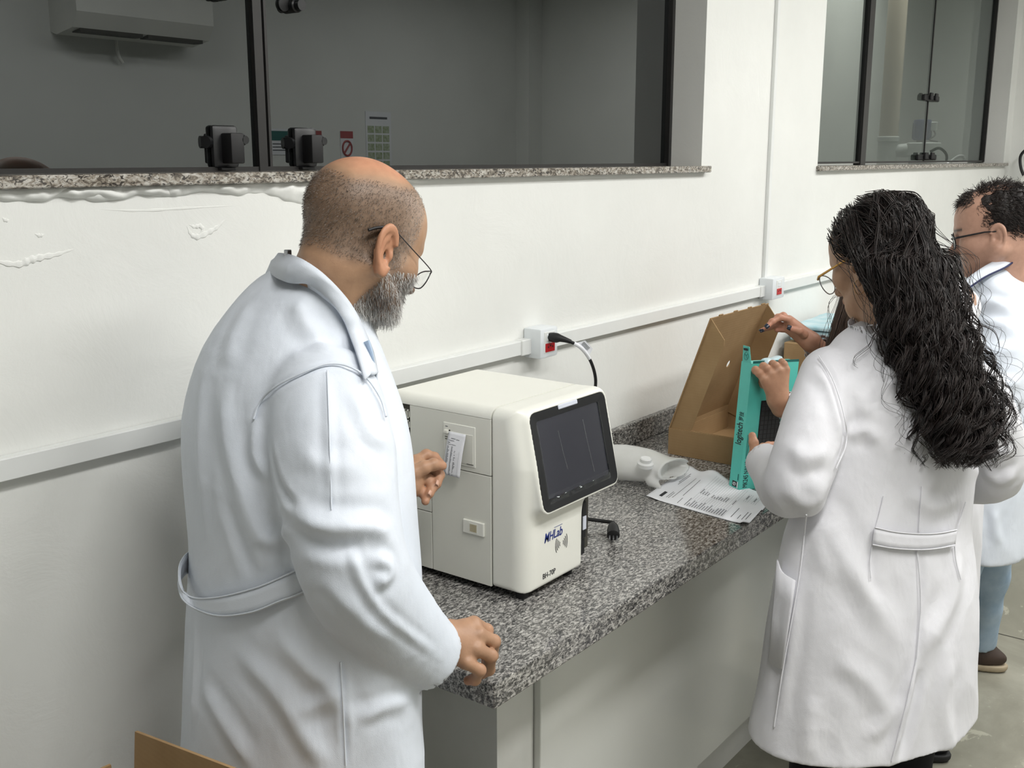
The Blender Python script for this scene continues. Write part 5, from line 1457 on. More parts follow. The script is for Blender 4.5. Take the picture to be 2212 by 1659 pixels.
def build_curly_woman():
    ang = math.radians(61)
    rows = rows_px([(700, 1850, 1960, 2.20, 0.055), (722, 1815, 2030, 2.20, 0.075), (750, 1790, 2085, 2.195, 0.092), (800, 1772, 2128, 2.19, 0.108), (870, 1768, 2128, 2.19, 0.115), (950, 1764, 2112, 2.19, 0.118),
                    (1050, 1740, 2098, 2.20, 0.120), (1150, 1708, 2086, 2.20, 0.124), (1250, 1690, 2098, 2.21, 0.134), (1330, 1676, 2102, 2.22, 0.146), (1400, 1664, 2100, 2.225, 0.152), (1540, 1641, 2097, 2.24, 0.160), (1640, 1630, 2093, 2.25, 0.165)], ang)
    z, cx, cy, a, b = min(rows); hem = 0.54
    rows.append((hem - 0.01, cx, cy, a, b))
    root = empty('person', (cx, cy, 0), 'woman with long black curly hair in white lab coat holding the teal box', 'person')
    armL = ([at(1795, 815, 2.155), at(1758, 925, 2.085), at(1720, 1045, 2.065), at(1690, 1040, 2.20), at(1650, 998, 2.385)], [0.064, 0.064, 0.062, 0.054, 0.041], 0.010)
    armR = ([at(2108, 845, 2.255), at(2150, 940, 2.30), at(2152, 1026, 2.35), at(2080, 1040, 2.48), at(1990, 1020, 2.58)], [0.060, 0.058, 0.056, 0.05, 0.042], 0.012)
    def skirt(p, d):  # hem waves and back vent
        return d
    folds = [
        ([(1765, 765), (1800, 820), (1822, 900), (1828, 960), (1800, 1020)], -0.006, 10),
        ([(1748, 790), (1790, 830), (1812, 900), (1815, 960)], 0.006, 16),
        ([(1690, 1050), (1740, 1090), (1795, 1050)], 0.006, 20),
        ([(1700, 960), (1740, 985), (1800, 970)], 0.006, 22),
        ([(1690, 1010), (1735, 1030), (1790, 1010)], -0.005, 20),
        ([(1830, 945), (1870, 930), (1900, 960)], 0.006, 16),
        ([(1800, 800), (1850, 850), (1900, 930), (1920, 1010)], 0.005, 26),
        ([(1765, 1010), (1780, 1120), (1830, 1220), (1880, 1290), (1960, 1420)], 0.008, 30),
        ([(1740, 1060), (1755, 1160), (1800, 1270)], 0.006, 24),
        ([(1890, 1150), (1880, 1230), (1900, 1300)], -0.004, 16),
        ([(1990, 1195), (1990, 1300), (1980, 1420)], -0.004, 10),
        ([(2080, 1190), (2060, 1300), (1985, 1425)], 0.007, 26),
        ([(1980, 1425), (1955, 1530), (1925, 1650)], 0.008, 14),
        ([(1995, 1440), (1975, 1540), (1945, 1650)], -0.008, 14),
        ([(1720, 1250), (1705, 1400), (1680, 1560)], 0.006, 16),
        ([(1800, 1420), (1880, 1480), (1930, 1560)], 0.005, 24),
        ([(1860, 1600), (1920, 1560), (1960, 1500)], 0.004, 20),
        ([(2060, 1420), (2040, 1520), (2060, 1640)], 0.006, 24),
        ([(1760, 1500), (1745, 1580), (1750, 1650)], 0.006, 26),
        ([(1960, 1060), (2020, 1100), (2085, 1070)], 0.005, 18),
        ([(2110, 960), (2150, 985), (2195, 970)], 0.007, 14),
        ([(2115, 1020), (2160, 1045), (2200, 1020)], 0.008, 14),
        ([(2110, 1000), (2160, 1020), (2200, 998)], -0.006, 10),
    ]
    coat, S = make_coat(root, rows, ang, [armL, armR], hem, at(1900, 690, 2.2)[2], 0.0048, folds=folds, seed=4.0, mat='coat2', noise_amp=0.0035)
    # stand-up collar round the neck
    ca, cb = at(1915, 752, 2.19), at(1897, 684, 2.175); cax = unit(cb - ca)
    def colfn(p):
        d = d_cone(p, ca, cb, 0.074, 0.061)
        h = (p - np.float32(cb)) @ np.float32(cax); h0 = (p - np.float32(ca)) @ np.float32(cax)
        d = np.maximum(np.maximum(d, h - 0.004), -h0)
        return np.maximum(d, -np.maximum(d_cone(p, ca - cax * 0.02, cb + cax * 0.05, 0.068, 0.054), -(h0 + 0.02))) + 0.0012 * wnoise(p, 60, 2)
    sdf_obj('collar', colfn, np.minimum(ca, cb) - 0.1, np.maximum(ca, cb) + 0.1, 0.003, M['coat2'], coat, 1)
    # half belt with buttoned-down ends, seams, darts, pocket
    T = S.path([(1889, 1139), (1935, 1149), (1990, 1153), (2030, 1151), (2066, 1144)], 0.006, 5)
    B = S.path([(1884, 1176), (1930, 1184), (1985, 1187), (2025, 1184), (2062, 1177)], 0.006, 5)
    bt = ribbon('half_belt', T, B, M['coat2'], coat, 0.004)
    seam(bt, B - 0.003 * C_F, 0.0013, 'coat2', 'belt_stitching'); seam(bt, T - 0.003 * C_F, 0.0013, 'coat2', 'belt_stitching')
    for L in ([(1992, 1050), (1988, 1100), (1985, 1148)], [(1981, 1190), (1986, 1240), (1989, 1300), (1986, 1360), (1980, 1424)], [(1909, 1072), (1900, 1110), (1892, 1138)], [(1884, 1180), (1880, 1215), (1882, 1250)],
              [(2086, 1085), (2076, 1115), (2068, 1143)], [(2062, 1180), (2066, 1215), (2076, 1252)], [(1742, 1112), (1726, 1250), (1692, 1440), (1672, 1570)], [(1980, 1424), (1956, 1530), (1926, 1645)],
              [(1768, 768), (1800, 822), (1824, 900), (1828, 958), (1806, 1012)]):
        seam(coat, S.path(L, 0.0006), 0.0014, 'coat2')
    pk = S.path([(1679, 1208), (1690, 1236), (1718, 1254)], 0.010, 6); pk2 = S.path([(1668, 1330), (1684, 1345), (1704, 1350)], 0.004, 6); pk3 = S.path([(1660, 1425), (1674, 1440), (1690, 1445)], 0.003, 6)
    V = np.stack([pk, (pk + pk2) / 2 - 0.002 * C_F, pk2, pk3], 1).reshape(-1, 3); n_ = len(pk)
    i = (np.arange(n_ - 1)[:, None] * 4 + np.arange(3)[None]).ravel()
    po = link('pocket', new_mesh('pocket', V, np.stack([i, i + 1, i + 5, i + 4], 1)), M['coat2'], coat, smooth=True)
    md = po.modifiers.new('thickness', 'SOLIDIFY'); md.thickness = 0.003; md.offset = 0
    # ---- body
    Rm = head_frame(math.radians(71), math.radians(25), math.radians(-3)); HS = 0.95
    O = at(1850, 575, 2.155) - Rm @ np.array([-0.084, -0.012, -0.018]) * HS
    nb = at(1915, 745, 2.20)
    V, Q = simple_head(O, Rm, HS, nb, {'wide': 0.96}, 0.0026)
    q = (V - O) @ Rm / HS
    base = np.array(lin(186, 148, 120)[:3]); C = skin_cols(V, base, 0.05)
    lips = np.exp(-((q[:, 2] + 0.071) / 0.007) ** 2) * (np.abs(q[:, 0]) < 0.024) * (q[:, 1] > 0.09)
    C = C * (1 - 0.6 * lips[:, None]) + 0.6 * lips[:, None] * np.array(lin(160, 84, 78)[:3])
    parts = [(V, Q, C)]
    hb = np.array(lin(188, 144, 116)[:3])
    W = at(1640, 992, 2.395)
    fL = [([at(1630, 972, 2.385), at(1628, 956, 2.385), at(1625, 941, 2.392)], [0.0115, 0.0100, 0.0085]),
          ([at(1634, 975, 2.420), at(1648, 966, 2.455), at(1660, 962, 2.470), at(1670, 960, 2.475)], [0.0095, 0.0088, 0.0082, 0.0072]),
          ([at(1632, 988, 2.420), at(1646, 980, 2.455), at(1660, 976, 2.470), at(1670, 975, 2.475)], [0.0095, 0.0088, 0.0082, 0.0072]),
          ([at(1632, 1000, 2.415), at(1646, 994, 2.45), at(1660, 990, 2.465)], [0.0092, 0.0085, 0.0072]),
          ([at(1634, 1010, 2.410), at(1646, 1006, 2.44), at(1656, 1003, 2.455)], [0.0085, 0.0078, 0.0068])]
    pL = [(W, at(1631, 975, 2.40), 0.021, 0.0130), (W, at(1628, 990, 2.405), 0.021, 0.0125), (W, at(1632, 1004, 2.405), 0.021, 0.0115), (at(1660, 1005, 2.36), W, 0.024, 0.021)]
    parts.append(build_hand(fL, pL, hb))
    W2 = armR[0][-1]; dR = unit(np.array([-0.35, 0.9, 0.15])); sR = unit(np.cross(dR, np.array([0, 0, 1.0])))
    W2 = W2 + dR * 0.03
    fr = [([W2 + dR * 0.085 + sR * (0.012 - 0.02 * k), W2 + dR * 0.12 + sR * (0.012 - 0.02 * k) - np.array([0, 0, 0.004]), W2 + dR * 0.14 + sR * (0.012 - 0.02 * k) - np.array([0, 0, 0.02])], [0.0095, 0.0085, 0.0072]) for k in range(4)]
    fr.append(([W2 + dR * 0.03 + sR * -0.03, W2 + dR * 0.06 + sR * -0.05, W2 + dR * 0.085 + sR * -0.052], [0.012, 0.0098, 0.008]))
    pr = [(W2, W2 + dR * 0.085 + sR * (0.012 - 0.02 * k), 0.022, 0.012) for k in range(4)] + [(W2 - dR * 0.04, W2, 0.024, 0.022)]
    parts.append(build_hand(fr, pr, hb, 0.0024))
    hip = np.array([cx, cy, 0.8])
    V, Q, C = join_body(parts, [([nb, at(1900, 950, 2.2), hip], [0.05, 0.085, 0.09], 0, None),
                                ([nb, armL[0][0], armL[0][2], at(1660, 1005, 2.36)], [0.045, 0.04, 0.034, 0.024], 0, 1),
                                ([nb, armR[0][0], armR[0][2], W2 - dR * 0.04], [0.045, 0.04, 0.034, 0.024], 0, 2)])
    me = new_mesh('body', V, Q); set_cols(me, np.clip(C, 0, 1)); body = link('body', me, M['skin'], root, smooth=True)
    # spectacles with a gold temple, ear hoop
    loc = lambda *c: O + Rm @ np.array(c) * HS
    gl = MB()
    for s in (1, -1):
        a_ = np.linspace(0, 2 * np.pi, 29)
        gl.tube([loc(s * (0.037 + 0.027 * math.cos(t)), 0.116 - 0.008 * max(0, math.cos(t)) + 0.003 * math.sin(t), -0.016 + 0.023 * math.sin(t)) for t in a_], 0.0012, 6, False)
    gl.tube(spline([loc(0.0105, 0.116, -0.010), loc(0, 0.121, -0.006), loc(-0.0105, 0.116, -0.010)], 4), 0.0011, 6)
    g = gl.build('spectacles', M['steel'], root, True)
    for s in (1, -1):
        MB().tube([loc(s * 0.064, 0.112, -0.004), loc(s * 0.074, 0.100, -0.002), loc(s * 0.0775, 0.02, 0.006), loc(s * 0.077, -0.01, 0.004)], [0.0026, 0.0026, 0.0022, 0.0020], 8).build('temple', M['gold'], g, True)
    t = np.linspace(0, 2 * np.pi, 25); hc_ = loc(-0.083, -0.006, -0.062)
    MB().tube([hc_ + C_R * 0.011 * math.cos(k) + np.array([0, 0, 1.0]) * 0.016 * math.sin(k) for k in t], 0.0006, 6, False).build('hoop_earring', M['gold'], root)
    # ---- hair: dark core under the locks, then curled strands
    rs = np.random.RandomState(11)
    ways = [(1958, 560, 104, 2.135), (1985, 640, 96, 2.11), (2008, 720, 96, 2.095), (2038, 800, 102, 2.085), (2064, 880, 108, 2.08), (2078, 950, 100, 2.08), (2072, 1012, 84, 2.075)]
    cc = np.array((0, -0.020, 0.045))
    def core(p):
        q = np.asfortranarray((p - np.float32(O)) @ np.float32(Rm / HS))
        d = d_ell(q, cc, (0.081, 0.101, 0.089)) * np.float32(HS)
        cut = d_ell(q, (0.0, 0.100, -0.045), (0.085, 0.075, 0.105)) * np.float32(HS)
        d = smax(d, -cut, 0.012)
        ch = None
        for (x, y, hw, dp), (x2, y2, hw2, dp2) in zip([(1950, 540, 60, 2.20)] + [(x, y, hw * 0.9, dp + 0.03) for x, y, hw, dp in ways[:-2]], [(x, y, hw * 0.9, dp + 0.03) for x, y, hw, dp in ways[:-1]]):
            for o in (-0.4, 0, 0.4):
                e = d_cone(p, at(x + o * hw, y, dp), at(x2 + o * hw2, y2, dp2), hw * 0.00038, hw2 * (0.00022 if y2 > 940 else 0.00038))
                ch = e if ch is None else smin(ch, e, 0.02)
        d = smin(d, ch, 0.03)
        return d + 0.004 * wnoise(p * np.float32((1, 1, 0.5)), 55, 2)
    A = np.array([at(x + s * hw, y, d) for x, y, hw, d in ways for s in (-1, 1)] + [O - 0.13, O + 0.13])
    lo, hi = A.min(0) - 0.08, A.max(0) + 0.08
    dark = hair_mat('dark_curly_hair', 0.5, (lin(20, 17, 16), lin(34, 28, 26)))
    sdf_obj('hair_mass', core, lo, hi, 0.006, dark, root, 1)
    def lim(q):
        if q[2] < -0.03: return False
        if q[1] > 0.055 + 0.25 * (q[2] - 0.05): return q[2] > 0.085
        if abs(q[0]) > 0.05 and q[1] > 0.02 and q[2] < 0.03: return False
        return True
    exits = lambda q, r: (np.clip(q[0] * 0.9 + r.normal(0, 0.02), -0.078, 0.078), -0.055 - 0.03 * r.uniform(), -0.03 + 0.04 * r.normal())
    roots = cap_roots(rs, 380, O, Rm, HS, exits, lim, 1.15)
    P = hair_paths(rs, roots, ways, 72, 0.0130, 6.0, 0.0006, 0.085, 0.34)
    P = clump(rs, P, 6, 0.0030, 0.0022)
    g = rs.uniform(0, 1, (len(P), 1)); hc = np.array(lin(16, 13, 12)[:3]) * (1 - g) + np.array(lin(46, 36, 33)[:3]) * g
    prof = np.interp(np.linspace(0, 1, 72), [0, 0.1, 0.85, 1], [0.0007, 0.0009, 0.0008, 0.0003])[None]
    strands('curly_locks', P, prof, M['hair'], root, 3, hc)
    # side hair combed back over the ear
    SP = []
    for k in range(70):
        v = rs.uniform(0, 1); u_ = rs.normal(0, 5)
        pts = [(1822 + 26 * v + u_, 492 - 30 * v, 2.155), (1838 + 22 * v + u_, 535 - 12 * v, 2.115), (1858 + 22 * v + u_, 580, 2.095), (1884 + 24 * v + u_, 632, 2.085), (1912 + 30 * v + u_, 690, 2.075), (1945 + 30 * v + u_, 750, 2.06)]
        sp = spline([at(a_, b_, d_ + rs.normal(0, 0.004)) for a_, b_, d_ in pts], 14); tt = np.linspace(0, 1, 72)
        sp = np.stack([np.interp(tt, np.linspace(0, 1, len(sp)), sp[:, j]) for j in range(3)], 1)
        ph = rs.uniform(0, 6.28); rr = 0.006 * tt ** 1.3
        SP.append(sp + C_R * (rr * np.cos(ph + 18 * tt))[:, None] + C_F * (rr * np.sin(ph + 18 * tt))[:, None])
    SP = clump(rs, np.array(SP), 6, 0.0030, 0.0025); g = rs.uniform(0, 1, (len(SP), 1))
    strands('side_locks', SP, np.linspace(0.0009, 0.0004, 72)[None], M['hair'], root, 3, np.array(lin(16, 13, 12)[:3]) * (1 - g) + np.array(lin(46, 36, 33)[:3]) * g)
    # loose fly-away curls around the outline
    w2 = [(x + 6, y, hw * 1.32, d) for x, y, hw, d in ways]
    roots = cap_roots(rs, 120, O, Rm, HS, exits, lim, 1.17)
    P = hair_paths(rs, roots, w2, 72, 0.015, 6.5, 0.0018, 0.10, 0.35, 0.5)
    strands('loose_curls', P, np.interp(np.linspace(0, 1, 72), [0, 0.2, 1], [0.0005, 0.0006, 0.0003])[None], M['hair'], root, 3, np.tile(np.array([lin(30, 22, 20)[:3]]), (len(P), 1)))
    # stray curls on the shoulder and at the brow
    S1 = []
    for pts in ([(1915, 712, 2.09), (1892, 722, 2.085), (1880, 745, 2.08), (1862, 760, 2.075), (1848, 772, 2.075), (1846, 786, 2.075), (1853, 792, 2.075)], [(1900, 730, 2.08), (1905, 760, 2.07), (1930, 790, 2.07), (1960, 800, 2.07)], [(1940, 730, 2.07), (1930, 770, 2.06), (1950, 800, 2.06), (1970, 790, 2.06)],
                [(1822, 505, 2.14), (1812, 512, 2.13), (1803, 522, 2.13), (1808, 533, 2.13), (1820, 528, 2.13), (1818, 516, 2.13)], [(2110, 700, 2.10), (2150, 720, 2.10), (2160, 760, 2.10), (2140, 775, 2.10)], [(2150, 850, 2.09), (2190, 860, 2.09), (2200, 890, 2.09), (2180, 905, 2.09)]):
        sp = spline([at(*q_) for q_ in pts], 12); u = np.linspace(0, 1, 40)
        sp = np.stack([np.interp(u, np.linspace(0, 1, len(sp)), sp[:, k]) for k in range(3)], 1)
        for j in range(3): S1.append(sp + rs.normal(0, 0.002, 3))
    sc__ = strands('stray_curls', np.array(S1), np.linspace(0.0007, 0.0003, 40)[None], M['hair'], root, 3, np.tile(np.array([lin(38, 26, 22)[:3]]), (len(S1), 1)))
    sc__['kind'] = 'stuff'
    f = np.array([math.cos(ang), math.sin(ang), 0]); sd = np.array([f[1], -f[0], 0]); c = np.array([cx, cy, 0])
    legs_and_shoes(root, [c + sd * 0.09 + np.array([0, 0, 0.7]), c - sd * 0.09 + np.array([0, 0, 0.7])], [c + sd * 0.105 - f * 0.02, c - sd * 0.105 - f * 0.02], 0.085, 0.055, 'darkcloth', 0.7, f[:2], 'darkcloth')
    return root
build_curly_woman()

# ------------------------------------------------------------------ dark-haired man at the far end
def build_far_man():
    ang = math.radians(97)
    rows = rows_px([(585, 2100, 2205, 3.22, 0.07), (612, 2075, 2228, 3.22, 0.10), (650, 2055, 2238, 3.22, 0.118), (720, 2040, 2244, 3.22, 0.130), (850, 2032, 2240, 3.22, 0.142), (1000, 2040, 2218, 3.24, 0.132), (1100, 2045, 2206, 3.26, 0.128), (1180, 2050, 2198, 3.28, 0.128)], ang)
    z, cx, cy, a, b = min(rows); hem = at(2140, 1178, 3.28)[2]
    rows.append((hem - 0.02, cx, cy, a, b))
    root = empty('person', (cx, cy, 0), 'dark haired man with black spectacles in white coat with navy piping', 'person')
    armL = ([at(2168, 672, 3.09), at(2160, 770, 3.03), at(2146, 870, 3.02), at(2090, 890, 3.10), at(2030, 870, 3.22)], [0.085, 0.082, 0.074, 0.062, 0.05], 0.02)
    mir = lambda q: q + 2 * np.array([math.sin(ang), -math.cos(ang), 0]) * ((np.array([cx, cy, 0]) - q) @ np.array([math.sin(ang), -math.cos(ang), 0]))
    armR = ([mir(q) for q in armL[0]], armL[1], 0.02)
    folds = [([(2085, 655), (2130, 650), (2190, 665)], 0.010, 14), ([(2080, 700), (2130, 690), (2200, 715)], 0.009, 14), ([(2090, 745), (2140, 760), (2200, 750)], 0.008, 16), ([(2120, 800), (2170, 830), (2205, 820)], 0.008, 16), ([(2090, 1100), (2110, 1140), (2100, 1180)], 0.006, 14), ([(2150, 1100), (2150, 1140), (2160, 1180)], 0.006, 12)]
    coat, S = make_coat(root, rows, ang, [armL, armR], hem, at(2150, 568, 3.22)[2], 0.0068, folds=folds, seed=8.0, noise_amp=0.004)
    Rm = head_frame(math.radians(101), math.radians(13), math.radians(0)); HS = 1.06
    O = at(2158, 517, 3.05) - Rm @ np.array([-0.084, -0.012, -0.018]) * HS
    nb = at(2165, 640, 3.20); opt = {'fat': 0.012, 'wide': 1.04}
    V, Q = simple_head(O, Rm, HS, nb, opt, 0.0030, (0.066, 0.076))
    q = (V - O) @ Rm / HS
    C = skin_cols(V, lin(190, 150, 130)[:3], 0.06)
    sh = np.clip((-0.03 - q[:, 2]) / 0.03, 0, 1)[:, None] * np.clip((q[:, 1] - 0.0) / 0.03, 0, 1)[:, None]
    C = C * (1 - 0.30 * sh) + 0.30 * sh * np.array(lin(110, 84, 72)[:3])
    br = np.exp(-((q[:, 2] - 0.0235 - 0.05 * (np.abs(q[:, 0]) - 0.03)) / 0.0045) ** 2) * (np.abs(np.abs(q[:, 0]) - 0.034) < 0.020) * (q[:, 1] > 0.06)
    C = C * (1 - 0.9 * br[:, None]) + 0.9 * br[:, None] * np.array(lin(38, 30, 28)[:3])
    hb = np.array(lin(190, 144, 118)[:3]); parts = [(V, Q, C)]; limbs = [([nb, at(2140, 850, 3.22), np.array([cx, cy, 0.8])], [0.06, 0.11, 0.11], 0, None)]
    for j, arm in enumerate((armL, armR)):
        W = arm[0][-1]; d = unit(arm[0][-1] - arm[0][-2]); s = unit(np.cross(d, np.array([0, 0, 1.0]))); W = W + d * 0.02
        fg = [([W + d * 0.09 + s * (0.03 - 0.02 * k), W + d * 0.13 + s * (0.03 - 0.02 * k) - np.array([0, 0, 0.006]), W + d * 0.155 + s * (0.03 - 0.02 * k) - np.array([0, 0, 0.022])], [0.0105, 0.0095, 0.008]) for k in range(4)]
        sg = 1 if j else -1
        fg.append(([W + d * 0.03 + s * 0.035 * sg, W + d * 0.065 + s * 0.055 * sg, W + d * 0.095 + s * 0.056 * sg], [0.0125, 0.0108, 0.009]))
        pm = [(W, W + d * 0.09 + s * (0.03 - 0.02 * k), 0.024, 0.013) for k in range(4)] + [(W - d * 0.05, W, 0.028, 0.024)]
        parts.append(build_hand(fg, pm, hb, 0.0032)); limbs.append(([nb, arm[0][0], arm[0][2], W - d * 0.05], [0.05, 0.045, 0.04, 0.028], 0, j + 1))
    V, Q, C = join_body(parts, limbs)
    me = new_mesh('body', V, Q); set_cols(me, np.clip(C, 0, 1)); link('body', me, M['skin'], root, smooth=True)
    loc = lambda *c: O + Rm @ np.array(c) * HS
    # collar with navy piping
    t3 = spline([at(2070, 625, 3.05), at(2085, 606, 3.05), at(2120, 580, 3.06), at(2160, 558, 3.09), at(2188, 546, 3.14), at(2200, 552, 3.22)], 6)
    b3 = spline([at(2068, 640, 3.03), at(2092, 622, 3.03), at(2128, 598, 3.035), at(2170, 578, 3.06), at(2198, 560, 3.12), at(2212, 566, 3.21)], 6)
    co = ribbon('collar', t3, b3, M['coat'], coat, 0.005)
    b4 = b3 - 0.004 * C_F
    MB().tube(b4, 0.0026, 6).build('collar_piping', M['piping'], co, True)
    nk = at(2150, 600, 3.2); tw = np.stack([unit(nk - q_) for q_ in t3])
    ribbon('collar_stand', t3 + 0.003 * tw, t3 + 0.012 * tw - np.array([0, 0, 0.035]), M['coat'], coat, 0.004)
    # hair: full at the sides and back, thin on top, a tuft over the brow
    rs = np.random.RandomState(5); cen = np.array((0, -0.014, 0.042)); rad = np.array((0.0795, 0.098, 0.086))
    P0, D0, L0 = [], [], []
    while len(P0) < 5600:
        d = unit(rs.normal(size=3)); q_ = cen + d * rad
        side = q_[1] < 0.030 - 0.25 * max(0, 0.03 - q_[2]) and q_[2] > -0.052 - 0.3 * min(0, q_[1] + 0.03) * -1 and q_[2] < 0.105
        if abs(q_[0]) > 0.06 and q_[1] > -0.035 and q_[2] < 0.005: side = False
        tuft = q_[1] > 0.030 and q_[2] > 0.086 and q_[1] < 0.088
        thin = q_[2] >= 0.100 and rs.uniform() < 0.75
        if q_[2] < -0.055: side = False
        if not (side or tuft or thin): continue
        if not tuft and rs.uniform() < 0.35: continue
        P0.append(loc(*(q_ * 1.0)))
        if tuft: dl = unit(np.array([0.1, 0.75, -0.15]) + 0.4 * rs.normal(size=3) + d * 0.5); L0.append(rs.uniform(0.025, 0.05))
        elif thin: dl = unit(np.array([0.2, -0.4, 0.1]) + 0.7 * rs.normal(size=3) + d * 0.6); L0.append(rs.uniform(0.02, 0.045))
        else: dl = unit(np.array([0, -0.75, -0.45]) + 0.28 * rs.normal(size=3) + d * 0.55); L0.append(rs.uniform(0.016, 0.032))
        D0.append(Rm @ dl)
    P0, D0, L0 = np.array(P0), np.array(D0), np.array(L0); n = len(P0); K = 9; t = np.linspace(0, 1, K)
    ctr = loc(*cen); out = P0 - ctr; out /= np.linalg.norm(out, axis=1)[:, None]
    P = P0[:, None] + D0[:, None] * (L0[:, None] * t)[..., None] - out[:, None] * (0.35 * L0[:, None] * t ** 2)[..., None]
    amp = rs.uniform(0.0, 0.005, (n, 1)); ph = rs.uniform(0, 6.28, (n, 1)); sdv = np.cross(D0, out)
    P = P + sdv[:, None] * (amp * np.sin(ph + 7 * t[None]) * t)[..., None]
    g = rs.uniform(0, 1, (n, 1)); strands('short_hair', P, np.linspace(0.0011, 0.0004, K)[None], M['hair'], root, 3, np.array(lin(22, 18, 17)[:3]) * (1 - g) + np.array(lin(48, 38, 34)[:3]) * g)
    # dark undercoat of the hair so no scalp shows at the sides
    def under(p):
        q = np.asfortranarray((p - np.float32(O)) @ np.float32(Rm / HS))
        d = d_ell(q, cen, rad * 1.025) * np.float32(HS)
        d = np.maximum(d, (q[:, 1] - 0.022 + 0.25 * np.maximum(0.03 - q[:, 2], 0)) * 0.9); d = np.maximum(d, (q[:, 2] - 0.110 + 0.3 * np.maximum(q[:, 1] + 0.02, 0)) * 0.9); d = np.maximum(d, (-0.050 - q[:, 2]) * 0.9)
        d = np.maximum(d, -np.maximum(np.maximum(0.055 - np.abs(q[:, 0]), -0.036 - q[:, 1]), q[:, 2] - 0.004))
        return d + 0.0025 * wnoise(q, 160, 2)
    sdf_obj('hair_base', under, O - 0.16, O + 0.16, 0.004, hair_mat('dark_short_hair', 0.6, (lin(22, 18, 17), lin(40, 32, 29))), root, 1)
    # black plastic spectacles
    gl = MB()
    for s in (1, -1):
        a_ = np.linspace(0, 2 * np.pi, 29)
        gl.tube([loc(s * (0.036 + 0.024 * math.cos(t_)), 0.106 - 0.008 * max(0, math.cos(t_)), -0.006 + 0.021 * math.sin(t_)) for t_ in a_], 0.0022, 6, False)
        gl.tube([loc(s * 0.060, 0.100, 0.004), loc(s * 0.074, 0.092, 0.006), loc(s * 0.0855, 0.02, 0.008), loc(s * 0.083, -0.012, 0.004)], [0.0030, 0.0032, 0.0024, 0.002], 8)
    gl.tube(spline([loc(0.012, 0.106, -0.002), loc(0, 0.111, 0.002), loc(-0.012, 0.106, -0.002)], 4), 0.002, 6)
    g = gl.build('spectacles', M['black'], root, True)
    for s in (1, -1):
        V = [loc(s * 0.036, 0.104, -0.006)] + [loc(s * (0.036 + 0.0235 * math.cos(t_)), 0.106 - 0.008 * max(0, math.cos(t_)), -0.006 + 0.0205 * math.sin(t_)) for t_ in np.linspace(0, 2 * np.pi, 24, endpoint=False)]
        link('lens', new_mesh('lens', V, None, [(0, 1 + k, 1 + (k + 1) % 24) for k in range(24)]), M['lens'], g, smooth=True)
    f1 = at(2108, 1432, 3.64); f1[2] = 0
    c = np.array([cx, cy, 0]); far = c + (f1 - c) ; near = np.array([f1[0] - 0.40, f1[1] + 0.12, 0])
    legs_and_shoes(root, [c + np.array([0.09, 0, 0.72]), c + np.array([-0.09, 0, 0.72])], [far, near], 0.092, 0.058, 'jeans', 0.7, (math.cos(ang), math.sin(ang)))
    return root
build_far_man()
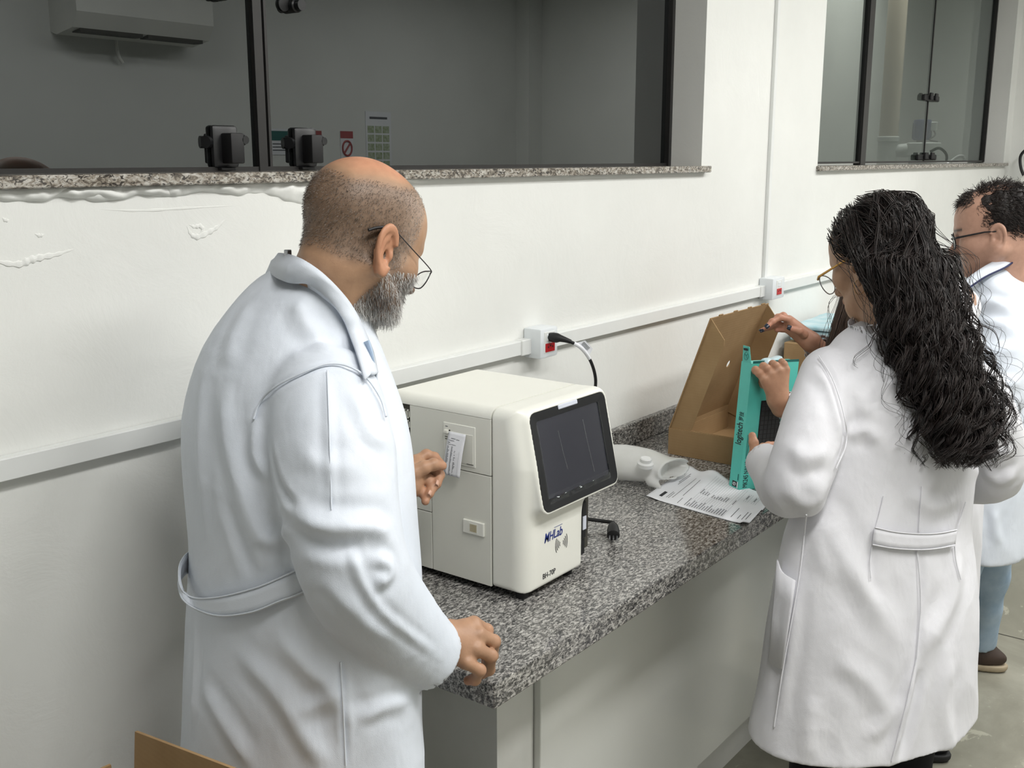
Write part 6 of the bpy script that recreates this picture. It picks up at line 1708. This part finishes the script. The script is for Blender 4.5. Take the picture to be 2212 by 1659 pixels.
# ------------------------------------------------------------------ second woman, mostly hidden behind the curly-haired one
def build_brown_haired_woman():
    ang = math.radians(95)
    cx, cy = 2.87, 0.745
    rows = [(0.50, cx, cy, 0.200, 0.140), (0.80, cx, cy, 0.185, 0.130), (1.00, cx, cy, 0.165, 0.110), (1.20, cx, cy + 0.01, 0.172, 0.108), (1.30, cx, cy + 0.02, 0.165, 0.095), (1.35, cx, cy + 0.02, 0.125, 0.075), (1.385, cx, cy + 0.025, 0.075, 0.058), (1.40, cx, cy + 0.025, 0.055, 0.05)]
    root = empty('person', (cx, cy, 0), 'woman with straight brown hair and dark nails, mostly hidden behind curly-haired woman', 'person')
    w1 = at(1768, 752, 2.80); w2 = at(1688, 880, 2.545)
    f = np.array([math.cos(ang), math.sin(ang), 0]); sd = np.array([f[1], -f[0], 0])
    shL = np.array([cx, cy, 1.30]) - sd * 0.155; shR = np.array([cx, cy, 1.30]) + sd * 0.155
    e1 = (shL + w1) / 2 + np.array([0.03, -0.10, -0.13]); e2 = (shL + w2) / 2 + np.array([-0.02, -0.06, -0.10])
    shX = shL + np.array([0.03, 0.03, -0.01])
    arm1 = ([shR, (shR + w1) / 2 + np.array([0.06, 0.10, -0.16]), w1], [0.06, 0.054, 0.042], 0.02)
    arm2 = ([shX, e2, w2], [0.06, 0.052, 0.042], 0.02)
    coat, S = make_coat(root, rows, ang, [arm1, arm2], 0.50, 1.40, 0.0075, seed=2.0, mat='coat2', noise_amp=0.003)
    Rm = head_frame(math.radians(100), math.radians(26)); HS = 0.94
    O = at(1930, 600, 2.84); nb = np.array([cx - 0.02, cy + 0.03, 1.33])
    V, Q = simple_head(O, Rm, HS, nb, {}, 0.004)
    C = skin_cols(V, lin(192, 152, 126)[:3], 0.05)
    hb = np.array(lin(190, 140, 116)[:3])
    # raised hand with dark nails over the cardboard lid
    W = at(1750, 737, 2.790)
    fA = [([at(1704, 690, 2.775), at(1684, 686, 2.770), at(1668, 695, 2.762), at(1657, 706, 2.755)], [0.0092, 0.0086, 0.0078, 0.0066]),
          ([at(1707, 694, 2.790), at(1692, 682, 2.800), at(1680, 685, 2.800), at(1673, 692, 2.795)], [0.0094, 0.0088, 0.0080, 0.0068]),
          ([at(1704, 706, 2.800), at(1682, 701, 2.800), at(1662, 707, 2.795), at(1645, 714, 2.790)], [0.0090, 0.0082, 0.0072, 0.0058]),
          ([at(1706, 714, 2.800), at(1690, 711, 2.805), at(1678, 713, 2.800)], [0.0082, 0.0075, 0.0062]),
          ([at(1736, 722, 2.765), at(1726, 714, 2.752), at(1706, 709, 2.745)], [0.0120, 0.0100, 0.0082])]
    pA = [(W, at(1704, 691, 2.780), 0.022, 0.0125), (W, at(1706, 697, 2.790), 0.022, 0.0125), (W, at(1704, 706, 2.798), 0.022, 0.0120), (W, at(1706, 713, 2.798), 0.022, 0.0110), (w1, W, 0.024, 0.022)]
    # hand on the top of the teal box, seen from the back
    W2 = at(1681, 862, 2.535)
    fB = [([at(1652, 820, 2.520), at(1640, 806, 2.520), at(1632, 799, 2.530), at(1630, 803, 2.548)], [0.0100, 0.0092, 0.0084, 0.0072]),
          ([at(1666, 808, 2.520), at(1656, 796, 2.520), at(1649, 791, 2.530), at(1646, 796, 2.548)], [0.0102, 0.0094, 0.0086, 0.0074]),
          ([at(1682, 801, 2.522), at(1675, 790, 2.522), at(1669, 786, 2.532), at(1665, 790, 2.550)], [0.0100, 0.0092, 0.0084, 0.0072]),
          ([at(1697, 797, 2.526), at(1693, 787, 2.526), at(1689, 782, 2.536), at(1685, 786, 2.552)], [0.0092, 0.0085, 0.0077, 0.0066]),
          ([at(1664, 838, 2.545), at(1650, 830, 2.558), at(1642, 822, 2.566)], [0.0115, 0.0098, 0.0080])]
    pB = [(W2, at(1652, 820, 2.520), 0.0225, 0.0125), (W2, at(1666, 809, 2.520), 0.0225, 0.0130), (W2, at(1682, 802, 2.522), 0.0225, 0.0125), (W2, at(1696, 799, 2.527), 0.022, 0.0115), (w2, W2, 0.025, 0.0225)]
    parts = [(V, Q, C), build_hand(fA, pA, hb), build_hand(fB, pB, np.array(lin(186, 142, 114)[:3]))]
    V, Q, C = join_body(parts, [([nb, np.array([cx, cy, 1.1]), np.array([cx, cy, 0.8])], [0.05, 0.08, 0.09], 0, None), ([nb, shR, arm1[0][1], w1], [0.045, 0.04, 0.034, 0.022], 0, 1), ([nb, shX, e2, w2], [0.045, 0.04, 0.034, 0.022], 0, 2)])
    me = new_mesh('body', V, Q); set_cols(me, np.clip(C, 0, 1)); body = link('body', me, M['skin'], root, smooth=True)
    for tip, prev, nrm in ((at(1658, 703, 2.7485), at(1668, 694, 2.756), -C_F + 0.4 * C_U), (at(1676, 688, 2.789), at(1684, 685, 2.794), -C_F + 0.3 * C_U), (at(1646, 712, 2.784), at(1660, 706, 2.790), -C_F * 0.7 + 0.7 * C_U), (at(1707, 708, 2.7365), at(1722, 713, 2.744), -C_F)):
        nail_mesh(tip, prev, nrm, 0.0062, 0.0115, M['nail'], body)
    # long straight brown hair
    rs = np.random.RandomState(21)
    brown = hair_mat('brown_straight_hair', 0.5, (lin(36, 26, 20), lin(58, 42, 32)))
    ways = [(1930, 640, 118, 2.80), (1925, 720, 122, 2.80), (1925, 800, 120, 2.80), (1930, 880, 110, 2.81)]
    def core(p):
        q = np.asfortranarray((p - np.float32(O)) @ np.float32(Rm / HS))
        d = d_ell(q, (0, -0.018, 0.045), (0.084, 0.104, 0.090)) * np.float32(HS)
        d = smax(d, -d_ell(q, (0, 0.10, -0.04), (0.075, 0.07, 0.10)) * np.float32(HS), 0.012)
        for o in (-0.62, -0.25, 0.15, 0.6):
            ch = d_chain(p, [at(1935 + o * 70, 560, 2.86)] + [at(x + o * hw, y, dp + 0.03) for x, y, hw, dp in ways], [0.035, 0.042, 0.045, 0.042, 0.03])
            d = smin(d, ch, 0.03)
        return d
    A = np.array([at(x + s * hw, y, d) for x, y, hw, d in ways for s in (-1, 1)] + [O - 0.13, O + 0.13])
    sdf_obj('hair_mass', core, A.min(0) - 0.08, A.max(0) + 0.08, 0.007, brown, root, 1)
    exits = lambda q, r: (np.clip(q[0] * 0.95 + r.normal(0, 0.02), -0.08, 0.08), -0.05 - 0.03 * r.uniform(), -0.04 + 0.03 * r.normal())
    roots = cap_roots(rs, 420, O, Rm, HS, exits, lambda q: q[2] > -0.02 and (q[1] < 0.05 or q[2] > 0.09), 1.12)
    P = hair_paths(rs, roots, ways, 28, 0.002, 1.2, 0.0006, 0.05, 0.3, 0.5)
    g = rs.uniform(0, 1, (len(P), 1)); strands('hair_strands', P, np.linspace(0.0009, 0.0004, 28)[None], M['hair'], root, 3, np.array(lin(40, 29, 22)[:3]) * (1 - g) + np.array(lin(84, 64, 48)[:3]) * g)
    # lock swinging forward past the face, left of the curly-haired woman's jaw
    def lock(p):
        d = d_chain(p, [at(1842, 560, 2.72), at(1836, 640, 2.71), at(1822, 700, 2.70), at(1812, 760, 2.70), at(1815, 820, 2.71)], [0.022, 0.024, 0.028, 0.032, 0.026])
        return d + 0.003 * wnoise(p * np.float32((1, 1, 0.3)), 90, 2)
    L_ = np.array([at(1842, 560, 2.72), at(1800, 830, 2.70)])
    sdf_obj('front_lock', lock, L_.min(0) - 0.06, L_.max(0) + 0.06, 0.005, brown, root, 1)
    P = []
    for k in range(150):
        u = rs.normal(0, 0.5); dz = rs.uniform(-0.03, 0.0)
        base = [(1842 + u * 16, 560, 2.70), (1836 + u * 22, 640, 2.685), (1820 + u * 28, 700, 2.675), (1808 + u * 32, 760, 2.67), (1812 + u * 30, 815, 2.68)]
        sp = spline([at(a_, b_, d_ + dz * 0.3) for a_, b_, d_ in base], 6); P.append(sp + 0.0012 * rs.normal(size=sp.shape).cumsum(0) * 0.3)
    P = np.array(P); g = rs.uniform(0, 1, (len(P), 1))
    strands('front_lock_hair', P, np.linspace(0.0007, 0.0004, P.shape[1])[None], M['hair'], root, 3, np.array(lin(40, 29, 22)[:3]) * (1 - g) + np.array(lin(80, 60, 46)[:3]) * g)
    c = np.array([cx, cy, 0])
    legs_and_shoes(root, [c + sd * 0.085 + np.array([0, 0, 0.7]), c - sd * 0.085 + np.array([0, 0, 0.7])], [c + sd * 0.09, c - sd * 0.09], 0.08, 0.055, 'darkcloth', 0.7, f[:2], 'darkcloth')
    return root
build_brown_haired_woman()

# ------------------------------------------------------------------ open cardboard mailer box
def build_mailer():
    X0, X1, Y0, Y1, Z0, Z1 = 2.525, 2.895, 1.055, 1.359, HC + 0.0006, 0.9735
    e = empty('cardboard_box', (2.71, 1.21, HC), 'brown cardboard mailer box standing open on the worktop beside the teal box', 'box')
    t = 0.003
    MB().box((X0, Y0, Z0), (X1, Y1, Z0 + t)).build('tray_floor', M['card'], e)
    MB().box((X0, Y0, Z0 + t), (X0 + t, Y1, Z1)).build('tray_wall', M['card'], e)
    MB().box((X1 - t, Y0, Z0 + t), (X1, Y1, Z1)).build('tray_wall', M['card'], e)
    MB().box((X0 + t, Y1 - t, Z0 + t), (X1 - t, Y1, Z1)).build('tray_wall', M['card'], e)
    MB().box((X0 + t, Y0, Z0 + t), (X1 - t, Y0 + t, Z1)).build('tray_wall', M['card'], e)
    MB().box((X0 + 0.0035, Y0 + 0.01, Z1 - 0.001), (X0 + 0.0065, Y1 - 0.01, Z1 + 0.0015)).build('folded_edge', M['card'], e)
    MB().box((X0 + 0.02, Y1 - 0.0075, Z0 + t), (X1 - 0.02, Y1 - 0.0045, Z1 - 0.012)).build('inner_flap', M['card'], e)
    # lid, hinged at the wall side, leaning forward over the tray
    hy, hz = Y1, Z1; th = math.atan2(0.108, 0.305); Lh = 0.333
    up = np.array([0, -math.sin(th), math.cos(th)]); nf = np.array([0, -math.cos(th), -math.sin(th)])   # up the lid, and to its inside
    o = np.array([0, hy, hz])
    P = lambda x, u, n: np.array([x, 0, 0]) + o + up * u + nf * n
    hole = 24
    # lid panel with the round finger hole
    hx, hu, hr = 2.7677, 0.158, 0.011
    bm = bmesh.new()
    outer = [(X0, 0), (X1, 0), (X1, Lh), (X0, Lh)]
    ring = [(hx + hr * math.cos(2 * math.pi * k / hole), hu + hr * math.sin(2 * math.pi * k / hole)) for k in range(hole)]
    for n0 in (0.0, t):
        ov = [bm.verts.new(P(x, u, n0)) for x, u in outer]; rv = [bm.verts.new(P(x, u, n0)) for x, u in ring]
        es = [bm.edges.new((a, b)) for a, b in zip(ov, ov[1:] + ov[:1])] + [bm.edges.new((a, b)) for a, b in zip(rv, rv[1:] + rv[:1])]
        bmesh.ops.triangle_fill(bm, use_beauty=True, edges=es)
        if n0 == 0.0: A_, B_ = ov, rv
        else:
            for L1, L2 in ((A_, ov), (B_, rv)):
                for k in range(len(L1)): bm.faces.new((L1[k], L1[(k + 1) % len(L1)], L2[(k + 1) % len(L1)], L2[k]))
    mb = MB(); mb.bm.free(); mb.bm = bm; lid = mb.build('lid', M['card'], e)
    D = 0.062
    for x in (X0 + t + 0.001, X1 - 2 * t - 0.001):
        m = MB(); m.poly([P(x, -0.022, 0.004), P(x, -0.022, 0.052), P(x, 0.03, D), P(x, 0.28, D), P(x, 0.295, 0.058), P(x, Lh, 0.0)], (t, 0, 0))
        m.build('lid_side_flap', M['card'], lid)
    for k in range(4):
        x = X0 + 0.05 + 0.09 * k
        MB().poly([P(x, Lh, 0.0), P(x + 0.022, Lh, 0.0), P(x + 0.022, Lh + 0.004, 0.0), P(x, Lh + 0.004, 0.0)], tuple(nf * t)).build('lid_tab', M['card'], lid)
    return e
build_mailer()

# ------------------------------------------------------------------ teal keyboard carton held upright
def build_teal():
    b0 = at(1596, 1063, 2.602); b1 = at(1624, 789, 2.540)
    up = unit(b1 - b0); H = np.linalg.norm(b1 - b0)
    nrw = unit(at(1574, 1054, 2.6347) - b0); nrw = unit(nrw - up * (nrw @ up)); wd = np.cross(nrw, up)     # narrow way (to the wall), wide way (along the counter)
    if wd[0] < 0: wd = -wd
    wn, ww = 0.037, 0.150
    b0 = b0 + np.array([0, 0, 0.0035])
    e = empty('keyboard_carton', tuple(b0), 'tall teal keyboard carton held upright on the worktop', 'box')
    P = lambda n, w_, u: b0 + nrw * n + wd * w_ + up * u
    def slab(n0, n1, w0, w1, u0, u1):
        m = MB(); m.poly([P(n0, w0, u0), P(n1, w0, u0), P(n1, w1, u0), P(n0, w1, u0)], tuple(up * (u1 - u0))); return m
    slab(0, wn, 0, ww, 0, H).build('carton_body', M['teal'], e)
    m = MB(); m.poly([P(0.003, 0.0, H), P(wn - 0.003, 0.0, H), P(wn - 0.007, -0.006, H + 0.040), P(0.008, -0.006, H + 0.040)], tuple(wd * 0.0012)); fl = m.build('top_flap', M['teal'], e)
    m = MB(); m.poly([P(0.012, -0.0068, H + 0.029), P(wn - 0.011, -0.0068, H + 0.029), P(wn - 0.011, -0.0078, H + 0.0345), P(0.012, -0.0078, H + 0.0345)], tuple(wd * 0.001)); m.build('hanger_slot', M['black'], fl)
    A = np.linspace(0, 2 * np.pi, 25); m = MB().tube([P(wn / 2 + 0.0075 * math.cos(a), -0.0035, H + 0.0155 + 0.0095 * math.sin(a)) for a in A], 0.0005, 5, False)
    for a in (0.6, 2.2, 3.9): m.tube([P(wn / 2, -0.0036, H + 0.0155), P(wn / 2 + 0.006 * math.cos(a), -0.0036, H + 0.0155 + 0.008 * math.sin(a))], 0.0005, 5)
    m.build('seal_mark', M['tealdark'], fl)
    m = MB(); m.poly([P(0, 0.004, H), P(0, ww, H), P(0, ww, H + 0.006), P(0, 0.004, H + 0.006)], tuple(nrw * 0.001)); m.build('inner_sleeve', M['tealdark'], e)
    # narrow side: maker's lettering runs upward; its face looks to -wide
    text_mesh('maker_lettering', 'logitech', 0.030, M['inkdark'], e, P(0.010, -0.0004, 0.112), up, nrw, fitw=0.054, bold=0.0003)
    text_mesh('maker_lettering', '\u7f57\u6280', 0.018, M['inkdark'], e, P(0.011, -0.0004, 0.171), up, nrw, fitw=0.022)
    sq = slab(0.010, 0.026, -0.0006, 0.0, 0.006, 0.020).build('badge', M['inkdark'], e)
    A = np.linspace(0, 2 * np.pi, 21); MB().tube([P(0.018 + 0.0045 * math.cos(a), -0.0010, 0.013 + 0.0035 * math.sin(a)) for a in A], 0.0008, 5, False).tube([P(0.0165, -0.001, 0.0135), P(0.0195, -0.001, 0.0135)], 0.0007, 5).build('badge_symbol', M['paper'], sq)
    slab(0.0065, 0.0095, -0.0005, 0.0, 0.004, 0.020).build('white_strip', M['paper'], e)
    for k in range(3): slab(0.0085 - 0.0012 * k, 0.0090 - 0.0012 * k, -0.0004, 0.0, 0.024, 0.040).build('small_print', M['tealdark'], e)
    # wide side (faces the viewer's right): model name up the edge, keyboard picture
    text_mesh('model_lettering', 'MK245 NANO', 0.021, M['inkdark'], e, P(-0.0004, 0.024, 0.006), up, -wd, fitw=0.068)
    for k in range(3): slab(-0.0004, 0.0, 0.010 + 0.003 * k, 0.0112 + 0.003 * k, 0.080, 0.140).build('small_print', M['tealdark'], e)
    kb = slab(-0.0012, 0.0, 0.042, 0.108, 0.078, 0.223).build('keyboard_picture', M['black'], e)
    M['key'] = mottled('printed_key', lin(46, 47, 50), lin(40, 41, 44), 60, 0.5)
    for i in range(5):
        for j in range(12):
            slab(-0.0016, -0.0011, 0.045 + 0.0122 * i, 0.045 + 0.0122 * i + 0.0105, 0.082 + 0.0115 * j, 0.082 + 0.0115 * j + 0.0098).build('printed_key', M['key'], kb)
    return e
build_teal()

# blue and clear wrapped packs inside / behind the carton
M['wrap'] = mottled('clear_blue_wrap', lin(176, 214, 222), lin(226, 236, 240), 26, 0.18)
M['packblue'] = mottled('pale_blue_pack', lin(150, 200, 212), lin(206, 226, 232), 18, 0.3)
def soft_pack(name, c, h, yaw, m, label, cat, group=None, bump=0.006):
    Rm = np.array([[math.cos(yaw), -math.sin(yaw), 0], [math.sin(yaw), math.cos(yaw), 0], [0, 0, 1.0]])
    fn = lambda p: d_box(p, c, h, min(h) * 0.7, Rm) + np.float32(bump) * wnoise(p * np.float32((1, 1, 2.0)), 45, 3, c[0])
    r = max(h) * 1.3 + 0.02
    o = sdf_obj(name, fn, np.array(c) - r, np.array(c) + r, 0.005, m, None, 1)
    return tag(o, label, cat, group)
soft_pack('wrapped_pack', tuple(at(1668, 786, 2.60)), (0.050, 0.012, 0.016), 0.0, M['wrap'], 'clear wrapped pack sticking out of the open top of the teal carton', 'pack', None, 0.004)
cb2 = empty('carton', (3.78, 1.36, HC), 'low brown carton under the pale blue packs by the wall', 'box')
MB().box((3.58, 1.23, HC + 0.0005), (4.02, 1.475, 1.055), 0.002, 1).build('carton_body', M['card'], cb2)
MB().box((3.581, 1.34, 1.0552), (4.019, 1.37, 1.0558)).build('packing_tape', M['lilac'], cb2)
for k, (dx, dz, w_) in enumerate(((0.0, 0.011, 0.19), (0.012, 0.032, 0.185), (-0.008, 0.053, 0.18))):
    soft_pack('wrapped_pack', (3.79 + dx, 1.36, 1.0575 + dz), (w_, 0.105, 0.0085), 0.03 * k, M['packblue' if k % 2 == 0 else 'wrap'], ['lowest pale blue wrapped pack on the low carton', 'middle whitish wrapped pack in the stack on the carton', 'topmost pale blue wrapped pack on the low carton'][k], 'pack', 'stack of wrapped packs', 0.0012)

# ------------------------------------------------------------------ printed sheet on the worktop
def build_sheet():
    e = None
    # corners measured on the worktop: towards analyzer / wall, far side, counter edge
    c00, c10, c11, c01 = np.array([2.150, 1.212]), np.array([2.415, 1.235]), np.array([2.330, 0.965]), np.array([2.105, 0.925])
    nu, nv = 28, 36
    def pt(u, v, off=0.0):
        q = (c00 * (1 - u) + c10 * u) * (1 - v) + (c01 * (1 - u) + c11 * u) * v
        z = HC + 0.0012 + 0.016 * math.exp(-((v - 0.30) / 0.13) ** 2) * u ** 1.2 + 0.012 * math.exp(-((v) / 0.10) ** 2) * (0.3 + 0.7 * u) + 0.006 * (1 - math.cos(6.5 * v)) * u * 0.5 + 0.004 * max(0, v - 0.85) / 0.15 * (1 - u)
        if q[1] < CY0 + 0.01: z += 0.004
        return np.array([q[0], q[1], z + off])
    V = [pt(i / (nu - 1), j / (nv - 1)) for i in range(nu) for j in range(nv)]
    i = (np.arange(nu - 1)[:, None] * nv + np.arange(nv - 1)[None]).ravel()
    sh = link('printed_form', new_mesh('printed_form', V, np.stack([i, i + nv, i + nv + 1, i + 1], 1)), M['paper'], None, smooth=True)
    tag(sh, 'white printed form curling on the granite beside the teal carton', 'paper')
    md = sh.modifiers.new('thickness', 'SOLIDIFY'); md.thickness = 0.0004; md.offset = -1
    rng = random.Random(2); m = MB(); b = MB()
    def bar(mb, u0, u1, v0, v1):
        n = max(1, int((u1 - u0) / 0.05)); 
        for k in range(n):
            a0, a1 = u0 + (u1 - u0) * k / n, u0 + (u1 - u0) * (k + 1) / n
            mb.quad(pt(a0, v0, 0.0006), pt(a1, v0, 0.0006), pt(a1, v1, 0.0006), pt(a0, v1, 0.0006))
    bar(b, 0.10, 0.24, 0.085, 0.115)
    for v, u0, u1 in ((0.09, 0.55, 0.85), (0.105, 0.5, 0.8), (0.15, 0.12, 0.30), (0.17, 0.12, 0.28), (0.20, 0.15, 0.75), (0.27, 0.25, 0.70), (0.29, 0.06, 0.2)):
        bar(m, u0, u1, v, v + 0.006)
    for k in range(16):
        v = 0.36 + k * 0.024
        bar(m, 0.06, 0.06 + rng.uniform(0.08, 0.2), v, v + 0.007)
        if rng.random() < 0.7: bar(m, 0.42, 0.42 + rng.uniform(0.05, 0.14), v, v + 0.007)
        bar(m, 0.05, 0.92, v + 0.0155, v + 0.0168)
    for v in (0.80, 0.86, 0.90, 0.93): bar(m, 0.1, 0.1 + rng.uniform(0.1, 0.3), v, v + 0.007)
    for v0 in (0.78, 0.86):
        for q in (0.0, 0.02, 0.04): bar(m, 0.6, 0.85, v0 + q, v0 + q + 0.0015)
        bar(m, 0.68, 0.80, v0 + 0.006, v0 + 0.014)
    m.build('printed_text', M['ink'], sh); b.build('printed_heading', M['inkdark'], sh)
build_sheet()

# ------------------------------------------------------------------ collapsed plastic reagent bag with cap
def build_bag():
    m, nt, b = nmat('milky_plastic', lin(236, 238, 232), 0.25, spec=0.5)
    n = noise_node(nt, 9, 4); r = ramp(nt, n.outputs['Fac'], [(0.35, lin(248, 249, 249)), (0.65, lin(238, 239, 234))]); nt.links.new(r.outputs[0], b.inputs['Base Color'])
    b.inputs['Alpha'].default_value = 0.62
    e = empty('plastic_bag', (2.30, 1.35, HC), 'milky collapsed plastic bag with white cap lying beside the analyzer', 'bag')
    onz = lambda x, y, z: C_O + (at(x, y, 1.0) - C_O) * ((z - CAM_Z) / (at(x, y, 1.0) - C_O)[2])
    ax0, ax1 = onz(1285, 990, HC + 0.042), onz(1448, 1018, HC + 0.036); ad = unit(ax1 - ax0); sdv = np.array([-ad[1], ad[0], 0.0])
    Rb = np.stack([ad, sdv, np.array([0, 0, 1.0])], 1)
    def fn(p):
        q = np.asfortranarray((p - np.float32(ax0)) @ np.float32(Rb))
        x, y, z = q[:, 0], q[:, 1], q[:, 2]; L = np.float32(np.linalg.norm(ax1 - ax0))
        t = np.clip(x / L, 0, 1.15)
        ry = np.interp(t, [0, 0.35, 0.7, 0.9, 1.0, 1.15], [0.050, 0.062, 0.060, 0.054, 0.060, 0.066]).astype(np.float32)
        rz = np.interp(t, [0, 0.35, 0.7, 0.9, 1.0, 1.15], [0.036, 0.040, 0.036, 0.027, 0.024, 0.024]).astype(np.float32)
        k = np.sqrt((y / ry) ** 2 + (z / rz) ** 2)
        d = (k - 1) * rz
        slant = x - L * 1.05 - 0.35 * y + 0.25 * z
        out = np.maximum(np.maximum(d, slant), -x - 0.02)
        inner = np.maximum((k - 0.84) * rz, 0.90 * L - x)
        d = smax(out, -inner, 0.004)
        d = smin(d, d_cone(p, onz(1408, 1040, HC + 0.02), onz(1424, 1052, HC + 0.010), 0.012, 0.005), 0.010)
        return np.maximum(d + 0.0016 * wnoise(p, 34, 3, 1.0) - 0.0042 * np.abs(wnoise(p * np.float32((1, 0.6, 1)), 26, 2, 4.0)), HC + 0.0012 - p[:, 2])
    sdf_obj('bag_film', fn, (2.05, 1.10, HC - 0.01), (2.48, 1.48, HC + 0.11), 0.0030, m, e, 1)
    capm = mottled('white_cap', lin(240, 241, 240), lin(232, 234, 234), 20, 0.4)
    cpos = onz(1394, 1002, HC + 0.070)
    MB().lathe([(0.020, -0.006), (0.020, 0.003), (0.014, 0.006), (0.014, 0.014), (0.0115, 0.016)], tuple(cpos), (-0.1, -0.15, 1), 24).build('cap', capm, e, True)
build_bag()

# ------------------------------------------------------------------ brown box in the near left corner of the picture
def build_near_box():
    a, b = at(297, 1578, 1.45), at(520, 1662, 1.28)
    e = empty('moving_box', (float((a + b)[0] / 2), float((a + b)[1] / 2), 0), 'brown cardboard box with raised flap at the bottom left corner', 'box')
    zt = 0.70; d = unit((b - a)[:2].tolist() + [0]); n = np.array([d[1], -d[0], 0]); n = n if n @ FWH < 0 else -n
    o = np.array([a[0], a[1], 0]) + n * 0.02; L = 0.42; Dp = 0.36
    P = lambda u, v, z: tuple(o + d * u + n * v + np.array([0, 0, z]))
    t = 0.005
    MB().poly([P(0, 0, 0.001), P(L, 0, 0.001), P(L, t, 0.001), P(0, t, 0.001)], (0, 0, zt)).build('side', M['card'], e)
    MB().poly([P(0, Dp, 0.001), P(L, Dp, 0.001), P(L, Dp - t, 0.001), P(0, Dp - t, 0.001)], (0, 0, zt)).build('side', M['card'], e)
    MB().poly([P(0, 0, 0.001), P(t, 0, 0.001), P(t, Dp, 0.001), P(0, Dp, 0.001)], (0, 0, zt)).build('side', M['card'], e)
    MB().poly([P(L, 0, 0.001), P(L - t, 0, 0.001), P(L - t, Dp, 0.001), P(L, Dp, 0.001)], (0, 0, zt)).build('side', M['card'], e)
    MB().poly([P(0, 0, 0.001), P(L, 0, 0.001), P(L, Dp, 0.001), P(0, Dp, 0.001)], (0, 0, t)).build('bottom', M['card'], e)
    # raised flap: its outline is the piece that shows
    f0, f1 = np.array(P(-0.005, 0, zt)), np.array(P(L, 0, zt))
    g0, g1 = a, a + (b - a) / np.linalg.norm(b - a) * 0.40
    MB().poly([f0, f1, g1, g0], tuple(n * 0.004)).build('flap', M['card'], e)
    k0 = at(240, 1652, 1.43); MB().poly([P(0.0, 0.01, zt), P(0.0, 0.10, zt), tuple(k0 + n * 0.08), tuple(k0)], tuple(d * -0.004)).build('flap', M['card'], e)
build_near_box()

# white device with black cable on the end wall, at the right edge
def build_device():
    e = empty('wall_device', (XE, 1.30, 1.40), 'white angular wall device with a looped black cable at the right edge', 'device')
    Rz = Matrix.Rotation(math.radians(-38), 4, 'X')
    p0 = at(2216, 400, 1.0) - C_O; p0 = C_O + p0 * ((XE - 0.10) / p0[0])
    MB().box((p0[0] - 0.04, p0[1] - 0.17, p0[2] - 0.05), (p0[0] + 0.09, p0[1] + 0.03, p0[2] + 0.05), 0.006, 1, Rz, tuple(p0)).build('head', M['acwhite'], e)
    MB().box((p0[0] - 0.02, p0[1] - 0.26, p0[2] - 0.34), (p0[0] + 0.095, p0[1] + 0.02, p0[2] - 0.12), 0.008, 1, Rz, tuple(p0)).build('housing', M['acwhite'], e)
    MB().tube(spline([p0 + np.array([-0.02, 0.0, 0.03]), p0 + np.array([-0.03, 0.03, 0.10]), p0 + np.array([-0.03, 0.035, 0.17]), p0 + np.array([-0.03, -0.01, 0.21]), p0 + np.array([-0.03, -0.06, 0.19])], 6), 0.008, 8).build('cable', M['black'], e, True)
build_device()
